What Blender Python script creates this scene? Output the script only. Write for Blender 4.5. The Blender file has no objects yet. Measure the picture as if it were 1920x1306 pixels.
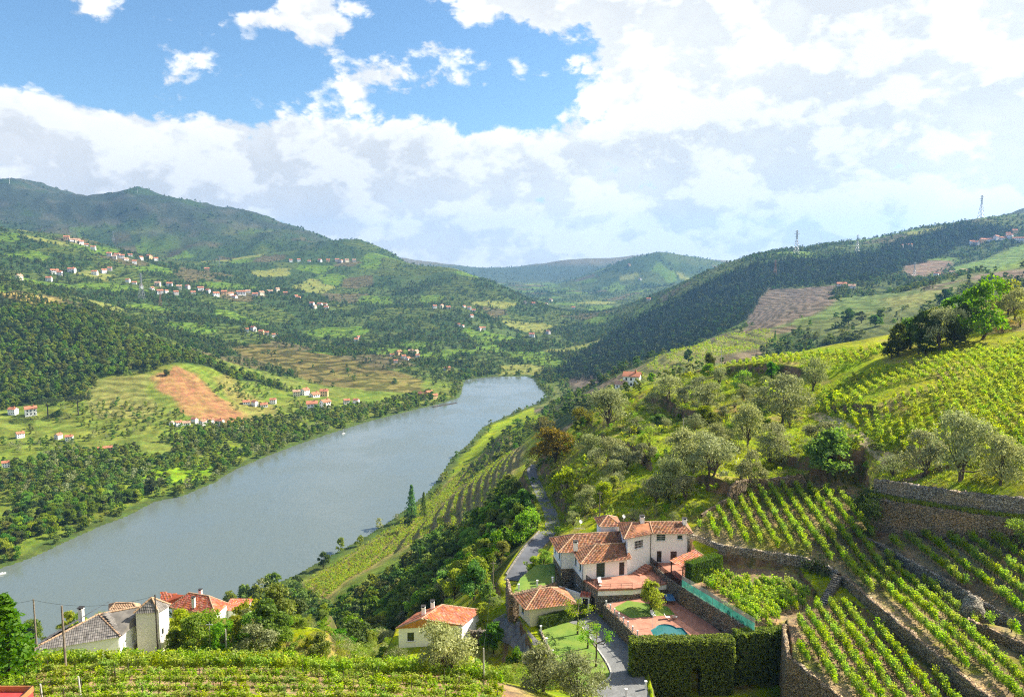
import bpy, bmesh, math, random
import numpy as np
R = math.radians
random.seed(7); RNG = np.random.default_rng(7)
sc = bpy.context.scene
COL = sc.collection
# ---------------------------------------------------------------- camera
F = 1400.0; TH = math.atan(153/1400.0); CZ = 200.0
cam = bpy.data.cameras.new('camera'); cam.sensor_width = 36; cam.lens = 36*F/1920
cam.clip_start = 0.5; cam.clip_end = 60000
camo = bpy.data.objects.new('camera', cam); COL.objects.link(camo)
camo.location = (0, 0, CZ); camo.rotation_euler = (math.pi/2-TH, 0, 0)
sc.camera = camo
sc.render.resolution_x = 1024; sc.render.resolution_y = 696
# ---------------------------------------------------------------- light
SUN_EL, SUN_AZ = R(39), R(70)          # azimuth measured from the view direction (+Y) towards +X
sun = bpy.data.lights.new('sun', 'SUN'); sun.energy = 5.0; sun.angle = R(0.55); sun.color = (1, 0.92, 0.76)
suno = bpy.data.objects.new('sun', sun); COL.objects.link(suno)
suno.rotation_euler = (math.pi/2-SUN_EL, 0, math.pi-SUN_AZ)
suno.location = (300, 200, 900)
sc.view_settings.view_transform = 'Standard'; sc.view_settings.look = 'None'
sc.view_settings.exposure = 1.33; sc.view_settings.gamma = 1.0
sc.cycles.use_denoising = False; sc.cycles.filter_width = 1.15
sc.cycles.max_bounces = 6; sc.cycles.diffuse_bounces = 2; sc.cycles.glossy_bounces = 2
sc.cycles.transmission_bounces = 4; sc.cycles.transparent_max_bounces = 8; sc.cycles.volume_bounces = 0
sc.cycles.use_adaptive_sampling = True; sc.cycles.adaptive_threshold = 0.018
sc.cycles.caustics_reflective = False; sc.cycles.caustics_refractive = False

def N(nt, t, x=0, y=0, **kw):
    n = nt.nodes.new(t); n.location = (x, y)
    for k, v in kw.items():
        if k.startswith('i_'):
            n.inputs[k[2:].replace('_', ' ')].default_value = v
        elif k.startswith('n_'):
            n.inputs[int(k[2:])].default_value = v
        else:
            setattr(n, k, v)
    return n
def L(nt, a, b): nt.links.new(a, b)
class NB:
    """little node-graph helper: every method returns a socket"""
    def __init__(s, nt): s.nt = nt
    def _in(s, sock, v):
        if isinstance(v, bpy.types.NodeSocket): s.nt.links.new(v, sock)
        elif v is not None: sock.default_value = v
    def m(s, op, a, b=0.0, c=None, clamp=False):
        n = s.nt.nodes.new('ShaderNodeMath'); n.operation = op; n.use_clamp = clamp
        s._in(n.inputs[0], a); s._in(n.inputs[1], b)
        if c is not None: s._in(n.inputs[2], c)
        return n.outputs[0]
    def v(s, op, a, b=None, scale=None):
        n = s.nt.nodes.new('ShaderNodeVectorMath'); n.operation = op
        s._in(n.inputs[0], a)
        if b is not None: s._in(n.inputs[1], b)
        if scale is not None: s._in(n.inputs['Scale'], scale)
        return n.outputs['Value'] if op in ('DOT_PRODUCT', 'LENGTH', 'DISTANCE') else n.outputs[0]
    def xyz(s, x, y, z):
        n = s.nt.nodes.new('ShaderNodeCombineXYZ'); s._in(n.inputs[0], x); s._in(n.inputs[1], y); s._in(n.inputs[2], z); return n.outputs[0]
    def sep(s, a):
        n = s.nt.nodes.new('ShaderNodeSeparateXYZ'); s._in(n.inputs[0], a); return n.outputs
    def noise(s, vec, scale, detail=3, rough=0.55, dist=0.0, dim='3D', lac=2.0):
        n = s.nt.nodes.new('ShaderNodeTexNoise'); n.noise_dimensions = dim
        s._in(n.inputs['Vector'], vec); n.inputs['Scale'].default_value = scale; n.inputs['Detail'].default_value = detail
        n.inputs['Roughness'].default_value = rough; n.inputs['Distortion'].default_value = dist; n.inputs['Lacunarity'].default_value = lac
        return n.outputs[0]
    def vor(s, vec, scale, feat='F1', rand=1.0):
        n = s.nt.nodes.new('ShaderNodeTexVoronoi'); n.feature = feat; s._in(n.inputs['Vector'], vec)
        n.inputs['Scale'].default_value = scale; n.inputs['Randomness'].default_value = rand
        return n.outputs
    def mr(s, v, a, b, c=0.0, d=1.0, smooth=True):
        n = s.nt.nodes.new('ShaderNodeMapRange'); n.interpolation_type = 'SMOOTHSTEP' if smooth else 'LINEAR'
        s._in(n.inputs[0], v)
        for i, q in zip((1, 2, 3, 4), (a, b, c, d)): s._in(n.inputs[i], q)
        return n.outputs[0]
    def mix(s, f, a, b, mode='MIX'):
        n = s.nt.nodes.new('ShaderNodeMix'); n.data_type = 'RGBA'; n.blend_type = mode; n.clamp_factor = True
        s._in(n.inputs[0], f)
        for sock, q in ((n.inputs[6], a), (n.inputs[7], b)):
            if isinstance(q, tuple) and len(q) == 3: q = q+(1,)
            s._in(sock, q)
        return n.outputs[2]
    def hsv(s, col, h=0.5, sat=1.0, v=1.0):
        n = s.nt.nodes.new('ShaderNodeHueSaturation'); s._in(n.inputs['Color'], col)
        s._in(n.inputs['Hue'], h); s._in(n.inputs['Saturation'], sat); s._in(n.inputs['Value'], v); return n.outputs[0]
    def bump(s, h, strength=0.5, dist=0.1):
        n = s.nt.nodes.new('ShaderNodeBump'); s._in(n.inputs['Height'], h); n.inputs['Strength'].default_value = strength
        n.inputs['Distance'].default_value = dist; return n.outputs[0]
# ---------------------------------------------------------------- sky with clouds
w = bpy.data.worlds.new('World'); sc.world = w; w.use_nodes = True
def build_sky():
    nt = w.node_tree; nt.nodes.clear(); b = NB(nt)
    out = N(nt, 'ShaderNodeOutputWorld'); bg = N(nt, 'ShaderNodeBackground'); L(nt, bg.outputs[0], out.inputs[0])
    sky = N(nt, 'ShaderNodeTexSky', sky_type='NISHITA'); sky.sun_disc = False
    sky.sun_elevation = SUN_EL; sky.sun_rotation = SUN_AZ; sky.altitude = 200; sky.air_density = 1.0; sky.dust_density = 0.6; sky.ozone_density = 2.0
    tc = N(nt, 'ShaderNodeTexCoord'); d = b.v('NORMALIZE', tc.outputs['Generated'])
    x, y, z = b.sep(d)
    zc = b.m('MAXIMUM', z, 0.012)
    # the cloud deck is a curved shell: project the direction on it
    k = b.m('DIVIDE', 1.0, b.m('ADD', zc, 0.10))
    p = b.xyz(b.m('MULTIPLY', x, k), b.m('MULTIPLY', y, k), 0.37)
    # coverage: broken over the left, closing towards the right and towards the horizon
    az = b.m('ARCTAN2', x, y)
    el = b.m('ARCSINE', z)
    def blob(a0, e0, sa, se, amp):
        u = b.m('DIVIDE', b.m('SUBTRACT', az, R(a0)), R(sa)); q = b.m('DIVIDE', b.m('SUBTRACT', el, R(e0)), R(se))
        r2 = b.m('ADD', b.m('MULTIPLY', u, u), b.m('MULTIPLY', q, q))
        return b.m('MULTIPLY', b.m('EXPONENT', b.m('MULTIPLY', r2, -1.0)), amp)
    cov = b.mr(b.m('ADD', az, b.m('MULTIPLY', b.m('SUBTRACT', b.noise(b.xyz(az, el, 0.0), 9.0, 3), 0.5), 0.35)), R(-4), R(13), -0.085, 0.25)
    low = b.mr(b.m('ADD', el, b.m('MULTIPLY', b.m('ABSOLUTE', az), -0.03)), R(11.8), R(7.6), -0.085, 0.22)
    cov = b.m('MAXIMUM', cov, low)
    for a in CLOUD_BLOBS: cov = b.m('ADD', cov, blob(*a))
    q = b.xyz(b.m('MULTIPLY', az, 1.0), b.m('MULTIPLY', el, 1.5), 0.31)
    def dens(off, det):
        v = b.v('ADD', q, off)
        big = b.noise(v, 8.5, det, 0.60, 0.12)
        vo = b.nt.nodes.new('ShaderNodeTexVoronoi'); vo.feature = 'F1'; vo.normalize = True; b._in(vo.inputs['Vector'], b.v('ADD', v, b.v('SCALE', b.xyz(big, big, 0.0), scale=0.08))); vo.inputs['Scale'].default_value = 17.0; vo.inputs['Detail'].default_value = 3.0; vo.inputs['Roughness'].default_value = 0.62
        return b.m('ADD', b.m('MULTIPLY', big, 0.84), b.m('MULTIPLY', b.m('SUBTRACT', 0.62, vo.outputs[0]), 0.34))
    n0 = dens((0.0, 0.0, 0.0), 7)
    n1 = dens((0.028, 0.036, 0.0), 4)          # a step towards the sun
    f0 = b.m('ADD', n0, cov); 
    alpha = b.mr(f0, 0.550, 0.632)
    thick = b.mr(f0, 0.56, 0.86)
    lit = b.mr(b.m('SUBTRACT', n0, n1), -0.06, 0.06)
    soft = b.noise(q, 3.2, 4, 0.5, 0.3)
    shade = b.m('ADD', b.m('MULTIPLY', lit, 0.70), b.m('MULTIPLY', b.m('SUBTRACT', 1.0, thick), 0.34))
    shade = b.m('ADD', shade, b.mr(soft, 0.35, 0.65, -0.10, 0.14), clamp=True)
    cc = b.mix(shade, CLOUD_DARK, CLOUD_LIT)
    sunv = (math.sin(SUN_AZ)*math.cos(SUN_EL), math.cos(SUN_AZ)*math.cos(SUN_EL), math.sin(SUN_EL))
    fwd = b.m('MAXIMUM', b.v('DOT_PRODUCT', d, sunv), 0.0)
    gain = b.m('ADD', 1.0, b.m('MULTIPLY', b.m('POWER', fwd, 5.0), 0.22))
    cc = b.mix(1.0, cc, b.xyz(gain, gain, gain), 'MULTIPLY')
    skyc = b.mix(1.0, sky.outputs[0], SKY_TINT, 'MULTIPLY')
    col = b.mix(alpha, skyc, cc)
    L(nt, col, bg.inputs[0]); bg.inputs[1].default_value = 0.12
CLOUD_LIT = (4.05, 4.05, 4.02); CLOUD_DARK = (2.68, 2.74, 2.74); SKY_TINT = (0.44, 0.55, 0.60)
CLOUD_BLOBS = [(-11, 13.4, 4.0, 2.3, 0.25), (-14.6, 17.4, 2.2, 1.7, 0.24), (0.5, 19.2, 6.0, 1.7, 0.24), (-33, 17.4, 1.6, 0.8, 0.15), (-28.5, 17.0, 1.0, 1.0, 0.14),
               (-18.6, 16.6, 1.7, 1.0, 0.15), (-31, 13.2, 2.0, 0.8, 0.12), (1.0, 14.0, 1.4, 0.9, 0.13), (-5.5, 15.6, 1.6, 0.9, 0.13), (14, 12, 9, 6, 0.04), (-33.5, 8.5, 4, 2.5, 0.10)]
build_sky()
w.cycles.sampling_method = 'MANUAL'; w.cycles.sample_map_resolution = 512
# ---------------------------------------------------------------- terrain
cT, sT = math.cos(TH), math.sin(TH)
def ray(px, py):
    a = (px-960)/F; b = -(py-653)/F
    return np.array((a, cT+b*sT, -sT+b*cT))
def PY(px, py, Y):
    d = ray(px, py); return np.array((0, 0, CZ))+d*(Y/d[1])
def PZ(px, py, z):
    d = ray(px, py); return np.array((0, 0, CZ))+d*((z-CZ)/d[2])
def hash2(ix, iy, s):
    h = (ix*374761393+iy*668265263+s*1442695041) & 0xFFFFFFFF
    h = ((h ^ (h >> 13))*1274126177) & 0xFFFFFFFF
    return ((h ^ (h >> 16)) & 0xFFFFFF)/float(0xFFFFFF)
def vnoise(x, y, s=0):
    ix = np.floor(x).astype(np.int64); iy = np.floor(y).astype(np.int64); fx = x-ix; fy = y-iy
    u = fx*fx*fx*(fx*(fx*6-15)+10); v = fy*fy*fy*(fy*(fy*6-15)+10)
    a = hash2(ix, iy, s); b = hash2(ix+1, iy, s); c = hash2(ix, iy+1, s); d = hash2(ix+1, iy+1, s)
    return (a+(b-a)*u+(c-a)*v+(a-b-c+d)*u*v)*2-1
def fbm(x, y, o=4, s=0, ridged=False):
    t = 0; a = 0.5
    for i in range(o):
        n = vnoise(x, y, s+i*17); t = t+a*((1-2*np.abs(n)) if ridged else n); a *= .5
        x, y = x*2.03+11.3, y*2.03-7.1
    return t
def sstep(a, b, x):
    t = np.clip((x-a)/(b-a), 0, 1); return t*t*(3-2*t)
def pip(x, y, poly):
    ins = np.zeros(x.shape, bool); n = len(poly)
    for i in range(n):
        x0, y0 = poly[i][:2]; x1, y1 = poly[(i+1) % n][:2]
        if y0 == y1: continue
        ins ^= ((y0 > y) != (y1 > y)) & (x < (x1-x0)*(y-y0)/(y1-y0)+x0)
    return ins
def pdist(x, y, pts, closed=True):
    d = np.full(x.shape, 1e9); n = len(pts)
    for i in range(n if closed else n-1):
        x0, y0 = pts[i][:2]; x1, y1 = pts[(i+1) % n][:2]; dx, dy = x1-x0, y1-y0
        t = np.clip(((x-x0)*dx+(y-y0)*dy)/(dx*dx+dy*dy+1e-9), 0, 1)
        d = np.minimum(d, np.hypot(x-x0-t*dx, y-y0-t*dy))
    return d
def sdf(x, y, poly):          # negative inside
    d = pdist(x, y, poly); return np.where(pip(x, y, poly), -d, d)
RIVER_PX = [(-150, 1118), (0, 1065), (60, 1045), (130, 1012), (190, 985), (240, 966), (290, 940), (340, 930), (400, 905), (440, 880), (500, 855),
            (560, 832), (620, 812), (690, 790), (760, 772), (830, 755), (862, 745), (866, 728), (872, 712), (920, 706), (985, 705), (1000, 710),
            (1010, 726), (1027, 742), (1010, 755), (960, 775), (905, 800), (880, 830), (845, 860), (828, 890), (800, 925), (740, 970), (690, 1003),
            (600, 1052), (560, 1075), (490, 1105), (400, 1135), (250, 1175), (0, 1235), (-250, 1300)]
RIVER = [tuple(PZ(a, b, 0)[:2]) for a, b in RIVER_PX]
# control points: (px, row, distance)
CP = [(0,1306,68),(500,1306,66),(900,1306,70),(80,1254,79),(500,1252,79),(880,1270,80),
 (400,1222,106),(620,1190,112),(1000,1290,92),(900,1235,108),
 (1400,800,200),(1250,800,230),(1150,830,235),(1100,880,205),(1100,940,175),(1350,850,175),(1230,930,160),
 (1500,860,165),(1600,830,155),(1700,740,165),(1600,770,175),(1500,790,195),(1900,640,195),(1800,680,180),(1680,628,240),(1550,655,245),
 (1440,672,270),(1340,695,300),(1250,715,330),(1800,585,250),(1920,540,260),(1920,760,150),(1190,732,350),(1110,770,340),(1060,830,270),
 (1020,1000,190),(1000,940,235),(985,885,285),(970,1075,146),(1040,970,180),
 (900,900,560),(960,850,640),(1000,800,720),(960,800,760),(850,990,480),(800,1000,490),(700,1060,460),(620,1080,450),(900,960,440),(940,900,430),
 (1100,745,700),(1180,722,560),(1140,735,600),(1300,655,800),(1450,603,1000),(1560,562,1300),(1250,680,720),(1050,760,850),(1350,640,850),
 (1780,515,1700),(1920,470,1800),(1660,545,1350),(1060,690,1450),(1120,650,1650),(1200,600,1780),(1300,540,1900),(1400,494,1950),(1480,480,2000),
 (1560,478,2050),(1640,468,2100),(1700,441,2200),(1800,415,2300),(1920,391,2400),(1300,620,1450),(1400,560,1650),(1480,560,1500),(1400,600,1350),
 (330,690,1000),(100,700,960),(0,640,1100),(0,560,1230),(200,592,1230),(310,645,1200),(420,680,1190),(520,716,1150),(100,580,1240),
 (430,648,1480),(600,668,1450),(760,702,1300),(550,640,1750),(750,655,1650),(900,690,1450),(850,640,1800),(900,600,2100),(500,590,2000),(300,545,2000),
 (400,540,2200),(100,512,1900),(0,505,1800),(0,430,2400),(120,440,2600),(300,490,2800),(500,492,3000),(650,489,3100),(700,540,2700),(600,560,2400),
 (800,540,2700),(920,529,2750),(990,562,2900),(850,505,3000),(1000,600,2300),(1040,645,1900),(1100,590,2800),(1180,572,3050),(1230,562,3100),
 (0,344,4200),(60,345,4200),(110,356,4200),(175,358,4200),(230,362,4200),(275,361,4150),(360,379,4200),(450,398,4100),(500,420,4000),(560,432,3900),(650,463,3800),(705,468,3700),
 (750,487,3500),(200,465,3400),(450,484,3300),(780,487,7200),(860,500,7300),(900,507,7500),(940,506,7200),(1000,496,6800),(1065,487,6600),(1120,484,6600),(1180,481,6600),(1300,486,6800),
 (1370,491,7200),(1430,494,7200),(1240,478,4800),(1190,488,4700),(1310,484,4900),(1360,495,5000),(1150,520,4500),(1060,556,4200),(1300,530,4300),(1120,545,4200),
 (1600,540,1400),(1700,560,1300),(1350,570,1750),(1500,520,1780),(1800,460,2000),(1700,500,1800)]
CPZ = [(0,950,8),(0,870,14),(200,850,14),(300,830,14),(500,790,11),(100,790,28),(0,780,32),(250,760,34),(450,770,18),(600,755,14),(100,930,8),(300,880,8),(160,900,9),(400,830,10)]
XYZ = [(-60,20,172),(0,20,172),(60,20,178),(-60,45,166),(0,45,165),(45,45,165),
 # villa grounds and the terraces beside them
 (12,127,141),(20,129,145),(28,135,146),(33,138,149),(15,105,140.4),(25,115,142),(8,118,139.5),(2,124,138.5),(44,118,146),(52,100,146.5),(46,84,146.2),(42,100,146),
 (44,132,149.5),(58,100,149.7),(58,122,150),(70,138,156),(75,112,157),(68,100,153),(66,84,151),(80,95,160),(72,126,160),(84,118,164),(95,110,167),
 (-6,130,135),(-14,118,135.5),(-4,108,138.5),(5,98,141),(-25,112,137),(-48,104,142.5),(-68,104,141),(-30,100,143),(-80,110,136),
 (-58,145,122),(-75,150,112),(-90,140,118),(-45,180,100),(-30,200,96),(-70,250,62),(-120,220,60),(-100,320,28),(-180,300,25),(-150,400,4),(-230,380,4),
 (-10,200,118),(-20,260,92),(-15,330,80),(-55,350,48),(-90,420,20),(5,400,84),(10,500,66),(-28,140,124),(-45,140,122),
 # far side of the near spur
 (120,330,143),(100,420,112),(70,420,100),(160,420,128),(200,500,120),(130,600,100),(230,800,110),(60,450,96),(170,300,166),(250,330,184),(230,240,196),(150,180,186),(120,130,178),(140,90,180),(110,60,172),
 (300,1100,90),(450,1150,140),(700,1200,180),(900,1700,186),(900,1400,196),(500,700,180),(600,500,210),
 # behind the left spurs
 (-750,1500,85),(-520,1420,35),(-350,1350,14),(-900,1500,140),(-600,1700,62),(-300,1600,16),(-1000,1150,150),(-900,900,60),(-700,650,12),(-1400,1900,230),
 (-1700,2600,300),(-3500,4500,600),(-2600,5600,420),(-1000,4700,300),(-600,4300,150),(-400,3600,60),(0,3600,40),(200,4000,35),(-200,5500,60),(300,5500,60),
 (800,3000,180),(1200,3200,190),(2000,3200,330),(1200,4000,200),(1800,5000,150),(2800,4200,420),(-1500,8500,150),(0,9000,120),(2000,9000,150),(4500,7000,300),(-5000,8000,400),(3200,6500,200),
 (100,1700,8),(0,1600,6),(60,2100,12),(250,1900,30)]
pts = [PY(*q) for q in CP]+[PZ(*q) for q in CPZ]+[np.array(q, float) for q in XYZ]
for i, (a, b) in enumerate(RIVER_PX): pts.append(PZ(a, b, 0)+np.array((0, 0, .8)))
pts = np.array(pts)
def uv_(x, y): return x/y*1.0, np.log(y)*0.85
def fit():
    u, v = uv_(pts[:, 0], pts[:, 1]); wv = (pts[:, 2]-CZ)/pts[:, 1]; n = len(u)
    r2 = (u[:, None]-u)**2+(v[:, None]-v)**2
    K = np.where(r2 > 0, r2*np.log(r2+1e-12)*.5, 0)+np.eye(n)*1e-4
    Pm = np.stack([np.ones(n), u, v], 1); A = np.zeros((n+3, n+3)); A[:n, :n] = K; A[:n, n:] = Pm; A[n:, :n] = Pm.T
    return u, v, np.linalg.solve(A, np.concatenate([wv, np.zeros(3)]))
FU, FV, FW = fit()
def h_base(x, y):
    sh = x.shape; x = x.ravel(); y = y.ravel(); u, v = uv_(x, y); n = len(FU)
    o = FW[n]+FW[n+1]*u+FW[n+2]*v
    for i in range(n):
        r2 = (u-FU[i])**2+(v-FV[i])**2; o += FW[i]*.5*r2*np.log(r2+1e-12)
    return (CZ+o*y).reshape(sh)
# polar lattice round the viewpoint (finer near by): one sheet out to the horizon
A0, A1, NA = R(-47), R(47), 600
radii = np.concatenate([np.arange(24, 60, .9), np.arange(60, 172, .42), 172*np.exp(np.arange(0, math.log(620/172), .0052)),
                        620*np.exp(np.arange(0, math.log(3400/620), .0052)), 3400*np.exp(np.arange(0, math.log(9600/3400)+.02, .0125))])
NRAD = len(radii)
az = np.linspace(A0, A1, NA)
GX = np.outer(np.sin(az), radii); GY = np.outer(np.cos(az), radii); GR = np.broadcast_to(radii, GX.shape)
GZ = h_base(GX, GY)
# relief: gullies on the mountains, gentle swell elsewhere, none on the built ground
far = sstep(1300, 3600, GR)
GZ += far*(fbm(GX/620, GY/620, 5, 3, True)-.36)*np.where((GX > 350) & (GR < 3300), 42, np.where((GX > -1200) & (GR > 3900), 40, 66))*sstep(60, 420, GZ)
GZ += sstep(250, 900, GR)*fbm(GX/150, GY/150, 4, 9)*9*sstep(6, 60, GZ)
GZ += fbm(GX/14, GY/14, 3, 21)*.5*sstep(130, 180, GR)
def terrace(poly, dz, sharp=.25, off=0.0, edge=12.0):
    """cut the slope inside poly (world xy) into level vine terraces dz apart"""
    global GZ
    m = np.clip(-sdf(GX, GY, poly)/edge, 0, 1)
    q = (GZ+off+fbm(GX/60, GY/60, 2, 41)*dz*.35)/dz; k = np.floor(q); f = q-k
    s = k+sstep(.5-sharp, .5+sharp, f)*.82+f*.18
    GZ = GZ+(s-q)*dz*m
def scarp(line, h, fall):
    """an earth bank: the ground on the left of the line stands h higher, easing off uphill"""
    global GZ
    d = pdist(GX, GY, line, False); side = np.zeros(GX.shape); best = np.full(GX.shape, 1e9)
    for (x0, y0), (x1, y1) in zip(line[:-1], line[1:]):
        dx, dy = x1-x0, y1-y0; t = np.clip(((GX-x0)*dx+(GY-y0)*dy)/(dx*dx+dy*dy), 0, 1)
        e = np.hypot(GX-x0-t*dx, GY-y0-t*dy); c = (dx*(GY-y0)-dy*(GX-x0)); mm = e < best
        best = np.where(mm, e, best); side = np.where(mm, np.sign(c), side)
    ends = np.minimum(np.hypot(GX-line[0][0], GY-line[0][1]), np.hypot(GX-line[-1][0], GY-line[-1][1]))
    sd = side*d
    GZ = GZ+h*sstep(-.5, .5, sd)*np.exp(-np.maximum(sd, 0)/fall)*np.where(d < fall*3, 1, 0)*sstep(0, 9, np.where(d < ends-.01, ends, ends*.6))
def rows_to_az(x, y): return np.arctan2(x, y), np.hypot(x, y)
def H(x, y):
    """ground height at world xy (bilinear on the lattice, so things stand on the mesh itself)"""
    x = np.asarray(x, float); y = np.asarray(y, float); a, r = rows_to_az(x, y)
    fi = np.clip((a-A0)/(A1-A0)*(NA-1), 0, NA-1.001); fj = np.clip(np.interp(r, radii, np.arange(NRAD)), 0, NRAD-1.001)
    i = fi.astype(int); j = fj.astype(int); u = fi-i; v = fj-j
    return GZ[i, j]*(1-u)*(1-v)+GZ[i+1, j]*u*(1-v)+GZ[i, j+1]*(1-u)*v+GZ[i+1, j+1]*u*v
_T = np.exp(np.linspace(math.log(45), math.log(9300), 5000))
def G(px, py, lo=45, hi=9300):
    """where the line of sight through a photo pixel first meets the ground"""
    d = ray(px, py); t = _T[(_T > lo) & (_T < hi)]; k = t/d[1]
    x = d[0]*k; y = d[1]*k; z = CZ+d[2]*k; hz = H(x, y); b = z < hz
    if not b.any(): return None
    i = int(np.argmax(b)); i = max(i, 1); f0 = z[i-1]-hz[i-1]; f1 = z[i]-hz[i]; q = f0/(f0-f1+1e-9); q = min(max(q, 0), 1)
    return np.array((x[i-1]+(x[i]-x[i-1])*q, y[i-1]+(y[i]-y[i-1])*q, hz[i-1]+(hz[i]-hz[i-1])*q))
def GP(lst, lo=45, hi=9300):
    out = []
    for a, b in lst:
        g = G(a, b, lo, hi)
        if g is not None: out.append((g[0], g[1]))
    return out
# ---------------------------------------------------------------- mesh helpers
def mesh_np(name, V, Fq, mat=None, smooth=False):
    me = bpy.data.meshes.new(name); V = np.asarray(V, np.float32); Fq = np.asarray(Fq, np.int32)
    n, k = Fq.shape
    me.vertices.add(len(V)); me.vertices.foreach_set('co', V.ravel())
    me.loops.add(n*k); me.loops.foreach_set('vertex_index', Fq.ravel())
    me.polygons.add(n); me.polygons.foreach_set('loop_start', np.arange(0, n*k, k, dtype=np.int32))
    me.polygons.foreach_set('loop_total', np.full(n, k, np.int32))
    if smooth: me.polygons.foreach_set('use_smooth', np.ones(n, bool))
    me.update(calc_edges=True); 
    if mat: me.materials.append(mat)
    return me
def link(name, me, parent=None, loc=None, **props):
    o = bpy.data.objects.new(name, me); COL.objects.link(o)
    if parent is not None: o.parent = parent
    if loc is not None: o.location = loc
    for k, v in props.items(): o[k] = v
    return o
def grid_faces(n, m):
    i = np.arange(n-1)[:, None]*m+np.arange(m-1)[None]; i = i.ravel()
    return np.stack([i, i+1, i+m+1, i+m], 1)
# ---- the river bed and its banks
SDR = sdf(GX, GY, RIVER)
bank = sstep(0, 60, SDR)
GZ = np.where(SDR < 0, -np.clip(-SDR*.25, .5, 4), np.maximum(GZ, 1.2+SDR*.02)*bank+(.5+np.minimum(SDR, 30)*.1)*(1-bank))
# ---- vine terraces cut into the slopes
SLOPE_VINE = GP([(572,1092),(700,1012),(800,940),(850,892),(880,868),(935,820),(965,818),(985,835),(975,880),(940,920),(895,965),(870,1000),(800,1005),(720,1050),(650,1095),(610,1135),(580,1125)], 300, 900)
FAR_TERR = GP([(1035,765),(1110,738),(1180,706),(1300,650),(1440,615),(1460,640),(1340,672),(1230,708),(1120,752)], 380, 1300)
BROWN_HILL = GP([(425,652),(470,645),(560,655),(660,675),(790,712),(785,742),(700,745),(600,722),(520,690)], 1150, 1700)
LEFT_TERR = GP([(240,545),(330,530),(420,560),(540,600),(500,640),(330,600)], 1500, 3000)
terrace(SLOPE_VINE, 4.6, .15, 0, 8)
terrace(FAR_TERR, 5.0, .24, 0, 20)
terrace(BROWN_HILL, 5.0, .24, 0, 30)
# ---- earth banks between the olive terraces
SCARPS = [([(1345,800),(1290,790),(1245,765),(1200,752)], 3.2, 14), ([(1440,955),(1385,940),(1330,925),(1290,900)], 3.0, 12),
          ([(1600,905),(1540,895),(1460,880),(1420,868)], 2.4, 12), ([(1230,890),(1180,850),(1120,815)], 2.6, 14), ([(1660,800),(1600,775),(1535,770)], 1.6, 9),
          ([(1560,715),(1480,705),(1420,700),(1330,705)], 2.6, 14)]
for l, h, f in [(GP(l), h, f) for l, h, f in SCARPS]: scarp(l[::-1], h, f)
# ---- level platforms (world xy, height), later ones win
ZT = 145.0; ZU = ZT+.9; ZP = ZT-2; ZC = ZT-4.6; ZX = ZT+4.7; ZL = ZX-2.95
def plane3(a, b, c):
    a, b, c = (np.array(q, float) for q in (a, b, c)); n = np.cross(b-a, c-a)
    return lambda x, y: a[2]-(n[0]*(x-a[0])+n[1]*(y-a[1]))/n[2]
def platform(poly, zf, blend=.3):
    global GZ
    s = sdf(GX, GY, poly); m = sstep(blend, -blend*.2, s)
    zz = zf(GX, GY) if callable(zf) else zf
    GZ = GZ*(1-m)+zz*m
T1_POLY = [(33.6,137.6),(38.04,131.9),(50.2,125.6),(54.0,121.3),(54.3,118.2),(54.7,110),(55.4,96),(56.2,83),(58,62),(80,62),(69.5,96),(67.2,110.5),(64,125.4),(68.5,140),(72,150),(50,152),(37.4,141.5)]
T1Z = lambda x, y: ZX+np.clip((x*.625+y*.78-(54*.625+121.3*.78))*.20, -.15, 6)*sstep(116, 126, y)
T2_POLY = [(64,125.6),(67.2,110.7),(69.7,96),(80,62),(110,62),(110,110),(84,114),(79.4,117.4),(74,124),(69.5,133.5),(67,137)]
T2Z = plane3((64.2,125.4,151.6),(67.2,110.7,151.4),(78.8,117.6,156.6))
T3_POLY = [(63.8,99.5),(67.5,92),(66,83),(64,62),(80,62),(70.5,96)]
T0_POLY = [(48.3,112.8),(52.6,113.2),(53.6,109),(54.7,96),(55.4,83),(57,62),(40,62),(41.2,87.5),(38.1,97.5),(40.2,104),(41.6,108.6)]
TV_POLY = [(29.0,121.9),(36.0,107.4),(41.0,108.8),(47.6,113),(49.6,117),(49.6,124.8),(38.0,131.0),(33.4,130.2),(31,126)]
TVZ = lambda x, y: ZU+.05+sstep(118, 126, y)*.9*sstep(38, 46, x)
COURT_POLY = [(1.0,123),(9,122.5),(13.6,128.5),(15.6,121.6),(19.8,109.6),(19.5,101),(18.8,90),(12,90),(9,100),(6,106),(3.2,112)]
DECK_POLY = [(15.9,121.4),(19.7,123.4),(22,125),(27.6,121.5),(31.9,106),(20.8,106)]
platform([(33,138),(24,142),(8,141),(6,132),(12.5,126),(14,120),(27,120.5),(29,122),(33.5,130)], ZC)
platform(T2_POLY, T2Z); platform(T1_POLY, T1Z); platform(T3_POLY, ZX+1.35)
platform(T0_POLY, lambda x, y: ZL+.05*np.clip(x-46, 0, 9)); platform(TV_POLY, TVZ)
platform([(15.5,121.5),(32,121.5),(36,107),(41.2,108.4),(40,103.5),(37.9,97),(40.5,87.5),(39,78),(17,78),(19.8,98),(20.5,106)], ZC-.2, .5)
platform([(20.6,104.7),(33.0,105.1),(33.2,106.3),(40.8,107.5),(39.6,103.2),(37.7,97),(40.2,87.5),(39,78),(18,78),(20.4,98)], 137.2, .3)
platform(COURT_POLY, ZC, .6)
platform([(25.6,132.4),(27.2,126.5),(28.9,121.9),(33.4,130.2),(33.6,138),(26,138)], ZU-.06, .2)
# pads under the other houses
platform([(-71,98),(-43,98),(-43,117),(-71,117)], 143.0, 3)
platform([(-63,140),(-40,140),(-40,158),(-63,158)], 124.0, 4)
platform([(-21,110),(-2,110),(-2,128),(-21,128)], 135.6, 2)
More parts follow.
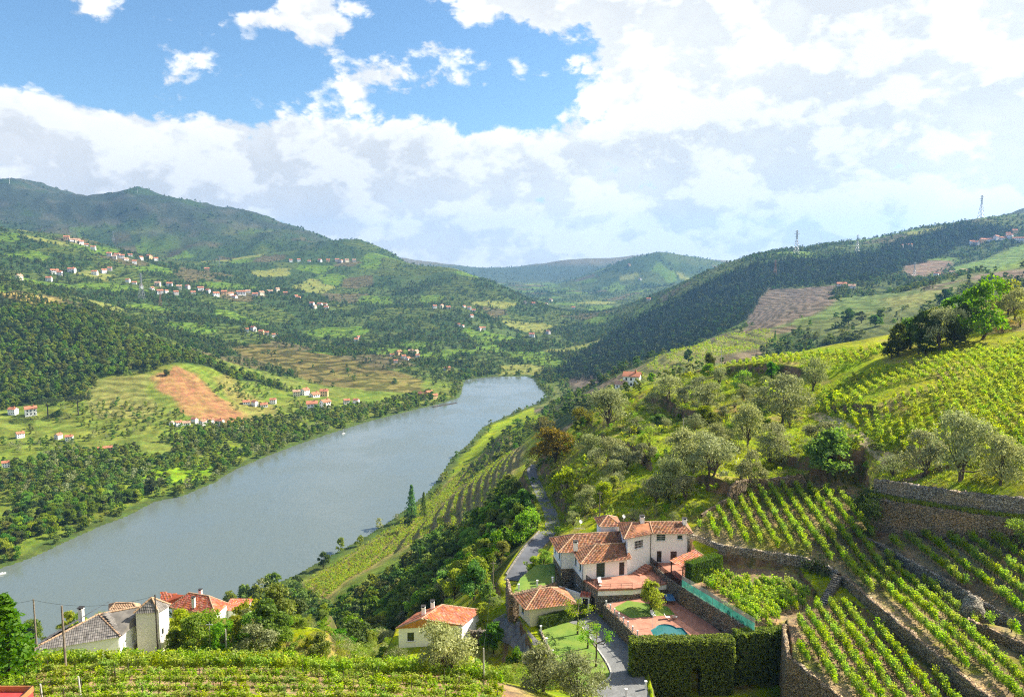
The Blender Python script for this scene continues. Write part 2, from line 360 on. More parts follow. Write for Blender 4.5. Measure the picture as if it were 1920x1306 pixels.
# road
ROAD_PX = [(962,1090,142),(985,1050,None),(1003,1025,None),(1027,995,None),(1036,975,None),(1030,955,None),(1015,930,None),(1003,905,None),(997,885,None),(1004,868,None)]
ROAD = [tuple(G(a, b)[:2]) for a, b, _ in ROAD_PX]
def smooth_line(p, n=12):
    p = [np.array(q, float) for q in p]; p = [2*p[0]-p[1]]+p+[2*p[-1]-p[-2]]; o = []
    for i in range(1, len(p)-2):
        for t in np.linspace(0, 1, n, endpoint=False):
            o.append(.5*((2*p[i])+(p[i+1]-p[i-1])*t+(2*p[i-1]-5*p[i]+4*p[i+1]-p[i+2])*t*t+(3*p[i]-p[i-1]-3*p[i+1]+p[i+2])*t**3))
    o.append(p[-2]); return np.array(o)
ROADC = smooth_line(ROAD, 10)
_rz = H(ROADC[:, 0], ROADC[:, 1]); _rz = np.convolve(np.pad(_rz, 12, 'edge'), np.ones(25)/25, 'valid')
def road_bed():
    global GZ
    m0 = (GX > -20) & (GX < 40) & (GY > 110) & (GY < 420); x = GX[m0]; y = GY[m0]
    d = np.full(x.shape, 1e9); zz = np.zeros(x.shape)
    for (x0, y0), z0 in zip(ROADC, _rz):
        e = np.hypot(x-x0, y-y0); k = e < d; d = np.where(k, e, d); zz = np.where(k, z0, zz)
    m = sstep(5, 2.6, d); GZ[m0] = GZ[m0]*(1-m)+(zz-.12)*m
road_bed()
# ---------------------------------------------------------------- materials
def mat(name):
    m = bpy.data.materials.new(name); m.use_nodes = True; nt = m.node_tree
    bs = nt.nodes['Principled BSDF']; return m, nt, bs, NB(nt)
def pos(nt): return nt.nodes.new('ShaderNodeNewGeometry').outputs['Position']
def objco(nt): return nt.nodes.new('ShaderNodeTexCoord').outputs['Object']
def m_leaf(name, c0, c1, trans=.45, rough=.55, var=.05, tint=(1.12, 1.25, .5), rnd=.5):
    """foliage: two leaf colours mixed leaf by leaf, tree-to-tree drift, light passing through the leaf"""
    m, nt, bs, b = mat(name); nt.nodes.remove(bs)
    g = nt.nodes.new('ShaderNodeNewGeometry'); oi = nt.nodes.new('ShaderNodeObjectInfo')
    col = b.mix(g.outputs['Random Per Island'], c0, c1)
    col = b.hsv(col, b.mr(oi.outputs['Random'], 0, 1, .5-var, .5+var, False), b.mr(b.m('FRACT', b.m('MULTIPLY', oi.outputs['Random'], 7.31)), 0, 1, .85, 1.1, False),
                b.mr(b.m('FRACT', b.m('MULTIPLY', oi.outputs['Random'], 3.77)), 0, 1, 1-rnd*.5, 1+rnd*.5, False))
    df = N(nt, 'ShaderNodeBsdfDiffuse'); tr = N(nt, 'ShaderNodeBsdfTranslucent'); gl = N(nt, 'ShaderNodeBsdfGlossy'); gl.inputs['Roughness'].default_value = rough
    L(nt, col, df.inputs[0]); L(nt, b.mix(1.0, col, tint, 'MULTIPLY'), tr.inputs[0]); gl.inputs[0].default_value = (.9, .95, .9, 1)
    mx = N(nt, 'ShaderNodeMixShader', n_0=trans); L(nt, df.outputs[0], mx.inputs[1]); L(nt, tr.outputs[0], mx.inputs[2])
    m2 = N(nt, 'ShaderNodeMixShader', n_0=.012); L(nt, mx.outputs[0], m2.inputs[1]); L(nt, gl.outputs[0], m2.inputs[2])
    L(nt, m2.outputs[0], nt.nodes['Material Output'].inputs[0]); return m
def m_plain(name, col, rough=.8, var=.15, scale=1.5, bump=0.0, metal=0, island=0.0):
    m, nt, bs, b = mat(name); p = objco(nt)
    n = b.noise(p, scale, 5, .6); c = b.hsv(col+(1,), .5, 1.0, b.mr(n, .3, .7, 1-var, 1+var))
    if island:
        g = nt.nodes.new('ShaderNodeNewGeometry'); r = g.outputs['Random Per Island']
        c = b.hsv(c, b.mr(b.m('FRACT', b.m('MULTIPLY', r, 5.7)), 0, 1, .5-.018, .5+.018, False), b.mr(b.m('FRACT', b.m('MULTIPLY', r, 11.7)), 0, 1, .75, 1.1, False), b.mr(r, 0, 1, 1-island, 1+island, False))
    L(nt, c, bs.inputs['Base Color']); bs.inputs['Roughness'].default_value = rough; bs.inputs['Metallic'].default_value = metal
    if bump: L(nt, b.bump(n, bump, .05), bs.inputs['Normal'])
    return m
def m_plaster(name, col, stain=.25):
    m, nt, bs, b = mat(name); p = objco(nt)
    sx, sy, sz = b.sep(p)
    streak = b.noise(b.xyz(b.m('MULTIPLY', sx, 3.0), b.m('MULTIPLY', sy, 3.0), b.m('MULTIPLY', sz, .35)), 1.2, 5, .65)
    blot = b.noise(p, .5, 4, .6)
    c = b.mix(b.m('MULTIPLY', b.mr(streak, .5, .8), stain), col, tuple(q*.62 for q in col))
    c = b.mix(b.m('MULTIPLY', b.mr(blot, .5, .75), stain*.6), c, tuple(q*w for q, w in zip(col, (.8, .76, .68))))
    L(nt, c, bs.inputs['Base Color']); bs.inputs['Roughness'].default_value = .9
    L(nt, b.bump(b.noise(p, 14, 3), .15, .02), bs.inputs['Normal']); return m
def m_stone(name, dark, light, scale=2.6, moss=.25, mcol=(.08, .10, .025), joint=(.035, .028, .02)):
    """dry-stone masonry: flat irregular stones, dark joints, lichen"""
    m, nt, bs, b = mat(name); p = pos(nt)
    p2 = b.v('ADD', b.v('MULTIPLY', p, (1, 1, 1.9)), b.v('SCALE', b.v('SUBTRACT', nt_color(b, p, 1.1), (.5, .5, .5)), scale=.5))
    v = b.vor(p2, scale); e = b.vor(p2, scale, 'DISTANCE_TO_EDGE')[0]
    t = b.sep(v[1])[0]
    c = b.mix(t, dark, light); c = b.mix(b.mr(b.noise(p, .35, 4), .4, .65, 0, .55), c, tuple(q*w for q, w in zip(light, (1.1, .88, .62))))
    c = b.mix(b.m('MULTIPLY', b.mr(b.noise(p, 1.3, 5, .65), .5, .66), moss), c, mcol)
    c = b.mix(b.mr(e, .015, .085), joint, c)
    c = b.hsv(c, .5, 1, b.mr(b.noise(p, 9, 4, .7), .3, .7, .7, 1.3))
    L(nt, c, bs.inputs['Base Color']); bs.inputs['Roughness'].default_value = .95
    h = b.m('ADD', b.mr(e, 0, .15), b.m('MULTIPLY', b.noise(p, 7, 4), .35)); L(nt, b.bump(h, .9, .12), bs.inputs['Normal']); return m
def nt_color(b, p, s):
    n = b.nt.nodes.new('ShaderNodeTexNoise'); b.nt.links.new(p, n.inputs['Vector']); n.inputs['Scale'].default_value = s; n.inputs['Detail'].default_value = 2
    return n.outputs[1]
M = {}
M['white'] = m_plaster('white_plaster', (.91, .91, .91), .14); M['cream'] = m_plaster('cream_plaster', (.72, .66, .50)); M['ochre'] = m_plaster('ochre_plaster', (.72, .50, .26))
M['pink'] = m_plaster('pink_plaster', (.72, .52, .44)); M['pinkwhite'] = m_plaster('pale_plaster', (.76, .70, .68), .35)
M['stone'] = m_stone('schist_masonry', (.15, .11, .07), (.44, .34, .23), 2.3); M['stone_house'] = m_stone('house_masonry', (.12, .105, .085), (.36, .33, .28), 2.2, .05)
M['stone_grey'] = m_stone('grey_masonry', (.17, .15, .12), (.46, .41, .33), 2.4, .18)
M['tile'] = m_plain('clay_tile', (.315, .135, .06), .85, .25, .8, 0, 0, .35); M['tile_orange'] = m_plain('orange_tile', (.50, .165, .07), .85, .2, .7, 0, 0, .25)
M['tile_red'] = m_plain('red_tile', (.46, .125, .055), .85, .2, .7, 0, 0, .22); M['tile_grey'] = m_plain('weathered_tile', (.155, .14, .13), .9, .3, .8, 0, 0, .3)
M['tile_pale'] = m_plain('ridge_mortar', (.42, .27, .17), .9, .25, 3)
M['green'] = m_plain('green_shutter', (.012, .05, .035), .5, .2, 4); M['dark'] = m_plain('dark_wood', (.03, .025, .02), .6, .3, 4)
M['glass'], nt, bs, b = mat('window_glass'); bs.inputs['Base Color'].default_value = (.02, .025, .03, 1); bs.inputs['Roughness'].default_value = .08
M['frame'] = m_plain('white_frame', (.72, .72, .70), .6, .1, 5); M['concrete'] = m_plain('concrete', (.42, .40, .37), .9, .3, 1.2, .3)
M['metal_dark'] = m_plain('dark_metal', (.025, .025, .025), .5, .2, 5, 0, .6); M['galv'] = m_plain('galvanised_steel', (.42, .43, .44), .5, .15, 3, 0, .5)
M['lane'] = m_plain('worn_concrete', (.20, .185, .165), .95, .35, 1.0, .3); M['post_wood'] = m_plain('grey_wood', (.19, .155, .12), .9, .35, 3, .4); M['post_dark'] = m_plain('dark_stake_wood', (.05, .04, .032), .9, .3, 3)
M['bark'] = m_plain('bark', (.10, .075, .05), .95, .4, 3, .6); M['bark_dark'] = m_plain('dark_bark', (.05, .038, .028), .95, .4, 3, .6)
M['paving'] = None
def m_paving(name, col, tile=.4, joint=.75, var=.2):
    m, nt, bs, b = mat(name); p = pos(nt)
    br = N(nt, 'ShaderNodeTexBrick'); br.offset = 0; L(nt, p, br.inputs['Vector']); br.inputs['Scale'].default_value = 1.0
    br.inputs['Brick Width'].default_value = tile; br.inputs['Row Height'].default_value = tile; br.inputs['Mortar Size'].default_value = .015
    br.inputs['Color1'].default_value = col+(1,); br.inputs['Color2'].default_value = tuple(q*(1-var) for q in col)+(1,); br.inputs['Mortar'].default_value = tuple(q*joint for q in col)+(1,)
    c = b.hsv(br.outputs[0], .5, 1, b.mr(b.noise(p, .7, 5, .6), .3, .7, .82, 1.15)); L(nt, c, bs.inputs['Base Color']); bs.inputs['Roughness'].default_value = .8
    return m
M['paving'] = m_paving('terracotta_paving', (.46, .20, .13)); M['setts'] = m_paving('granite_setts', (.21, .215, .22), .16, .6, .35)
M['lawn'], nt, bs, b = mat('lawn_grass'); p = pos(nt)
c = b.mix(b.mr(b.noise(p, .5, 4), .35, .65), (.11, .20, .022), (.17, .24, .03)); c = b.hsv(c, .5, 1, b.mr(b.noise(p, 14, 3, .7), .3, .7, .75, 1.2))
L(nt, c, bs.inputs['Base Color']); bs.inputs['Roughness'].default_value = 1; L(nt, b.bump(b.noise(p, 25, 3), .5, .05), bs.inputs['Normal'])
M['asphalt'] = m_plain('asphalt', (.10, .105, .12), .9, .25, .25, .2)
# foliage
M['olive'] = m_leaf('olive_leaves', (.18, .21, .08), (.42, .44, .21), .40, .45, .015, (1.1, 1.1, .75))
M['broad'] = m_leaf('broad_leaves', (.085, .155, .012), (.21, .30, .025), .5)
M['bright'] = m_leaf('bright_leaves', (.15, .25, .015), (.36, .43, .04), .54)
M['darkleaf'] = m_leaf('dark_leaves', (.035, .065, .014), (.095, .14, .022), .35)
M['golden'] = m_leaf('golden_leaves', (.15, .13, .018), (.30, .23, .035), .45, .55, .02)
M['broom'] = m_leaf('broom_flowers', (.45, .26, .01), (.60, .38, .02), .4, .6, .02)
M['pine'] = m_leaf('pine_needles', (.028, .05, .018), (.078, .105, .03), .3, .5, .03)
M['pine_far_shaded'] = m_leaf('dark_pine_needles_shaded', (.015, .03, .014), (.045, .066, .026), .25, .5, .03)  # dark pines, made darker still: cloud shade on the right ridge painted in
M['farleaf'] = m_leaf('far_leaves', (.05, .09, .018), (.14, .20, .036), .42, .6, .05, (1.2, 1.2, .6), .8)
M['midleaf'] = m_leaf('orchard_leaves', (.09, .16, .014), (.24, .32, .035), .48, .6, .04, (1.2, 1.2, .6), .6)
M['hedge'] = m_leaf('cypress_sprays', (.07, .125, .008), (.28, .34, .024), .52, .5, .01)
M['box'] = m_leaf('box_hedge_leaves', (.06, .13, .008), (.15, .24, .014), .45, .5, .01)
M['vine'] = m_leaf('vine_leaves', (.20, .32, .015), (.46, .53, .04), .58, .5, .025)
M['vine_mid'] = m_leaf('vine_leaves_dense', (.23, .32, .015), (.50, .53, .035), .58, .5, .03)
M['grass'] = m_leaf('grass_blades', (.19, .27, .02), (.42, .44, .06), .5, .6, .03)
M['ivy'] = m_leaf('ivy_leaves', (.02, .05, .008), (.06, .11, .015), .35)
# ---------------------------------------------------------------- land cover
def cells(x, y, s, seed):
    """jittered parcels: returns a stable random per parcel and the distance to the next one"""
    ix = np.floor(x/s).astype(np.int64); iy = np.floor(y/s).astype(np.int64); d1 = np.full(x.shape, 1e9); d2 = d1.copy(); r = np.zeros(x.shape)
    for a in (-1, 0, 1):
        for c in (-1, 0, 1):
            jx = ix+a; jy = iy+c; cx = (jx+.15+.7*hash2(jx, jy, seed))*s; cy = (jy+.15+.7*hash2(jx, jy, seed+5))*s
            d = np.hypot(x-cx, y-cy); k = d < d1; d2 = np.where(k, d1, np.minimum(d2, d)); d1 = np.where(k, d, d1); r = np.where(k, hash2(jx, jy, seed+9), r)
    return r, d2-d1
COVER = np.zeros(GX.shape+(3,)); STRIPE = np.zeros(GX.shape); WOOD = np.zeros(GX.shape)
def put(mask, col, stripe=None, wood=None):
    global COVER, STRIPE, WOOD
    m = np.clip(mask, 0, 1); COVER = COVER*(1-m[..., None])+np.array(col)*m[..., None]
    if stripe is not None: STRIPE = STRIPE*(1-m)+stripe*m
    if wood is not None: WOOD = WOOD*(1-m)+wood*m
def wob(s, a, seed): return fbm(GX/s, GY/s, 3, seed)*a
def region(poly, edge=6, jit=10, s=40, seed=1):
    return sstep(edge, -edge, sdf(GX, GY, poly)+wob(s, jit, seed))
C_GRASS = (.215, .265, .026); C_DRY = (.30, .25, .10); C_SOIL = (.24, .165, .10); C_ORANGE = (.26, .155, .08); C_FOREST = (.03, .045, .015); C_SCRUB_SHADED = (.036, .047, .03); C_FIELD = (.13, .21, .03)  # the scrub colour has the cloud shade over the mountains painted into it
put(np.ones(GX.shape), C_GRASS, 0, 0)
n1 = fbm(GX/90, GY/90, 4, 61)
# hillside patchwork between the river and the mountains
pr, pe = cells(GX+wob(120, 60, 71), GY*.7+wob(120, 60, 72), 105, 33)
mid = sstep(1180, 1300, GR)*1.0
put(mid, (.04, .065, .02), 0, .92)
for lo, hi, col, st, wd in ((0, .25, (.085, .11, .028), 1.0, .25), (.25, .35, (.11, .095, .045), 1.0, .16), (.35, .50, (.11, .165, .03), .7, .16), (.50, .55, (.18, .19, .055), .3, .1), (.55, .60, (.07, .10, .03), .2, .45)):
    put(mid*((pr >= lo) & (pr < hi))*sstep(2, 9, pe), col, st, wd)
up = sstep(250, 420, GZ+wob(300, 90, 81))*sstep(2600, 3300, GR)
put(up, C_SCRUB_SHADED, 0, .10)
put(up*sstep(.05, .35, fbm(GX/260, GY/260, 4, 83)), (.035, .055, .022), 0, .5)
put(up*sstep(.12, .4, fbm(GX/90, GY/90, 4, 85)), (.06, .064, .044), 0, 0)
put(sstep(5000, 6000, GR), (.055, .075, .045), 0, .25)
put(sstep(5200, 6200, GR)*sstep(190, 240, GZ), (.12, .11, .07), 0, 0)
# the wooded spur over the left bank and the fields below it
LEFT_WOOD = GP([(-60,560),(0,552),(90,565),(200,600),(300,645),(420,690),(520,722),(540,735),(480,715),(440,712),(400,690),(330,680),(280,700),(180,705),(175,745),(60,760),(-60,770)], 700, 1500)
LEFT_RIDGE = GP([(-60,540),(0,545),(90,560),(60,540),(110,562),(200,590)], 700, 1500)
left_low = sstep(1330, 1230, GR)*(GX < -60)*(SDR > 0)
put(left_low, (.13, .17, .035), .3, .06)
put(left_low*sstep(.0, .3, fbm(GX/70, GY/70, 4, 91)), (.14, .165, .04), .4, .03)
put(region(LEFT_WOOD, 8, 14, 60, 3), C_FOREST, 0, 1)
put(region(GP([(-40,505),(30,512),(70,530),(120,560),(90,575),(0,555),(-60,560)], 900, 1500), 8, 14, 50, 4), (.26, .21, .08), .3, .05)
put(region(GP([(170,712),(275,703),(280,745),(300,770),(270,785),(180,785),(160,765)], 700, 1300), 5, 8, 30, 5), (.20, .20, .065), .6, .02)
put(region(GP([(292,708),(325,684),(368,700),(412,738),(475,778),(455,796),(385,793),(345,768),(303,738)], 700, 1300), 5, 16, 26, 6), C_ORANGE, .2, .0)
put(region(GP([(395,705),(430,700),(470,740),(520,760),(520,785),(470,785)], 700, 1300), 6, 8, 30, 7), (.20, .19, .06), .2, .15)
put(region(GP([(-40,770),(150,765),(190,790),(160,830),(60,840),(-40,830)], 600, 1200), 6, 8, 40, 8), (.16, .19, .045), .5, .06)
put(region(BROWN_HILL, 8, 10, 60, 9), (.13, .11, .04), 1.0, .03)
put(region(GP([(600,690),(700,700),(790,715),(785,742),(690,748)], 1150, 1500), 8, 10, 50, 10), (.17, .15, .05), .9, .03)
for q in ([(250,905),(300,870),(390,868),(410,890),(350,905)], [(180,960),(260,935),(280,925),(230,925)], [(0,985),(80,960),(60,1000)], [(390,850),(440,835),(480,845),(420,862)]):
    put(region(GP(q, 400, 1000), 4, 5, 30, 11), (.16, .25, .03), .3, 0)
rm = (GX > 30)*sstep(430, 520, GR)*sstep(1300, 1200, GR)
put(rm, (.12, .14, .045), .6, .10)
pr2, pe2 = cells(GX, GY, 85, 55)
put(rm*(pr2 < .35)*sstep(1, 6, pe2), (.055, .08, .022), 0, .8)
put(rm*(pr2 > .8)*sstep(1, 6, pe2), (.17, .135, .085), .9, .05)
# dark wooded hill and the fields on the right
RIGHT_WOOD = GP([(1045,700),(1090,665),(1160,620),(1230,580),(1300,545),(1400,500),(1480,486),(1560,484),(1640,474),(1700,447),(1800,421),(1930,396),(1930,430),(1800,460),(1700,500),(1620,530),(1530,535),(1440,540),(1400,600),(1330,635),(1250,672),(1180,690),(1120,712),(1060,712)], 1000, 2600)
put(region(RIGHT_WOOD, 10, 20, 80, 13), (.022, .034, .014), 0, 1)  # forest floor, also darkened to paint in the cloud shade
for q, col, st in (([(1440,540),(1570,535),(1560,570),(1490,600),(1400,628),(1390,610),(1410,580)], (.15, .115, .085), .9),
                   ([(1400,628),(1490,602),(1560,572),(1600,545),(1750,545),(1700,565),(1600,590),(1480,612)], (.12, .16, .05), .7),
                   ([(1060,712),(1130,690),(1215,680),(1190,700),(1130,715)], (.14, .11, .08), .7),
                   ([(1700,490),(1790,487),(1780,500),(1720,520),(1690,515)], (.17, .12, .085), .6),
                   ([(1790,500),(1930,455),(1930,500),(1850,510)], (.15, .21, .05), .7), ([(1820,515),(1930,505),(1930,520),(1830,525)], (.19, .14, .10), .6),
                   ([(1640,560),(1800,540),(1740,570),(1680,580)], (.20, .21, .07), .5)):
    put(region(GP(q, 800, 2200), 8, 10, 60, 15), col, st, 0)
put(region(FAR_TERR, 8, 8, 60, 16), (.17, .17, .06), .35, .0)
# riverside slope and near hill
put(region(SLOPE_VINE, 6, 5, 30, 17), (.20, .175, .07), 0, 0)
near = sstep(430, 330, GR)
put(near*sstep(-.05, .25, fbm(GX/16, GY/16, 4, 101)), (.25, .265, .038), 0, 0)
put(near*sstep(.15, .45, fbm(GX/9, GY/9, 4, 103)), (.26, .22, .085), 0, 0)
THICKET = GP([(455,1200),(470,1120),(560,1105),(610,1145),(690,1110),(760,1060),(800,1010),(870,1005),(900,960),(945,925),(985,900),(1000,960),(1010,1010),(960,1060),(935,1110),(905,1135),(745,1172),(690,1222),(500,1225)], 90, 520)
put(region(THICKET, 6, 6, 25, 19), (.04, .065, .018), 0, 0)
put(sstep(16, 6, SDR+wob(20, 5, 23))*(GR > 380), (.06, .085, .025), 0, .2)
def flat(poly, col, edge=.5, stripe=0.0): put(sstep(edge, -edge, sdf(GX, GY, poly)), col, stripe, 0)
for q in (T1_POLY, T2_POLY, T3_POLY, T0_POLY, TV_POLY): flat(q, (.255, .185, .115))
flat(T1_POLY, (.25, .20, .11)); 
put(sstep(.5, -.5, sdf(GX, GY, T1_POLY))*sstep(.0, .3, fbm(GX/5, GY/5, 3, 111)), (.19, .19, .05), 0, 0)
put(sstep(.5, -.5, sdf(GX, GY, T0_POLY))*sstep(.1, .4, fbm(GX/4, GY/4, 3, 112)), (.22, .20, .07), 0, 0)
FRONT_VINE = [(-75,58),(-58,81),(-47,84),(-6,86),(2,80),(2,58)]
flat(FRONT_VINE, (.27, .19, .115), 2)
def m_ground():
    m, nt, bs, b = mat('ground_cover'); g = nt.nodes.new('ShaderNodeNewGeometry'); p = g.outputs['Position']
    at = N(nt, 'ShaderNodeAttribute', attribute_name='cover'); st = N(nt, 'ShaderNodeAttribute', attribute_name='stripe')
    x, y, z = b.sep(p); nz = b.sep(g.outputs['Normal'])[2]
    fine = b.noise(p, .9, 6, .68); big = b.noise(p, .035, 5, .6); grain = b.noise(p, 6.0, 3, .7)
    col = b.hsv(at.outputs['Color'], b.mr(big, .3, .7, .485, .515), b.mr(fine, .3, .7, .85, 1.12), b.mr(fine, .3, .7, .68, 1.32))
    col = b.hsv(col, .5, 1, b.mr(grain, .3, .7, .78, 1.22))
    col = b.hsv(col, b.mr(b.noise(p, .16, 4, .65), .3, .7, .48, .52), 1.12, b.mr(b.noise(p, .09, 5, .7), .3, .7, .66, 1.36))
    # vine terraces too far off to tell apart: rows follow the contours
    wz = b.m('ADD', z, b.m('MULTIPLY', b.noise(p, .012, 3, .5), 22.0))
    band = b.m('FRACT', b.m('DIVIDE', wz, 4.4))
    rowm = b.m('MULTIPLY', b.mr(b.m('ABSOLUTE', b.m('SUBTRACT', band, .5)), .18, .34), st.outputs['Fac'])
    col = b.mix(b.m('MULTIPLY', rowm, .9), col, b.hsv(col, .53, 1.1, .34))
    # bare earth where a bank is too steep for grass
    steep = b.mr(b.m('ADD', nz, b.mr(fine, .3, .7, -.10, .10)), .80, .62)
    earth = b.mix(b.mr(b.noise(p, .5, 5, .65), .35, .65), (.13, .085, .05), (.27, .165, .085))
    earth = b.mix(b.mr(b.noise(p, .22, 4, .6), .48, .60, 0, .8), earth, (.06, .085, .02))
    col = b.mix(b.m('MULTIPLY', steep, b.mr(y, 1100.0, 900.0)), col, earth)
    L(nt, col, bs.inputs['Base Color']); bs.inputs['Roughness'].default_value = 1.0; bs.inputs['Specular IOR Level'].default_value = .1
    L(nt, b.bump(b.m('ADD', fine, b.m('MULTIPLY', grain, .3)), .8, .35), bs.inputs['Normal']); return m
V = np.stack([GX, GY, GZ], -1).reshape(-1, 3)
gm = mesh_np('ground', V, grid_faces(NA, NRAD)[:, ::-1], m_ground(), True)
a = gm.attributes.new('cover', 'FLOAT_COLOR', 'POINT'); a.data.foreach_set('color', np.concatenate([COVER.reshape(-1, 3), np.ones((NA*NRAD, 1))], 1).astype(np.float32).ravel())
a = gm.attributes.new('stripe', 'FLOAT', 'POINT'); a.data.foreach_set('value', STRIPE.ravel().astype(np.float32))
link('ground', gm, kind='structure')
# ---------------------------------------------------------------- river
def m_water():
    m, nt, bs, b = mat('river_water'); p = pos(nt)
    q = b.v('MULTIPLY', p, (1.0, .45, 1.0))
    r = b.m('ADD', b.m('MULTIPLY', b.noise(q, .55, 4, .6), 1.0), b.m('MULTIPLY', b.noise(q, .10, 3, .6), 1.6))
    calm = b.mr(b.noise(p, .012, 4, .55), .38, .62)
    bs.inputs['Base Color'].default_value = (.115, .14, .13, 1)
    L(nt, b.mr(calm, 0, 1, .06, .24), bs.inputs['Roughness']); bs.inputs['IOR'].default_value = 1.33
    bs.inputs['Specular IOR Level'].default_value = .85
    r = b.m('ADD', r, b.m('MULTIPLY', b.noise(b.v('MULTIPLY', p, (1.0, .3, 1.0)), .035, 3, .6), 3.0))
    L(nt, b.bump(r, .42, .35), bs.inputs['Normal']); return m
link('river', mesh_np('river', [(-1500, 250, 0), (500, 250, 0), (500, 1650, 0), (-1500, 1650, 0)], [(0, 1, 2, 3)], m_water()), kind='structure')
# ---------------------------------------------------------------- plants
def cards(P, Nrm, size, aspect, rng, spread=.8, curl=True):
    """leaf-sized quads at points P, facing roughly along Nrm"""
    n = len(P); r = rng.normal(size=(n, 3)); nn = Nrm+spread*r; nn /= np.linalg.norm(nn, axis=1)[:, None]+1e-9
    t = np.cross(nn, rng.normal(size=(n, 3))); t /= np.linalg.norm(t, axis=1)[:, None]+1e-9; bt = np.cross(nn, t)
    s = (size*(.6+.8*rng.random(n)))[:, None]*.5
    a, c = t*s, bt*s*aspect
    V = np.stack([P-a, P-c*.9+a*.1, P+a, P+c*.9+a*.1], 1).reshape(-1, 3)
    Fq = np.arange(4*n).reshape(n, 4); return V, Fq
def tube_np(pts, rad, seg=6):
    pts = np.array(pts, float); n = len(pts); V = []
    for i in range(n):
        d = pts[min(i+1, n-1)]-pts[max(i-1, 0)]; d /= np.linalg.norm(d)+1e-9
        u = np.cross(d, (0.3, 1, 0.1)); u /= np.linalg.norm(u); v = np.cross(d, u)
        for k in range(seg):
            a = 2*math.pi*k/seg; V.append(pts[i]+(u*math.cos(a)+v*math.sin(a))*rad[i])
    Fq = [(i*seg+k, i*seg+(k+1) % seg, (i+1)*seg+(k+1) % seg, (i+1)*seg+k) for i in range(n-1) for k in range(seg)]
    return np.array(V), np.array(Fq)
def join(parts):
    V = []; Fq = []; o = 0
    for v, f in parts: V.append(v); Fq.append(f+o); o += len(v)
    return np.concatenate(V), np.concatenate(Fq)
def make_tree(kind, seed, leaf, n, mleaf, mbark, w=1.0, trunk=.22, lobes=9, aspect=.55, flat=1.0, seg=6, stems=1, low=.25):
    """unit-height tree (height 1, crown width w): trunk+limbs mesh and crown mesh"""
    rng = np.random.default_rng(seed); lob = []
    for i in range(lobes):
        a = 2*math.pi*(i/lobes)*1.0+rng.random()*1.2; rr = (.08+.34*rng.random())*w; z = low+.16+(.86-low-.14)*((i*.618+.2*rng.random()) % 1)
        if z > .72: rr *= .55
        s = (.12+.15*rng.random())
        lob.append((np.array((math.cos(a)*rr, math.sin(a)*rr, z)), np.array((s*w*(.8+.5*rng.random()), s*w*(.8+.5*rng.random()), s*.8*flat))))
    lob.append((np.array((0, 0, .80)), np.array((.2*w, .2*w, .17))))
    vol = np.array([s[0]*s[1] for _, s in lob]); vol /= vol.sum(); P = []; Nn = []
    for (c, s), q in zip(lob, vol):
        k = int(n*q)+1; d = rng.normal(size=(k, 3)); d /= np.linalg.norm(d, axis=1)[:, None]
        d[:, 2] = np.where(d[:, 2] < -.5, -d[:, 2]*.6, d[:, 2])
        rad = (.35+.70*rng.random(k)**.55)[:, None]; sub = 1+.18*np.sin(d[:, :1]*9+c[0]*40)*np.cos(d[:, 1:2]*8+seed)
        P.append(c+d*s*rad*sub); Nn.append(d)
    P = np.concatenate(P); Nn = np.concatenate(Nn); P[:, 2] = np.maximum(P[:, 2], .06)
    keep = fb3(P*7.0, seed) > -.17; P = P[keep]; Nn = Nn[keep]
    cv, cf = cards(P, Nn, np.full(len(P), leaf), aspect, rng)
    crown = mesh_np(kind+'_crown', cv, cf, mleaf)
    parts = []; r0 = .022*(w if w < 1 else 1)+.004
    for sidx in range(stems):
        off = np.array((rng.normal()*.03, rng.normal()*.03, 0))*(stems > 1); lean = rng.normal(size=3)*.03
        top = np.array((lean[0]*2, lean[1]*2, trunk+.3)); mp = off+(top-off)*.5+lean
        parts.append(tube_np([off+(0, 0, -.05), off*.9+(0, 0, .02), mp, top], [r0*1.5, r0*1.1, r0*.8, r0*.4], seg))
        for (c, s) in lob[sidx::stems]:
            st = np.array((lean[0], lean[1], trunk*(.6+.5*rng.random())))+off*.5; md = st+(c-st)*.5+np.array((0, 0, -.03)); parts.append(tube_np([st, md, c], [r0*.55, r0*.35, r0*.1], max(4, seg-2)))
    tv, tf = join(parts); return mesh_np(kind+'_trunk', tv, tf, mbark, True), crown
def fb3(P, s):
    return (vnoise(P[:, 0]+P[:, 2]*.7, P[:, 1]-P[:, 2]*.4, s)+vnoise(P[:, 1]+3.7, P[:, 2]*1.3+9, s+3)+vnoise(P[:, 2]+1.7, P[:, 0]*1.1-5, s+5))/3
TR = {}
TR['olive'] = [make_tree('olive', 10+i*3, .052, 7000, M['olive'], M['bark'], (1.0, 1.25, .9, 1.15, 1.05, 1.3)[i], .2, (15, 11, 9, 13, 17, 12)[i], .5, 1, 6, 2, (.07, .02, .12, .0, .05, .1)[i]) for i in range(6)]
TR['broad'] = [make_tree('broadleaf', 20+i, .06, 5200, M['broad'], M['bark_dark'], .85, .18, 12, .7, 1, 6, 1, .1) for i in range(3)]
TR['bright'] = [make_tree('light_broadleaf', 30+i, .058, 5200, M['bright'], M['bark'], .95, .16, 12, .7, 1, 6, 1, .06) for i in range(3)]
TR['dark'] = [make_tree('dark_evergreen', 40+i, .056, 5000, M['darkleaf'], M['bark_dark'], .8, .16, 11, .65, 1, 6, 1, .04) for i in range(3)]
TR['golden'] = [make_tree('golden_oak', 50+i, .054, 5400, M['golden'], M['bark_dark'], 1.1, .18, 13, .65, 1, 6, 1, .1) for i in range(2)]
TR['broom'] = [make_tree('broom', 60, .05, 1500, M['broom'], M['bark'], 1.3, .1, 9, .6, 1, 5, 3, .0)]
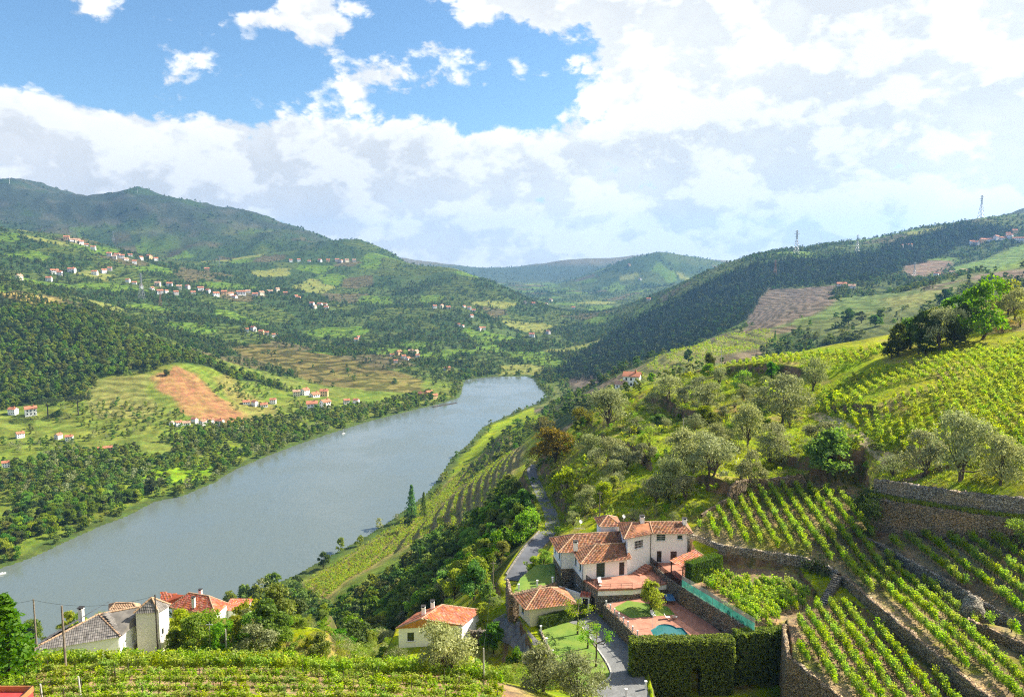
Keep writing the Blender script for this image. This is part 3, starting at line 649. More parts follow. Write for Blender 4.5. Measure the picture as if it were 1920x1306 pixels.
TR['bush'] = [make_tree('bush', 64+i, .06, 1600, M['bright'], M['bark'], 1.4, .1, 9, .65, 1, 5, 3, .0) for i in range(2)]
TR['olivebush'] = [make_tree('olive_bush', 68+i, .055, 1800, M['olive'], M['bark'], 1.3, .1, 10, .45, 1, 5, 3, .0) for i in range(2)]
def conifer(seed, n, leaf, m, w=.42, umbrella=False):
    rng = np.random.default_rng(seed)
    if umbrella:
        a = rng.random(n)*2*math.pi; r = np.sqrt(rng.random(n))*.62; P = np.stack([np.cos(a)*r, np.sin(a)*r, .80+.17*(1-(r/.62)**2)+rng.normal(size=n)*.035], 1); Nn = np.tile((0, 0, 1.), (n, 1))
        parts = [tube_np([(0, 0, -.04), (.01, 0, .35), (0, .01, .72)], [.035, .028, .02])]
        for i in range(7):
            a = i*.9; parts.append(tube_np([(0, 0, .55+.02*i), (math.cos(a)*.25, math.sin(a)*.25, .75), (math.cos(a)*.45, math.sin(a)*.45, .83)], [.014, .01, .004], 4))
    else:
        z = rng.random(n)**1.15*.93+.07; lev = np.floor(z*13)/13; rr = w*.5*(1.02-z)*(.75+.5*np.sin((z-lev)*13*math.pi))+.02; a = rng.random(n)*2*math.pi; r = rr*(.35+.75*rng.random(n)**.6)*(1+.25*np.sin(a*3+lev*40))
        P = np.stack([np.cos(a)*r, np.sin(a)*r, z], 1); Nn = np.stack([np.cos(a), np.sin(a), np.full(n, .5)], 1); parts = [tube_np([(0, 0, -.04), (0, 0, .5), (0, 0, .97)], [.022, .015, .004])]
    cv, cf = cards(P, Nn, np.full(n, leaf), .45, rng); tv, tf = join(parts)
    return mesh_np('conifer_trunk', tv, tf, M['bark_dark'], True), mesh_np('conifer_crown', cv, cf, m)
TR['cypress'] = [conifer(3, 1400, .06, M['broad'], .34)]
TR['pine'] = [conifer(5, 1000, .07, M['pine'], .55), conifer(6, 1000, .07, M['pine'], .48)]
TR['stonepine'] = [conifer(7, 1800, .06, M['pine'], .6, True)]
TREE_NAME = dict(olive='olive_tree', broad='broadleaf_tree', bright='broadleaf_tree', dark='evergreen_tree', golden='golden_tree', broom='broom_bush', bush='bush', olivebush='olive_bush', cypress='conifer_tree', pine='pine_tree', stonepine='umbrella_pine')
NTREE = [0]
def tree(kind, p, h, label, cat, group=None, wide=1.0, rot=None, var=None):
    i = NTREE[0]; NTREE[0] += 1; tk, cr = TR[kind][(i if var is None else var) % len(TR[kind])]
    e = bpy.data.objects.new(TREE_NAME[kind], None); COL.objects.link(e); e.location = (p[0], p[1], p[2]-.05); e.rotation_euler = (0, 0, rot if rot is not None else (i*2.39996) % 6.283); e.scale = (h*wide, h*wide, h)
    e.empty_display_size = .3; e['label'] = label; e['category'] = cat
    if group: e['group'] = group
    link('trunk', tk, e); link('crown', cr, e); return e
def tree_px(kind, px, py, hpx, label, cat, group=None, wide=1.0, lo=45, hi=9300):
    g = G(px, py, lo, hi)
    if g is None: return None
    return tree(kind, g, hpx*(g[1]*1.02)/F*1.03, label, cat, group, wide)
# instanced masses nobody could count -------------------------------------------------
def gn_tree():
    ng = bpy.data.node_groups.new('scatter', 'GeometryNodeTree')
    ng.interface.new_socket('Geometry', in_out='INPUT', socket_type='NodeSocketGeometry'); ng.interface.new_socket('Kinds', in_out='INPUT', socket_type='NodeSocketCollection')
    ng.interface.new_socket('Geometry', in_out='OUTPUT', socket_type='NodeSocketGeometry')
    gi = ng.nodes.new('NodeGroupInput'); go = ng.nodes.new('NodeGroupOutput'); ip = ng.nodes.new('GeometryNodeInstanceOnPoints'); ci = ng.nodes.new('GeometryNodeCollectionInfo')
    ci.inputs['Separate Children'].default_value = True; ci.inputs['Reset Children'].default_value = True
    def attr(nm, t):
        n = ng.nodes.new('GeometryNodeInputNamedAttribute'); n.data_type = t; n.inputs[0].default_value = nm; return n.outputs[0]
    ng.links.new(gi.outputs[0], ip.inputs['Points']); ng.links.new(gi.outputs[1], ci.inputs[0]); ng.links.new(ci.outputs[0], ip.inputs['Instance'])
    ip.inputs['Pick Instance'].default_value = True; ng.links.new(attr('kind_index', 'INT'), ip.inputs['Instance Index'])
    ng.links.new(attr('turn', 'FLOAT_VECTOR'), ip.inputs['Rotation']); ng.links.new(attr('size', 'FLOAT_VECTOR'), ip.inputs['Scale'])
    ng.links.new(ip.outputs[0], go.inputs[0]); return ng
GN = gn_tree()
def scatter_mass(name, P, size, protos, label, cat, rng, wide=(.85, 1.15), tilt=0.0, turn=None):
    P = np.asarray(P, float); n = len(P)
    if n == 0: return
    col = bpy.data.collections.new(name+'_kinds')
    for i, me in enumerate(protos): col.objects.link(bpy.data.objects.new('%s_kind_%02d' % (name, i), me))
    me = bpy.data.meshes.new(name); me.vertices.add(n); me.vertices.foreach_set('co', P.astype(np.float32).ravel())
    S = np.asarray(size, float)*np.ones(n); wv = rng.uniform(wide[0], wide[1], n)
    a = me.attributes.new('size', 'FLOAT_VECTOR', 'POINT'); a.data.foreach_set('vector', np.stack([S*wv, S*wv, S], 1).astype(np.float32).ravel())
    tz = rng.random(n)*6.283 if turn is None else turn
    a = me.attributes.new('turn', 'FLOAT_VECTOR', 'POINT'); a.data.foreach_set('vector', np.stack([rng.normal(size=n)*tilt, rng.normal(size=n)*tilt, tz], 1).astype(np.float32).ravel())
    a = me.attributes.new('kind_index', 'INT', 'POINT'); a.data.foreach_set('value', rng.integers(0, len(protos), n).astype(np.int32))
    o = link(name, me, kind='stuff', label=label, category=cat); md = o.modifiers.new('scatter', 'NODES'); md.node_group = GN
    md[[i.identifier for i in GN.interface.items_tree if i.name == 'Kinds'][0]] = col
    return o
def lattice(poly, sp, rng, jit=.45):
    q = np.array([p[:2] for p in poly]); x0, y0 = q.min(0); x1, y1 = q.max(0)
    x, y = np.meshgrid(np.arange(x0, x1, sp), np.arange(y0, y1, sp)); x = x.ravel()+rng.uniform(-jit, jit, x.size)*sp; y = y.ravel()+rng.uniform(-jit, jit, y.size)*sp
    k = pip(x, y, poly); return x[k], y[k]
def attr_at(A, x, y):
    a, r = rows_to_az(x, y); i = np.clip(np.rint((a-A0)/(A1-A0)*(NA-1)), 0, NA-1).astype(int); j = np.clip(np.rint(np.interp(r, radii, np.arange(NRAD))), 0, NRAD-1).astype(int); return A[i, j]
# ray horizon per azimuth: what lies hidden behind a nearer rise needs no plants
SL = (GZ-CZ)/GR; HORIZ = np.maximum.accumulate(SL, axis=1)
def visible(x, y, up=12.0):
    r = np.hypot(x, y); return (H(x, y)+up-CZ)/r > attr_at(HORIZ, x, y)-.001
def lod(seed, n, leaf, m, w=.8, con=False):
    if con: t, c = conifer(seed, n, leaf, m, w)
    else: t, c = make_tree('far', seed, leaf, n, m, M['bark_dark'], w, .12, 7, .75, 1, 4, 1, .02)
    return c
FAR_B = [lod(100+i, 170, .19, M['farleaf'], .95) for i in range(4)]
FAR_P = [lod(110+i, 90, .17, M['pine_far_shaded'], .55, True) for i in range(3)]
MID_B = [lod(120+i, 620, .12, M['midleaf'], .95) for i in range(4)]
MID_D = [lod(130+i, 380, .12, M['darkleaf'], .9) for i in range(2)]
MID_O = [lod(140+i, 420, .11, M['olive'], 1.1) for i in range(2)]
MID_P = [lod(150+i, 300, .11, M['pine'], .5, True) for i in range(3)]
# ---------------------------------------------------------------- far woods (masses)
rng = np.random.default_rng(5)
x, y = lattice(RIGHT_WOOD, 8.5, rng); k = visible(x, y, 16); x, y = x[k], y[k]
scatter_mass('forest', np.stack([x, y, H(x, y)-.5], 1), rng.uniform(8, 15, len(x)), FAR_P+FAR_P+MID_D, 'dark pine forest covering the hillside right of the river', 'forest', rng)
x, y = lattice(LEFT_WOOD, 7.5, rng); k = visible(x, y, 14); x, y = x[k], y[k]
up = H(x, y)+fbm(x/50, y/50, 3, 7)*60 > 118
for nm, kk, pr, lab in (('wood', ~up, MID_B+MID_D[:1], 'bright green broadleaf wood on the lower spur of the left bank'), ('pine_wood', up, MID_P+MID_D+MID_B[:1], 'dark pine wood along the crest of the left spur')):
    scatter_mass(nm, np.stack([x[kk], y[kk], H(x[kk], y[kk])-.4], 1), rng.uniform(4.5, 13, kk.sum()), pr, lab, 'wood', rng)
# hillside woods: every parcel that is wooded
xs, ys = [], []
for r0, r1, sp in ((440, 1180, 11), (1180, 1900, 8.6), (1900, 2800, 11.5), (2800, 4300, 20), (4300, 7000, 42)):
    n = int((r1*r1-r0*r0)*R(76)/2/sp/sp); r = np.sqrt(rng.uniform(r0*r0, r1*r1, n)); a = rng.uniform(R(-38), R(38), n)
    xs.append(r*np.sin(a)); ys.append(r*np.cos(a))
x = np.concatenate(xs); y = np.concatenate(ys)
k = (attr_at(WOOD, x, y) > rng.random(len(x))) & (attr_at(SDR, x, y) > 6) & visible(x, y, 8) & ((np.hypot(x, y) > 1180) | ((x > 40) & (np.hypot(x, y) > 480))) & ~pip(x, y, FAR_TERR) & ~pip(x, y, RIGHT_WOOD) & ~pip(x, y, LEFT_WOOD)
x, y = x[k], y[k]; r = np.hypot(x, y)
scatter_mass('hillside_wood', np.stack([x, y, H(x, y)-.5], 1), rng.uniform(3.5, 10.5, len(x))*np.where(r > 4000, 1.5, 1), FAR_B+FAR_P[:1]+FAR_B, 'dark green woods and scrub scattered over the far hillsides', 'woods', rng)
k2 = r < 2700; jx = x[k2]+rng.normal(size=k2.sum())*6; jy = y[k2]+rng.normal(size=k2.sum())*6
scatter_mass('hillside_scrub', np.stack([jx, jy, H(jx, jy)-.4], 1), rng.uniform(2.2, 5, len(jx)), FAR_B+[MID_B[0], MID_O[0]], 'lower scrub between the trees of the far hillsides', 'scrub', rng, (1.0, 1.7))
# ridge-top trees along the right skyline
# orchards on the left flat: nearest become trees of their own, the rest one mass
ORCH = GP([(-60,1060),(0,1040),(180,965),(290,925),(430,870),(560,822),(700,775),(830,745),(800,735),(700,760),(560,775),(440,795),(330,820),(200,850),(90,840),(-60,860)], 380, 1400)
x, y = lattice(ORCH, 6.6, rng, .42); d = -sdf(x, y, RIVER)
dens = fbm(x/60, y/38, 3, 131)
k = (d < -7) & ((dens > -.16) | (attr_at(SDR, x, y) < 26)); x, y = x[k], y[k]
ring = attr_at(SDR, x, y)
order = np.argsort(np.hypot(x, y)); ORCH_PTS = [(x[i], y[i], ring[i]) for i in order]
NEARN = 150
rest = order[NEARN:]
scatter_mass('orchard', np.stack([x[rest], y[rest], H(x[rest], y[rest])-.3], 1), rng.uniform(6, 10.5, len(rest)), MID_B+MID_B[:2]+MID_D[:1]+MID_O[:1], 'dense green orchard trees on the flat left bank', 'orchard', rng)
for i, (a, c, q) in enumerate(ORCH_PTS[:NEARN]):
    kd = ('broad', 'broad', 'broad', 'bright', 'dark')[i % 5]
    tree(kd, (a, c, float(H(a, c))), rng.uniform(7, 11)*(1.25 if q < 25 else 1), 'leafy green orchard tree near the water on the left bank', 'tree', 'orchard trees on the left bank', 1.1)
# loose bushes over the rest of the left fields
fx, fy = lattice(GP([(-60,860),(90,840),(330,820),(560,770),(640,745),(540,725),(470,700),(330,770),(180,745),(-60,760)], 500, 1300), 9.5, rng, .5)
k = (fbm(fx/40, fy/40, 3, 141) > -.03) & (attr_at(SDR, fx, fy) > 8) & (attr_at(WOOD, fx, fy) > .01); fx, fy = fx[k], fy[k]
scatter_mass('field_trees', np.stack([fx, fy, H(fx, fy)-.3], 1), rng.uniform(3, 7, len(fx)), MID_B+MID_O[:1], 'small trees and bushes dotted over the left bank fields', 'bushes', rng)
# both river banks: willows and scrub at the water's edge
bx, by = [], []
for (x0, y0), (x1, y1) in zip(RIVER[:-1], RIVER[1:]):
    n = int(math.hypot(x1-x0, y1-y0)/4.2); t = rng.random(n); nx, ny = -(y1-y0), x1-x0; q = math.hypot(nx, ny); o = rng.uniform(1, 14, n)
    for sg in (1, -1): bx += list(x0+(x1-x0)*t+sg*nx/q*o); by += list(y0+(y1-y0)*t+sg*ny/q*o)
bx = np.array(bx); by = np.array(by); k = (attr_at(SDR, bx, by) > 1.5) & (fbm(bx/30, by/30, 2, 151) > -.25) & ((bx < -150) | (by > 1000) | (rng.random(len(bx)) < .35)); bx, by = bx[k], by[k]
scatter_mass('riverbank_scrub', np.stack([bx, by, H(bx, by)-.3], 1), rng.uniform(3, 7, len(bx))*np.where(bx < -60, 1.55, 1), MID_B+MID_B[:2]+MID_O[:1], 'willow scrub lining the water edge on both banks', 'scrub', rng)
# woods on the riverside slope of the right bank
RB = GP([(1000,705),(1040,715),(1060,745),(1035,770),(960,800),(905,845),(860,880),(880,900),(960,850),(1000,810),(1100,755),(1160,735),(1060,700)], 400, 1500)
x, y = lattice(RB, 9, rng, .5); k = (attr_at(SDR, x, y) > 4) & (fbm(x/60, y/60, 3, 161) > -.12) & ~pip(x, y, FAR_TERR); x, y = x[k], y[k]
scatter_mass('slope_wood', np.stack([x, y, H(x, y)-.4], 1), rng.uniform(4, 9, len(x)), MID_B+MID_D, 'dark green trees on the right bank slope by the bend', 'wood', rng)
def ordw(n):
    """21 -> twenty-first"""
    a = ['', 'first', 'second', 'third', 'fourth', 'fifth', 'sixth', 'seventh', 'eighth', 'ninth', 'tenth', 'eleventh', 'twelfth', 'thirteenth', 'fourteenth', 'fifteenth', 'sixteenth', 'seventeenth', 'eighteenth', 'nineteenth']
    t = ['', '', 'twent', 'thirt', 'fort', 'fift', 'sixt', 'sevent', 'eight', 'ninet']
    return a[n] if n < 20 else (t[n//10]+'ieth' if n % 10 == 0 else t[n//10]+'y-'+a[n % 10])
# ---------------------------------------------------------------- building kit
class MB:
    """collects faces for ONE mesh object"""
    def __init__(s): s.v = []; s.f = []
    def face(s, *p):
        o = len(s.v); s.v += [tuple(map(float, q)) for q in p]; s.f.append(tuple(range(o, o+len(p))))
    def box(s, x0, x1, y0, y1, z0, z1):
        p = [(x, y, z) for z in (z0, z1) for x, y in ((x0, y0), (x1, y0), (x1, y1), (x0, y1))]
        for f in ((3, 2, 1, 0), (4, 5, 6, 7), (0, 1, 5, 4), (1, 2, 6, 5), (2, 3, 7, 6), (3, 0, 4, 7)): s.face(*[p[i] for i in f])
    def obox(s, c, ux, hx, hy, z0, z1):
        """box centred at c (xy), local x axis along unit ux"""
        u = np.array(ux[:2]); v = np.array((-u[1], u[0])); c = np.array(c[:2])
        q = [c-u*hx-v*hy, c+u*hx-v*hy, c+u*hx+v*hy, c-u*hx+v*hy]; s.prism(q, z0, z1)
    def prism(s, poly, z0, z1):
        n = len(poly); a = sum(poly[i][0]*poly[(i+1) % n][1]-poly[(i+1) % n][0]*poly[i][1] for i in range(n))
        if a < 0: poly = poly[::-1]
        s.face(*[(q[0], q[1], z1) for q in poly]); s.face(*[(q[0], q[1], z0) for q in poly[::-1]])
        for i in range(n):
            p, q = poly[i], poly[(i+1) % n]; s.face((p[0], p[1], z0), (q[0], q[1], z0), (q[0], q[1], z1), (p[0], p[1], z1))
    def tube(s, p, q, r0, r1=None, seg=6, caps=True):
        v, f = tube_np([p, q], [r0, r1 if r1 is not None else r0], seg); o = len(s.v); s.v += [tuple(a) for a in v]; s.f += [tuple(int(i)+o for i in a) for a in f]
        if caps: s.f.append(tuple(o+seg+k for k in range(seg)))
    def wall(s, p0, p1, z0, z1, ops=(), depth=.14):
        """upright wall from p0 to p1 with openings (s0,s1,za,zb) cut out and reveals behind"""
        p0 = np.array(p0[:2], float); p1 = np.array(p1[:2], float); Ln = np.linalg.norm(p1-p0); u = (p1-p0)/Ln; nin = np.array((-u[1], u[0]))
        X = sorted({0.0, Ln, *[min(max(o[i], 0), Ln) for o in ops for i in (0, 1)]}); Z = sorted({z0, z1, *[min(max(o[i], z0), z1) for o in ops for i in (2, 3)]})
        P = lambda a, z, d=0.0: (*(p0+u*a+nin*d), z)
        for a, c in zip(X[:-1], X[1:]):
            for e, g in zip(Z[:-1], Z[1:]):
                mx, mz = (a+c)/2, (e+g)/2
                if any(o[0] < mx < o[1] and o[2] < mz < o[3] for o in ops): continue
                s.face(P(a, e), P(c, e), P(c, g), P(a, g))
        for a, c, e, g in [o[:4] for o in ops]:
            s.face(P(a, e), P(a, e, depth), P(a, g, depth), P(a, g)); s.face(P(c, e, depth), P(c, e), P(c, g), P(c, g, depth))
            s.face(P(a, g), P(a, g, depth), P(c, g, depth), P(c, g)); s.face(P(a, e, depth), P(a, e), P(c, e), P(c, e, depth))
    def build(s, name, m, parent=None, smooth=False, **props):
        me = bpy.data.meshes.new(name); me.from_pydata(s.v, [], s.f)
        if smooth: me.polygons.foreach_set('use_smooth', np.ones(len(me.polygons), bool))
        me.materials.append(m); o = link(name, me, None, **props)
        if parent is not None: o.parent = parent
        return o
def thing(name, label, cat, group=None, loc=(0, 0, 0)):
    e = bpy.data.objects.new(name, None); COL.objects.link(e); e.empty_display_size = .5; e['label'] = label; e['category'] = cat
    if group: e['group'] = group
    e.location = loc; return e
def wall_px(p0, p1, rect):
    """photo rectangle (left, top, right, bottom) -> opening on the wall p0-p1"""
    p0 = np.array(p0[:2], float); p1 = np.array(p1[:2], float); Ln = np.linalg.norm(p1-p0); u = (p1-p0)/Ln; n = np.array((-u[1], u[0])); o = []
    for px, py in ((rect[0], rect[1]), (rect[2], rect[3]), (rect[0], rect[3])):
        d = ray(px, py); k = (p0@n)/(d[:2]@n); q = d*k; o.append(((q[:2]-p0)@u, q[2]+CZ))
    a, c = sorted((o[0][0], o[1][0])); return (a, c, min(o[1][1], o[2][1]), o[0][1])
def pane(parent, p0, p1, op, m, depth, name='window', bars=0, frame=True):
    p0 = np.array(p0[:2], float); p1 = np.array(p1[:2], float); u = (p1-p0)/np.linalg.norm(p1-p0); n = np.array((-u[1], u[0])); a, c, e, g = op[:4]
    P = lambda s_, z, d: (*(p0+u*s_+n*d), z)
    mb = MB(); mb.face(P(a, e, depth), P(c, e, depth), P(c, g, depth), P(a, g, depth)); w_ = mb.build(name, m, parent)
    if frame:
        fb = MB(); t = .07
        for s0, s1, z0, z1 in ((a, a+t, e, g), (c-t, c, e, g), (a+t, c-t, g-t, g), (a+t, c-t, e, e+t))[:(4 if name == 'window' else 3)]:
            mb2 = [P(s0, z0, depth-.05), P(s1, z0, depth-.05), P(s1, z1, depth-.05), P(s0, z1, depth-.05)]; fb.face(*mb2)
            fb.face(P(s0, z0, depth), P(s0, z0, depth-.05), P(s0, z1, depth-.05), P(s0, z1, depth)); fb.face(P(s1, z0, depth-.05), P(s1, z0, depth), P(s1, z1, depth), P(s1, z1, depth-.05))
        if bars:
            for i in range(1, bars):
                s_ = a+(c-a)*i/bars; fb.face(P(s_-.025, e, depth-.06), P(s_+.025, e, depth-.06), P(s_+.025, g, depth-.06), P(s_-.025, g, depth-.06))
            for i in range(1, 3):
                z_ = e+(g-e)*i/3; fb.face(P(a, z_-.025, depth-.063), P(c, z_-.025, depth-.063), P(c, z_+.025, depth-.063), P(a, z_+.025, depth-.063))
        fb.build('frame', M['frame'], w_)
    if name == 'window':
        sb = MB(); q0 = p0+u*(a-.08); q1 = p0+u*(c+.08); c_ = (q0+q1)/2-n*.04; sb.obox(c_, u, (c-a)/2+.08, .10, e-.08, e-.003); sb.build('sill', M['frame'], w_)
    return w_
def roof(parent, planes, m, tile=.26, row=.42, ridges=(), thick=.10, under=None, flat=1.0):
    """each plane: 3D polygon with its eave as the first edge; clay tiles laid in rows as real barrels"""
    base = MB()
    for pl in planes:
        p = [np.array(q, float) for q in pl]; base.face(*p); 
    rb = base.build('roof', under or m, parent)
    V = []; Fq = []; o = 0
    for pl in planes:
        p = [np.array(q, float) for q in pl]; u = p[1]-p[0]; u /= np.linalg.norm(u); nn = np.zeros(3)
        for i in range(1, len(p)-1): nn += np.cross(p[i]-p[0], p[i+1]-p[0])
        nn /= np.linalg.norm(nn)
        if nn[2] < 0: nn = -nn
        up = np.cross(nn, u)
        if up[2] < 0: up = -up
        q2 = [((q-p[0])@u, (q-p[0])@up) for q in p]; xs = [q[0] for q in q2]; ys = [q[1] for q in q2]
        gx, gy = np.meshgrid(np.arange(min(xs)+tile/2, max(xs), tile), np.arange(min(ys)+row/2-.05, max(ys), row)); gx = gx.ravel(); gy = gy.ravel()
        k = pip(gx, gy, q2); gx, gy = gx[k], gy[k]; h = tile*.5
        prof = [(-h, 0.0), (-h*.55, .075*flat), (0, .10*flat), (h*.55, .075*flat), (h, 0.0)]
        for cx, cy in zip(gx, gy):
            j = random.uniform(-.012, .012)
            for (px, ph) in prof:
                a = p[0]+u*(cx+px*.96); V.append(a+up*(cy-row*.56)+nn*(ph+.05+j)); V.append(a+up*(cy+row*.5)+nn*(ph+.004+j))
            for i in range(4): Fq.append((o+2*i, o+2*i+2, o+2*i+3, o+2*i+1))
            o += 10
    t = link('tiles', mesh_np('tiles', V, Fq, m), rb, kind='stuff')
    if ridges:
        for a, c in ridges:
            rm = MB(); a = np.array(a, float); c = np.array(c, float); n = max(2, int(np.linalg.norm(c-a)/.45))
            for i in range(n):
                s0 = a+(c-a)*(i/n); s1 = a+(c-a)*((i+1.12)/n); rm.tube(s0+(0, 0, .06), s1+(0, 0, .05), .15, .12, 8)
            rm.build('ridge_cap', M['tile_pale'], rb)
    return rb
def hip(c, z, rise, inset=None, r0=None, r1=None):
    """hip roof over quad c (counter-clockwise xy, eave 0-1 long side): planes + ridge lines"""
    c = [np.array((q[0], q[1], z)) for q in c]
    if r0 is None:
        m0 = (c[0]+c[3])/2; m1 = (c[1]+c[2])/2; d = m1-m0; Ln = np.linalg.norm(d); d /= Ln; w_ = np.linalg.norm(c[3]-c[0])/2 if inset is None else inset
        r0 = m0+d*min(w_, Ln*.49)+np.array((0, 0, rise)); r1 = m1-d*min(w_, Ln*.49)+np.array((0, 0, rise))
    else: r0 = np.array(r0, float); r1 = np.array(r1, float)
    return [(c[0], c[1], r1, r0), (c[1], c[2], r1), (c[2], c[3], r0, r1), (c[3], c[0], r0)], [(c[0], r0), (c[1], r1), (c[2], r1), (c[3], r0), (r0, r1)]
def chimney(parent, x, y, z0, z1, w_=.55, m=None):
    c = MB(); c.box(x-w_/2, x+w_/2, y-w_/2, y+w_/2, z0, z1-.28); c.box(x-w_/2-.06, x+w_/2+.06, y-w_/2-.06, y+w_/2+.06, z1-.36, z1-.28)
    for sx in (-1, 1):
        for sy in (-1, 1): c.box(x+sx*(w_/2-.08)-.05, x+sx*(w_/2-.08)+.05, y+sy*(w_/2-.08)-.05, y+sy*(w_/2-.08)+.05, z1-.28, z1-.08)
    o = c.build('chimney', m or M['white'], parent); k = MB(); k.box(x-w_/2-.1, x+w_/2+.1, y-w_/2-.1, y+w_/2+.1, z1-.08, z1); k.build('chimney_cap', M['dark'], o); return o
def floor_poly(name, outer, z, m, holes=(), parent=None, thick=0.0, **props):
    bm = bmesh.new(); es = []
    for ring in [outer, *holes]:
        vs = [bm.verts.new((q[0], q[1], z)) for q in ring]
        es += [bm.edges.new((vs[i], vs[(i+1) % len(vs)])) for i in range(len(vs))]
    bmesh.ops.triangle_fill(bm, use_beauty=True, edges=es)
    if thick:
        r = bmesh.ops.extrude_face_region(bm, geom=bm.faces[:]); bmesh.ops.translate(bm, vec=(0, 0, -thick), verts=[q for q in r['geom'] if isinstance(q, bmesh.types.BMVert)])
    bmesh.ops.recalc_face_normals(bm, faces=bm.faces[:])
    if not thick:
        for f in bm.faces:
            if f.normal.z < 0: f.normal_flip()
    me = bpy.data.meshes.new(name); bm.to_mesh(me); bm.free(); me.materials.append(m); return link(name, me, parent, **props)
def stone_wall(name, line, zb, zt, label, m=None, thick=.55, rough=.10, cap=True, seed=0, group=None, cat='stone wall'):
    """retaining wall along a polyline: uneven faces and a ragged top; zb/zt floats, lists or functions of (x,y)"""
    P = []; n = len(line)
    tl = lambda v, i: v[i] if isinstance(v, (list, tuple)) else v
    for i in range(n-1):
        a = np.array(line[i][:2], float); c = np.array(line[i+1][:2], float); k = max(1, int(np.linalg.norm(c-a)/.35))
        for j in range(k):
            t = j/k; q = a+(c-a)*t; P.append((q[0], q[1], tl(zb, i)*(1-t)+tl(zb, i+1)*t if not callable(zb) else float(zb(q[0], q[1])), tl(zt, i)*(1-t)+tl(zt, i+1)*t if not callable(zt) else float(zt(q[0], q[1]))))
    q = np.array(line[-1][:2], float); P.append((q[0], q[1], tl(zb, n-1) if not callable(zb) else float(zb(*q)), tl(zt, n-1) if not callable(zt) else float(zt(*q))))
    P = np.array(P); d = np.gradient(P[:, :2], axis=0); d /= np.linalg.norm(d, axis=1)[:, None]+1e-9; nr = np.stack([-d[:, 1], d[:, 0]], 1)
    rg = np.random.default_rng(seed+len(P)); hz = max(2, int((P[:, 3]-P[:, 2]).max()/.33)); rows = []
    prof = [(-thick/2, k/hz) for k in range(hz+1)]+[(0, 1.0)]+[(thick/2, 1-k/hz) for k in range(hz+1)]
    for off, t in prof:
        r = rg.normal(size=len(P))*rough*.5; batter = (1-t)*.12*np.sign(off)
        xy = P[:, :2]+nr*(off+batter+r)[:, None] if off else P[:, :2]+nr*(r*.5)[:, None]
        z = P[:, 2]+(P[:, 3]-P[:, 2])*t+(rg.normal(size=len(P))*rough*(.9 if t > .95 else .3)); rows.append(np.concatenate([xy, z[:, None]], 1))
    V_ = np.concatenate(rows); Fq = grid_faces(len(prof), len(P))
    o = link(name, mesh_np(name, V_, Fq, m or M['stone']), None, label=label, category=cat)
    if group: o['group'] = group
    return o
# ---------------------------------------------------------------- the villa
def z6(a, c): return 1020+a/5.677, 950+c/5.677
def z1(a, c): return 900+a/3.2, 900+c/3.2
def r6(a, c, d, e): return (*z6(a, c), *z6(d, e))
vil = thing('villa', 'white two-storey villa with clay tile hip roofs above the pool', 'house')
A_ = (12.6, 127.0); B_ = (20.7, 129.1); C_ = (20.7, 129.75); D_ = (25.5, 132.4); E_ = (32.3, 132.5); E2 = (32.6, 137.2); R1_ = (11.3, 132.6); R2_ = (9.1, 132.3); R3_ = (8.0, 138.6); R4_ = (20.5, 141.0)
EL = ZT+3.05; ET = ZT+6.6
def walls(segs, m, name='wall'):
    mb = MB()
    for p0, p1, a, c, ops in segs: mb.wall(p0, p1, a, c, ops)
    return mb.build(name, m, vil)
o_door = wall_px(A_, B_, r6(557, 598, 650, 740)); o_door = (o_door[0], o_door[1], ZT+.03, o_door[3]); o_dd = wall_px(A_, B_, r6(800, 588, 857, 722)); o_dd = (o_dd[0], o_dd[1], ZT+.03, o_dd[3])
o_lat = wall_px(C_, D_, r6(965, 365, 1055, 428)); o_sh = wall_px(D_, E_, r6(1197, 290, 1294, 358)); o_sm = wall_px(D_, E_, r6(1418, 297, 1475, 345))
o_pd = wall_px(D_, E_, r6(1200, 467, 1252, 580)); o_pd = (o_pd[0], o_pd[1], ZU+.03, o_pd[3]); o_pw = wall_px(D_, E_, r6(1345, 470, 1415, 545)); o_pw = (o_pw[0], o_pw[1], ZU+.03, o_pw[3])
SEG = [(A_, B_, ZT-.3, EL, [o_door, o_dd]), (B_, C_, ZT-.3, ET, []), (C_, D_, ZT-.3, ET, [o_lat]), (D_, E_, ZU-.4, ET, [o_sh, o_sm, o_pd, o_pw]), (E_, E2, ZT, ET, []), (E2, (20.5, 137.2), ZT, ET, []), ((20.5, 137.2), R4_, ZT, EL+1.8, []), (R4_, R3_, ZT, EL, [])]
lw = [(.9, 1.9, ZT+.9, ZT+2.3), (3.6, 4.6, ZT+.9, ZT+2.3)]; lw2 = [(1.0, 1.9, ZT+.9, ZT+2.2), (4.2, 5.1, ZT+.9, ZT+2.2)]
SEG += [(R3_, R2_, ZT-.25, EL, lw2), (R2_, R1_, ZT-.25, EL, []), (R1_, A_, ZT-.25, EL, lw)]
walls(SEG, M['white'])
tall_left = MB(); tw = (1.0, 1.9, ZT+4.0, ZT+5.4); tall_left.wall((20.5, 137.2), (20.7, 129.76), EL-.3, ET, [(5.3, 6.2, ZT+4.2, ZT+5.5)]); tall_left.build('wall', M['white'], vil); pane(vil, (20.5, 137.2), (20.7, 129.76), (5.3, 6.2, ZT+4.2, ZT+5.5), M['green'], .08)
for p0, p1, op, m, nm, br in ((A_, B_, o_door, M['green'], 'door', 0), (A_, B_, o_dd, M['dark'], 'door', 0), (C_, D_, o_lat, M['glass'], 'window', 6), (D_, E_, o_sh, M['green'], 'window', 2), (D_, E_, o_sm, M['green'], 'window', 0),
                              (D_, E_, o_pd, M['dark'], 'door', 0), (D_, E_, o_pw, M['glass'], 'door', 0)): pane(vil, p0, p1, op, m, .13, nm, br)
for op in lw: pane(vil, R1_, A_, op, M['green'], .1)
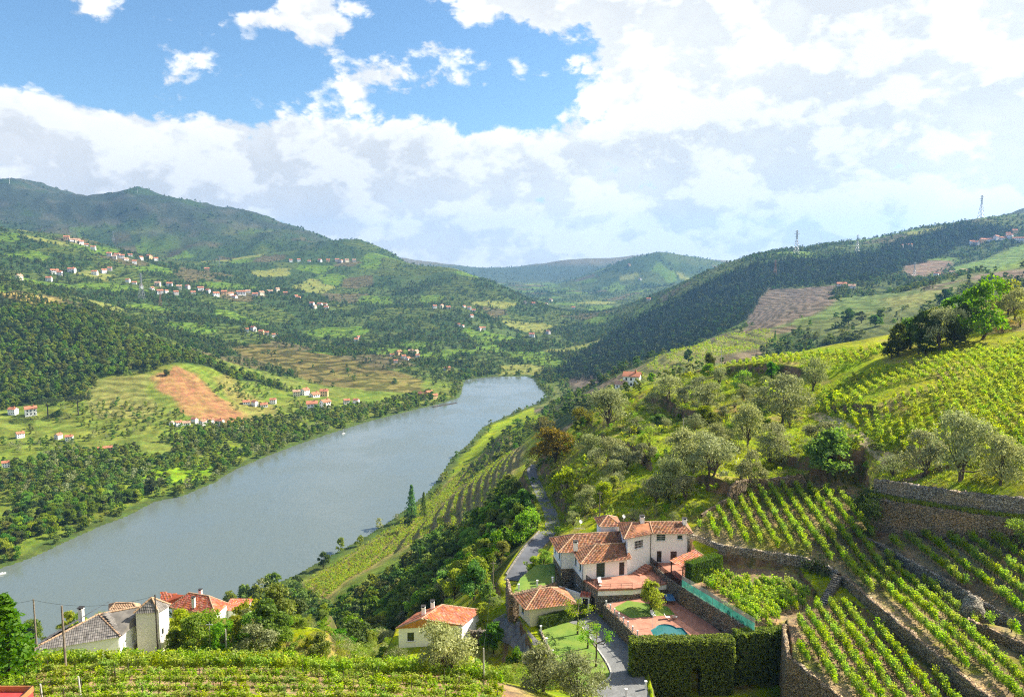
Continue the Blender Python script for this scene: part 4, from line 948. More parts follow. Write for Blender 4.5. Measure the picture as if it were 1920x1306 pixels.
for op in lw2: pane(vil, R3_, R2_, op, M['green'], .1)
sb = MB()
def basew(p0, p1, o=.06, ops=()):
    p0 = np.array(p0); p1 = np.array(p1); u = (p1-p0)/np.linalg.norm(p1-p0); n = np.array((u[1], -u[0])); sb.wall(p0+n*o, p1+n*o, ZC-1.5, ZT-.25, ops)
basew(R3_, R2_); basew(R2_, R1_); basew(R1_, A_, .06, [(2.4, 3.2, ZT-2.2, ZT-1.2)]); basew(A_, (13.3, 127.2)); sb.build('stone_base', M['stone_house'], vil)
pane(vil, (R1_[0]-.06, R1_[1]), (A_[0]-.06, A_[1]), (2.4, 3.2, ZT-2.2, ZT-1.2), M['glass'], .1)
# roofs
pl, rg = hip([(12.0, 126.3), (21.4, 128.7), (20.9, 134.6), (11.0, 133.6)], EL, 0, None, (15.2, 130.9, EL+1.75), (21.0, 131.9, EL+1.75)); roof(vil, [pl[0], pl[3], pl[2]], M['tile'], ridges=[rg[0], rg[3], rg[4]])
pl, rg = hip([(8.4, 131.6), (20.7, 132.9), (20.6, 141.4), (7.2, 139.1)], EL+.02, 0, None, (11.9, 135.7, EL+2.05), (20.5, 136.9, EL+2.05)); roof(vil, [pl[0], pl[3], pl[2]], M['tile'], ridges=[rg[0], rg[3], rg[4]])
RA = PY(1191, 978, 134.7); RB_ = PY(1277, 978, 134.9); zr = ET+1.2; RA[2] = RB_[2] = zr; e0 = (20.0, 128.95, ET); e1 = (25.7, 131.75, ET); e2 = (33.0, 131.85, ET); e3 = (33.2, 137.8, ET); e4 = (20.2, 137.8, ET); rm_ = np.array((25.6, 134.75, zr))
RA = np.array((22.3, 134.3, zr))
roof(vil, [(e0, e1, rm_, RA), (e1, e2, RB_, rm_), (e2, e3, RB_), (e3, e4, RA, RB_), (e4, e0, RA)], M['tile'], ridges=[(e0, RA), (e2, RB_), (e3, RB_), (RA, rm_), (rm_, RB_), (e1, rm_)])
pl, rg = hip([(16.6, 137.6), (20.9, 137.8), (20.7, 143.0), (16.2, 142.7)], ET-.75, 1.3); roof(vil, pl, M['tile'], ridges=rg)
mb = MB(); mb.prism([(17, 138), (20.5, 138), (20.4, 142.5), (16.7, 142.3)], ZT, ET-.75); mb.build('wall', M['white'], vil)
chimney(vil, 24.2, 134.6, zr-.1, zr+1.35, .75); chimney(vil, 32.0, 134.2, zr-.5, zr+1.0, .7); chimney(vil, 11.6, 131.6, EL+.5, EL+2.3, .75)
for q in ((12.55, 126.9), (9.05, 132.2), (25.5, 132.3), (32.3, 132.4)):
    gp = MB(); gp.tube((q[0]-.05, q[1]-.06, (ZT if q[0] < 20 else ZU)), (q[0]-.05, q[1]-.06, EL if q[0] < 20 else ET), .05); gp.build('downpipe', M['metal_dark'], vil)
an = MB(); an.tube((12.6, 135.9, EL+1.9), (12.6, 135.9, EL+4.3), .03); an.tube((11.6, 135.9, EL+3.2), (13.8, 135.9, EL+3.0), .025)
for i in range(7): an.tube((11.7+i*.32, 135.6, EL+3.18-.03*i), (11.7+i*.32, 136.2, EL+3.18-.03*i), .015, None, 4)
an.build('aerial', M['galv'], vil)
for q, z in (((12.9, 136), EL+4.4), ((21.0, 136.2), zr+.6)):
    ds = MB(); c = np.array((q[0], q[1], z)); nrm = np.array((.5, -.75, .45)); nrm /= np.linalg.norm(nrm); u = np.cross(nrm, (0, 0, 1)); u /= np.linalg.norm(u); v = np.cross(nrm, u)
    for k in range(14):
        a0, a1 = k*math.pi/7, (k+1)*math.pi/7; e = lambda a, r, d: c+(u*math.cos(a)+v*math.sin(a))*r+nrm*d
        ds.face(c, e(a0, .2, .03), e(a1, .2, .03)); ds.face(e(a0, .2, .03), e(a0, .34, .1), e(a1, .34, .1), e(a1, .2, .03))
    ds.tube(c, c+nrm*.5, .02, None, 4); ds.tube(c-(0, 0, .8), c, .03, None, 5); ds.build('satellite_dish', M['frame'], vil)
# red terrace in front of the villa
ter = thing('terrace', 'red tiled terrace in front of the villa doors', 'terrace')
TP = [(14.75, 122.8), (20.8, 123.3), (24.0, 124.2), (27.3, 125.6), (25.45, 132.3), (20.75, 129.0), (12.65, 126.9)]
floor_poly('paving', TP, ZT, M['paving'], parent=ter, thick=.25)
mb = MB(); off = .12; mb.wall((14.75, 122.95), (20.8, 123.45), ZT-1.15, ZT-.26); mb.wall((20.8, 123.45), (27.2, 125.7), ZT-1.15, ZT-.26); mb.build('fascia', M['white'], ter)
mb = MB(); mb.wall((14.8, 123.0), (20.8, 123.5), ZC-1, ZT-1.152); mb.wall((20.8, 123.5), (27.2, 125.75), ZC-1, ZT-1.152); mb.build('wall', M['stone_house'], ter)
ld = (2.2, 3.3, ZC, ZC+2.5); mb = MB(); mb.wall((12.9, 127.0), (14.9, 123.0), ZC-1, ZT-.26, [ld]); mb.build('wall', M['stone_grey'], ter); pane(ter, (12.9, 127.0), (14.9, 123.0), ld, M['dark'], .12, 'door', 0, False)
kb = MB(); kb.wall((14.72, 122.72), (20.85, 123.2), ZT-.22, ZT+.14); kb.obox(((14.75+20.8)/2, (122.8+123.3)/2), np.array((6.05, .5))/np.hypot(6.05, .5), 3.05, .14, ZT+.0, ZT+.16); kb.build('parapet', M['paving'], ter)
def railing(name, line, z, h, label, m, sp=1.2, infill=False, group=None):
    t = thing(name, label, 'railing', group); n = len(line)
    for i in range(n-1):
        a = np.array(line[i][:2], float); c = np.array(line[i+1][:2], float); za = z[i] if isinstance(z, (list, tuple)) else z; zc_ = z[i+1] if isinstance(z, (list, tuple)) else z; k = max(1, int(np.linalg.norm(c-a)/sp))
        for j in range(k+1):
            if j == k and i < n-2: continue
            q = a+(c-a)*j/k; zz = za+(zc_-za)*j/k; pb = MB(); pb.tube((*q, zz), (*q, zz+h), .035); pb.build('post', m, t)
        for hh in (.5, 1.0):
            pb = MB(); pb.tube((*a, za+h*hh), (*c, zc_+h*hh), .028); pb.build('rail', m, t)
        if infill:
            pb = MB(); pb.face((*a, za+.05), (*c, zc_+.05), (*c, zc_+h-.04), (*a, za+h-.04)); pb.build('net', M['net_black'], t)
    return t
def m_net(name, col, alpha):
    m, nt, bs, b = mat(name); tr = N(nt, 'ShaderNodeBsdfTransparent'); df = N(nt, 'ShaderNodeBsdfDiffuse'); tl = N(nt, 'ShaderNodeBsdfTranslucent'); p = pos(nt)
    c = b.hsv(col+(1,), .5, 1, b.mr(b.noise(p, .8, 4), .3, .7, .75, 1.25)); L(nt, c, df.inputs[0]); L(nt, c, tl.inputs[0]); a = N(nt, 'ShaderNodeMixShader', n_0=.35); L(nt, df.outputs[0], a.inputs[1]); L(nt, tl.outputs[0], a.inputs[2])
    mx = N(nt, 'ShaderNodeMixShader', n_0=alpha); L(nt, tr.outputs[0], mx.inputs[1]); L(nt, a.outputs[0], mx.inputs[2]); L(nt, mx.outputs[0], nt.nodes['Material Output'].inputs[0]); return m
M['net_black'] = m_net('black_net', (.02, .02, .022), .8); M['net_green'] = m_net('green_net', (.05, .30, .24), .85); M['net_wire'] = m_net('wire_mesh', (.42, .44, .45), .22)
railing('railing', [(13.1, 126.6), (14.85, 122.95)], ZT+.02, 1.0, 'black netted railing on the left edge of the red terrace', M['metal_dark'], 1.0, True)
railing('railing', [(14.95, 122.95), (20.7, 123.4)], ZT+.18, .75, 'thin dark railing along the front of the red terrace', M['metal_dark'], 1.5)
railing('railing', [(22.5, 123.9), (27.0, 125.2)], ZT+.02, .95, 'dark railing at the right end of the red terrace', M['metal_dark'], 1.1)
st = thing('steps', 'terracotta steps from the terrace up to the patio', 'steps')
for i in range(5):
    q = MB(); a = np.array((22.6+i*.55, 129.3+i*.48)); u = np.array((.75, .66)); q.obox(a, u, .3, .85, ZT-.02, ZT+.18*(i+1)); q.build('step', M['paving'], st)
pt = MB(); pot = thing('plant_pot', 'clay pot standing on the front corner of the red terrace', 'pot', None, (15.15, 123.35, ZT+.16))
for r0, r1, a, c in ((.16, .24, 0, .38), (.28, .28, .38, .46)): pt.tube((0, 0, a), (0, 0, c), r0, r1, 10)
pt.build('pot', M['pink'], pot)
lg = thing('sun_lounger', 'white sun lounger lying on the red terrace', 'lounger', None, (15.4, 125.9, ZT)); q = MB(); q.box(-.3, .3, -.9, .4, .22, .3); q.face((-.3, .4, .3), (.3, .4, .3), (.3, .95, .62), (-.3, .95, .62)); q.build('bed', M['frame'], lg)
for sx in (-.25, .25):
    for sy in (-.8, .3): q = MB(); q.box(sx-.03, sx+.03, sy-.03, sy+.03, 0, .22); q.build('leg', M['frame'], lg)
# upper patio, retaining walls and fences
floor_poly('patio', [(25.6, 132.35), (27.5, 126.0), (28.95, 121.95), (33.2, 130.0), (32.4, 132.4)], ZU, M['paving'], label='red tiled patio beside the tall wing of the villa', category='patio', thick=.2)
RWL = [(25.55, 132.2), (27.1, 126.6), (28.85, 121.75), (32.4, 114.2), (36.2, 106.2)]
stone_wall('retaining_wall', RWL[:3], ZC-.5, ZU+.05, 'grey stone retaining wall under the upper patio', M['stone_house'], .5, .06)
stone_wall('retaining_wall', RWL[2:], ZC-.5, ZU+.1, 'brown stone retaining wall along the right side of the pool deck', M['stone'], .55, .08)
railing('patio_fence', RWL[:3], ZU+.05, 1.05, 'black netted fence along the edge of the upper patio', M['metal_dark'], 1.6, True)
fe = thing('net_fence', 'green netting fence on the wall above the pool', 'fence'); a = np.array(RWL[2]); c = np.array(RWL[4])
for i in range(11):
    q0 = a+(c-a)*i/11; q1 = a+(c-a)*(i+1)/11; mb = MB(); n_ = np.array((-.02, -.01)); mb.face((*q0+n_, ZU+.0), (*q1+n_, ZU+.0), (*q1+n_, ZU+1.35), (*q0+n_, ZU+1.4)); mb.build('net', M['net_green'], fe)
    mb = MB(); mb.tube((*q0, ZU), (*q0, ZU+2.1), .035); mb.build('post', M['galv'], fe)
mb = MB(); mb.face((*a+.05, ZU+.1), (*c+.05, ZU+.1), (*c+.05, ZU+2.1), (*a+.05, ZU+2.1)); mb.build('wire_mesh', M['net_wire'], fe)
# porch with lean-to roof at the right of the patio
po = thing('porch', 'open porch with orange tile roof beside the clipped hedge', 'porch'); pe0 = (27.9, 127.4, ZU+2.45); pe1 = (29.4, 123.6, ZU+2.45); pe2 = (34.2, 126.4, ZU+3.3); pe3 = (33.0, 130.2, ZU+3.3)
roof(po, [(pe0, pe1, pe2, pe3)], M['tile_orange'], ridges=[(pe2, pe3)])
for q in ((28.2, 127.2), (29.5, 124.0), (32.6, 129.8)): mb = MB(); mb.box(q[0]-.09, q[0]+.09, q[1]-.09, q[1]+.09, ZU, ZU+2.5); mb.build('post', M['dark'], po)
# pool deck
arc = [(24.5+1.75*math.cos(a), 112.75+1.75*math.sin(a)) for a in np.linspace(R(20), R(160), 9)]
POOL = [(21.9, 112.3), (27.5, 106.9)]
POOL = [(22.2, 106.8), (27.7, 106.8), (27.75, 110.2), (27.1, 113.35)]+arc+[(21.9, 112.5)]
DK = [(15.9, 121.3), (19.7, 123.3), (23.4, 124.4), (27.4, 124.9), (28.5, 121.6), (31.9, 114.3), (35.3, 105.4), (20.6, 105.4), (19.95, 109.4)]
floor_poly('pool_deck', DK, ZP, M['paving'], [POOL], label='pink paved deck around the swimming pool', category='deck')
M['pool_tile'] = m_paving('pool_tiles', (.10, .34, .40), .25, .8, .12)
pl_ = thing('swimming_pool', 'blue swimming pool with a rounded end behind the hedge', 'pool'); mb = MB()
for i in range(len(POOL)):
    p, q = POOL[i], POOL[(i+1) % len(POOL)]; mb.face((p[0], p[1], ZP-1.5), (p[0], p[1], ZP), (q[0], q[1], ZP), (q[0], q[1], ZP-1.5))
mb.build('basin', M['pool_tile'], pl_); floor_poly('pool_floor', POOL, ZP-1.5, M['pool_tile'], parent=pl_)
M['pool_water'], nt, bs, b = mat('pool_water'); bs.inputs['Base Color'].default_value = (.06, .30, .32, 1); bs.inputs['Roughness'].default_value = .03; bs.inputs['Transmission Weight'].default_value = .55; bs.inputs['IOR'].default_value = 1.33
L(nt, b.bump(b.noise(pos(nt), 2.5, 2), .12, .05), bs.inputs['Normal']); floor_poly('water', POOL, ZP-.18, M['pool_water'], parent=pl_)
floor_poly('lawn', [(17.05, 120.1), (19.9, 122.9), (26.3, 120.7), (26.9, 117.7), (19.4, 116.5)], ZP+.03, M['lawn'], label='small lawn on the pool deck under the round tree', category='lawn')
stone_wall('retaining_wall', [(15.7, 121.3), (19.75, 109.4), (20.4, 105.3)], ZC-.5, ZP+.02, 'stone retaining wall on the left side of the pool deck', M['stone'], .45, .07)
stone_wall('retaining_wall', [(15.7, 121.5), (19.6, 123.3)], ZC-.5, ZP+.02, 'short stone wall between the courtyard and the pool lawn', M['stone_house'], .4, .05)
rl = thing('pool_railing', 'white posts with rails along the left edge of the pool deck', 'railing'); pa = np.array((15.95, 120.9)); pb_ = np.array((20.0, 109.0))
for i in range(9):
    q = pa+(pb_-pa)*i/8; mb = MB(); mb.obox(q, (1, 0), .10, .10, ZP, ZP+.85); mb.obox(q, (1, 0), .13, .13, ZP+.85, ZP+.93); mb.build('post', M['frame'], rl)
for h_ in (.35, .7): mb = MB(); mb.tube((*pa, ZP+h_), (*pb_, ZP+h_), .025); mb.build('rail', M['galv'], rl)
for i, (q, lab) in enumerate((((23.2, 117.0), 'folded deck chair left of the three by the pool lawn'), ((25.4, 116.2), 'folded deck chair in the middle of the three by the pool'), ((26.6, 116.3), 'deck chair nearest the right wall by the pool'))):
    t = thing('deck_chair', lab, 'chair', 'chairs by the pool', (*q, ZP)); t.rotation_euler = (0, 0, 1.1*i+.4); mb = MB(); mb.box(-.28, .28, -.35, .3, .3, .36); mb.build('seat', M['frame'], t); mb = MB(); mb.face((-.28, .3, .34), (.28, .3, .34), (.28, .62, .9), (-.28, .62, .9)); mb.build('backrest', M['frame'], t)
    for sx in (-.24, .24):
        for sy in (-.3, .25): mb = MB(); mb.tube((sx, sy, 0), (sx, sy, .3), .025); mb.build('leg', M['galv'], t)
tb = thing('table_tennis_table', 'blue table against the wall at the back of the pool deck', 'table', None, (27.0, 122.5, ZP)); mb = MB(); mb.box(-.75, .75, -1.3, 1.3, .74, .79); mb.build('tabletop', m_plain('blue_board', (.06, .17, .32), .4, .1, 2), tb)
for sx in (-.6, .6):
    for sy in (-1, 1): mb = MB(); mb.tube((sx, sy, 0), (sx, sy, .74), .04); mb.build('leg', M['metal_dark'], tb)
sw = thing('outdoor_shower', 'slim white shower pole standing by the pool', 'shower', None, (22.4, 113.4, ZP)); mb = MB(); mb.tube((0, 0, 0), (0, 0, 2.5), .035); mb.tube((0, 0, 2.48), (.35, 0, 2.52), .03); mb.build('pole', M['frame'], sw)
# courtyard
floor_poly('driveway', [(8.6, 121.2), (12.9, 127.3), (14.9, 122.8), (15.6, 121.2), (19.6, 109.3), (20.2, 104.8), (19.6, 100.6), (18.6, 91), (12.6, 91), (10.5, 99.5), (14.6, 104.0), (13.2, 112.5), (11.7, 118.4)], ZC+.02, M['setts'], label='grey cobbled driveway below the pool wall', category='driveway')
floor_poly('lawn', [(4.9, 117.2), (8.6, 121.0), (11.6, 118.3), (13.1, 112.4), (14.5, 104.0), (10.4, 99.6), (7.5, 104), (6.2, 110.5)], ZC+.06, M['lawn'], label='bright green lawn with pollarded trees below the villa', category='lawn')
kb = smooth_line([(11.7, 118.5), (13.15, 112.5), (14.55, 104.0), (10.5, 99.5)], 8); mb = MB()
for p, q in zip(kb[:-1], kb[1:]): mb.obox((p+q)/2, (q-p)/np.linalg.norm(q-p), np.linalg.norm(q-p)/2+.02, .12, ZC-.1, ZC+.16)
mb.build('kerb', M['concrete'], None, label='curved stone kerb between the lawn and the driveway', category='kerb')
stone_wall('garden_wall', [(4.6, 117.4), (5.9, 110.5), (7.0, 104.2), (10, 99.0)], 138, ZC+.25, 'curved stone wall holding the left edge of the lawn', M['stone_grey'], .4, .06)
for i, q in enumerate(((4.75, 116.6), (5.5, 112.6), (6.2, 108.8), (15.9, 98.3), (19.0, 100.2), (1.2, 126.2), (4.5, 127.8), (7.3, 129.2))):
    z = ZC+.2 if i < 5 else 143.5; t = MB(); t.obox(q, (1, 0), .14, .14, z-.4, z+.95); t.obox(q, (1, 0), .18, .18, z+.95, z+1.03)
    t.build('garden_post', M['white'], None, label=('white post on the %s left lawn wall' % ('upper', 'middle', 'lower')[i] if i < 3 else 'white post by the %s of the lower drive' % ('left', 'right')[i-3] if i < 5 else 'white post at the %s of the grass strip behind the outbuilding' % ('left end', 'middle', 'right end')[i-5]), category='post', group='white garden posts')
# raised grass strip behind the outbuilding
floor_poly('lawn', [(0.2, 124.9), (7.7, 129.0), (8.0, 133.0), (8.2, 138), (4.5, 137), (1.5, 131)], 143.52, M['lawn'], label='grass strip on top of the wall behind the outbuilding', category='lawn', thick=.3)
stone_wall('retaining_wall', [(-.8, 131), (-.3, 124.7), (7.9, 129.0)], ZC-2, 143.5, 'dark stone retaining wall behind the outbuilding', M['stone'], .55, .09)
mb = MB(); mb.wall((8.5, 129.2), (12.4, 125.9), ZC-1, ZC+2.4); mb.wall((12.5, 126.1), (8.6, 129.4), ZC-1, ZC+2.4); mb.face((8.5, 129.2, ZC+2.4), (12.4, 125.9, ZC+2.4), (12.5, 126.1, ZC+2.4), (8.6, 129.4, ZC+2.4)); mb.build('stair_wall', M['white'], None, label='white sloping wall beside the stone base of the villa', category='wall')
gt = thing('gate', 'small gateway with a tiled canopy below the villa', 'gate'); a = (11.9, 124.6, ZC+2.55); c = (13.6, 124.2, ZC+2.55); roof(gt, [(a, c, (13.8, 125.3, ZC+3.05), (12.1, 125.7, ZC+3.05))], M['tile_red'])
mb = MB(); mb.wall((12.0, 124.85), (13.5, 124.5), ZC, ZC+2.6, [(.35, 1.25, ZC+.02, ZC+2.2)]); mb.build('wall', M['white'], gt); pane(gt, (12.0, 124.85), (13.5, 124.5), (.35, 1.25, ZC+.02, ZC+2.2), M['dark'], .12, 'door', 0, False)
# outbuilding
ob = thing('outbuilding', 'small cream outbuilding with a hip tile roof beside the lawn', 'house'); oz = ZC+3.25; q = [(3.0, 118.7), (10.0, 120.8), (8.5, 125.8), (1.2, 123.2)]
mb = MB(); od = wall_px(q[0], q[1], (*z1(268, 870), *z1(305, 952))); wl = (1.2, 2.2, ZC+.9, ZC+2.2)
mb.wall(q[0], q[1], ZC-2, oz, []); mb.wall(q[1], q[2], ZC-2, oz); mb.wall(q[2], q[3], ZC-2, oz); mb.wall(q[3], q[0], ZC-2, oz, [wl, (2.4, 3.5, ZC-1.9, ZC+.1)]); mb.build('wall', M['cream'], ob); pane(ob, q[3], q[0], wl, M['glass'], .1); pane(ob, q[3], q[0], (2.4, 3.5, ZC-1.9, ZC+.1), M['frame'], .1, 'door')
pl, rg = hip([(2.2, 117.9), (10.9, 120.3), (9.2, 126.5), (.3, 123.3)], oz, 0, None, (4.6, 122.0, oz+1.75), (6.6, 122.8, oz+1.75)); roof(ob, pl, M['tile'], ridges=rg)
# ---------------------------------------------------------------- other near houses
gh = thing('old_house', 'pale old house with weathered grey tile roof and corner tower', 'house'); ez = 147.4
FLc = PZ(50, 1222, ez); FRc = PZ(226, 1193, ez); BRc = PZ(262, 1163, ez); BLc = FLc+(BRc-FRc)*1.0; PK = PZ(185, 1151, ez+1.9); PK2 = PZ(262, 1137, ez+1.9)
roof(gh, [(FLc, FRc, PK), (FRc, BRc, PK2, PK), (BLc, FLc, PK, PK2), (BRc, BLc, PK2)], M['tile_grey'], .28, .5, flat=.35, ridges=[(FLc, PK), (FRc, PK), (PK, PK2)])
c = (FLc+FRc+BRc+BLc)/4; inn = lambda q: c+(q-c)*.93
mb = MB(); q = [inn(FLc), inn(FRc), inn(BRc), inn(BLc)]
wr = [(1.0, 2.0, 144.6, 146.0), (3.2, 4.2, 144.6, 146.0)]
mb.wall(q[0], q[1], 141, ez); mb.wall(q[1], q[2], 141, ez, wr); mb.wall(q[2], q[3], 141, ez); mb.wall(q[3], q[0], 141, ez); mb.build('wall', M['white'], gh)
for o_ in wr: pane(gh, q[1], q[2], o_, M['frame'], .1)
tz = 149.5; ta = PZ(250, 1149, tz); tb_ = PZ(297, 1147, tz); tc_ = PZ(320, 1133, tz); td = ta+(tc_-tb_); cc = (ta+tc_)/2; ap = cc+(0, 0, 1.75)
roof(gh, [(ta, tb_, ap), (tb_, tc_, ap), (tc_, td, ap), (td, ta, ap)], M['tile_grey'], .26, .45, flat=.35, ridges=[(ta, ap), (tb_, ap), (tc_, ap)])
iq = [cc+(p_-cc)*.88 for p_ in (ta, tb_, tc_, td)]; mb = MB()
tw1 = (.6, 1.1, 145.6, 146.6)
for k in range(4): mb.wall(iq[k], iq[(k+1) % 4], 141, tz, [tw1] if k == 1 else [])
mb.build('tower', M['pinkwhite'], gh); pane(gh, iq[1], iq[2], tw1, M['glass'], .1)
pa = PZ(251, 1173, 147.0); pb2 = PZ(288, 1172, 147.0); mb = MB(); u = (pb2-pa)[:2]; u /= np.linalg.norm(u); mb.obox(((pa+pb2)/2)[:2]+np.array((0, .5)), u, 1.55, .8, 147.0, 147.14); mb.build('porch_roof', M['concrete'], gh)
mb = MB(); mb.obox(((pa+pb2)/2)[:2]+np.array((0, 1.0)), u, 1.4, .1, 142, 147.0); mb.build('porch_wall', M['pink'], gh); mb = MB(); mb.obox(((pa+pb2)/2)[:2]+u*1.35-np.array((0, .15)), u, .1, .1, 142, 147.0); mb.build('porch_column', M['white'], gh)
mb = MB(); mb.obox(((pa+pb2)/2)[:2]+np.array((0, -.2)), u, 1.5, .12, 143.2, 144.1); mb.build('porch_parapet', M['stone_house'], gh)
mb = MB(); mb.obox(((pa+pb2)/2)[:2]-u*.9+np.array((0, .88)), u, .4, .04, 143.5, 145.9); mb.build('door', M['dark'], gh)
cq = PZ(153, 1163, 148.0); chimney(gh, cq[0], cq[1], 147.2, 150.1, .6, M['pinkwhite']); cq = PZ(48, 1216, 146.5); chimney(gh, cq[0], cq[1]-.3, 144, 147.3, .6, M['white'])
# low patched roof behind the tower
pl, rg = hip([PZ(205, 1142, 148.8)[:2], PZ(262, 1144, 148.8)[:2], PZ(262, 1132, 148.8)[:2], PZ(205, 1132, 148.8)[:2]], 148.7, .7); roof(gh, pl, M['tile_pale'], ridges=rg)
pg = thing('pergola', 'rusty sheet pergola leaning on the old house beside the vines', 'pergola'); g0 = PZ(75, 1205, 146.6); g1 = PZ(160, 1203, 146.6); g2 = PZ(185, 1216, 145.9); g3 = PZ(85, 1218, 145.9); mb = MB(); mb.face(g3, g2, g1, g0); mb.build('sheet', m_plain('old_sheet', (.34, .35, .31), .7, .3, 2), pg)
for p_ in (g0, g1, g2, g3): mb = MB(); mb.tube((p_[0], p_[1], 142.5), p_, .05); mb.build('post', M['galv'], pg)
for a_, c_ in ((g0, g1), (g3, g2), (g1, g2)): mb = MB(); mb.tube(a_+(0, 0, .03), c_+(0, 0, .03), .05); mb.build('beam', M['frame'], pg)
fw = MB(); a_ = PZ(100, 1222, 145.2); c_ = PZ(222, 1218, 145.2); u = (c_-a_)[:2]; Ln = np.linalg.norm(u); u /= Ln; fw.obox(((a_+c_)/2)[:2], u, Ln/2, .15, 142.3, 145.1); fw.build('garden_wall', M['white'], None, label='low white wall in front of the old grey roofed house', category='wall')
# red-roofed house nearer the river
rh = thing('red_house', 'ochre house with bright red tile roof above the river', 'house'); ez = 128.6
F0 = PZ(318, 1137, ez); F1 = PZ(404, 1152, ez); F2 = PZ(429, 1131, ez); F3 = F0+(F2-F1); k0 = PZ(356, 1113, ez+2.4); k1 = PZ(386, 1113, ez+2.4)
K0 = (F0+F3)/2+(0, 0, 2.4); K1 = (F1+F2)/2+(0, 0, 2.4); dd = (K1-K0); K0 = K0+dd*.28; K1 = K1-dd*.28
roof(rh, [(F0, F1, K1, K0), (F1, F2, K1), (F2, F3, K0, K1), (F3, F0, K0)], M['tile_red'], .3, .45, ridges=[(F0, K0), (F1, K1), (F2, K1), (K0, K1)])
c = (F0+F2)/2; q = [c+(p_-c)*.93 for p_ in (F0, F1, F2, F3)]; mb = MB(); ww = [(1.2, 2.2, 126, 127.4), (4.0, 5.0, 126, 127.4)]; mb.wall(q[0], q[1], 121, ez, [(2, 3.2, 125.8, 127.3)]); mb.build('wall', M['ochre'], rh); mb = MB(); mb.wall(q[1], q[2], 121, ez, ww[:1]); mb.wall(q[2], q[3], 121, ez); mb.wall(q[3], q[0], 121, ez); mb.build('wall', M['white'], rh)
pane(rh, q[0], q[1], (2, 3.2, 125.8, 127.3), M['glass'], .1); pane(rh, q[1], q[2], ww[0], M['glass'], .1)
for a_ in ((363, 1132), (376, 1117)): p_ = PZ(*a_, ez+1.3); chimney(rh, p_[0], p_[1], ez+.6, ez+2.9, .6, M['pinkwhite'])
W0 = PZ(300, 1118, ez+1.2); roof(rh, [(PZ(300, 1132, ez+.4), PZ(352, 1130, ez+.4), PZ(346, 1115, ez+2.0), PZ(303, 1109, ez+2.0))], M['tile_red'], .3, .45)
an2 = thing('annex', 'white annex wall right of the red roofed house', 'house'); mb = MB(); p_ = PZ(440, 1140, 127.5); mb.box(p_[0]-2.2, p_[0]+2.2, p_[1], p_[1]+4, 121, 127.2); mb.build('wall', M['white'], an2); roof(an2, [((p_[0]-2.5, p_[1]-.3, 127.2), (p_[0]+2.5, p_[1]-.3, 127.2), (p_[0]+2.5, p_[1]+4.2, 127.7), (p_[0]-2.5, p_[1]+4.2, 127.7))], M['tile_red'])
# orange-roofed house left of the villa
oh = thing('orange_house', 'white house with orange tile gable roof and two chimneys below the villa', 'house'); ez = 139.1
n0 = PZ(742, 1178, ez); n1 = PZ(868, 1172, ez); f1 = PZ(903, 1143, ez); f0 = n0+(f1-n1); N_ = (n0+n1)/2+(0, 0, 2.3); F_ = (f0+f1)/2+(0, 0, 2.3); ax = (F_-N_)/np.linalg.norm(F_-N_); F_ = F_-ax*2.6; N_ = PZ(790, 1160, ez+2.2)
roof(oh, [(n1, f1, F_, N_), (f1, f0, F_), (f0, n0, N_, F_), (n0, n1, N_)], M['tile_orange'], .27, .42, ridges=[(N_, F_), (F_, f1), (N_, n0), (N_, n1)])
c = (n0+n1+f0+f1)/4; q = [c+(p_-c)*.94 for p_ in (n0, n1, f1, f0)]; mb = MB(); ow = wall_px(q[0], q[1], (763, 1185, 777, 1201)); mb.wall(q[0], q[1], 133, ez, [ow]); mb.wall(q[1], q[2], 133, ez); mb.wall(q[2], q[3], 133, ez); mb.wall(q[3], q[0], 133, ez); mb.build('wall', M['white'], oh); pane(oh, q[0], q[1], ow, M['glass'], .1)
for a_, z_ in (((794, 1147), 0), ((811, 1137), 0)): p_ = PZ(*a_, ez+2.2); chimney(oh, p_[0], p_[1], ez+1.0, ez+3.4, .6)
stone_wall('ruined_wall', [PZ(878, 1205, 136)[:2], PZ(905, 1203, 136)[:2], PZ(927, 1200, 136)[:2]], 134, 138.2, 'ruined stone wall overgrown with creeper beside the orange roofed house', M['stone_house'], .5, .2)
# lane beside the outbuilding
lane = smooth_line([PZ(935, 1130, 139.2)[:2], PZ(950, 1165, 138.6)[:2], PZ(970, 1195, 138.6)[:2], PZ(1000, 1225, 139)[:2]], 8)
def strip(name, line, w_, m, lift=.06, **props):
    line = np.array(line); d = np.gradient(line, axis=0); d /= np.linalg.norm(d, axis=1)[:, None]; n_ = np.stack([-d[:, 1], d[:, 0]], 1); offs = np.linspace(-w_/2, w_/2, 5); rows = []
    for o_ in offs: q_ = line+n_*o_; rows.append(np.concatenate([q_, (H(q_[:, 0], q_[:, 1])+lift)[:, None]], 1))
    return link(name, mesh_np(name, np.concatenate(rows), grid_faces(5, len(line))[:, ::-1], m, True), None, **props)
strip('lane', lane, 2.6, M['lane'], .06, kind='structure')
rd = ROADC.copy(); rdd = np.gradient(rd, axis=0); rdd /= np.linalg.norm(rdd, axis=1)[:, None]; rn = np.stack([-rdd[:, 1], rdd[:, 0]], 1); rows = []
for o_ in np.linspace(-1.8, 1.8, 5): q_ = rd+rn*o_; rows.append(np.concatenate([q_, np.maximum(_rz+.03, H(q_[:, 0], q_[:, 1])+.04)[:, None]], 1))
link('road', mesh_np('road', np.concatenate(rows), grid_faces(5, len(rd)), M['asphalt'], True), kind='structure')
kb = MB()
for i in range(2, 30):
    p_, q_ = rd[i]+rn[i]*2.0, rd[i+1]+rn[i+1]*2.0; u = (q_-p_)/np.linalg.norm(q_-p_); kb.obox((p_+q_)/2, u, np.linalg.norm(q_-p_)/2+.03, .15, _rz[i]-.6, _rz[i]+.35)
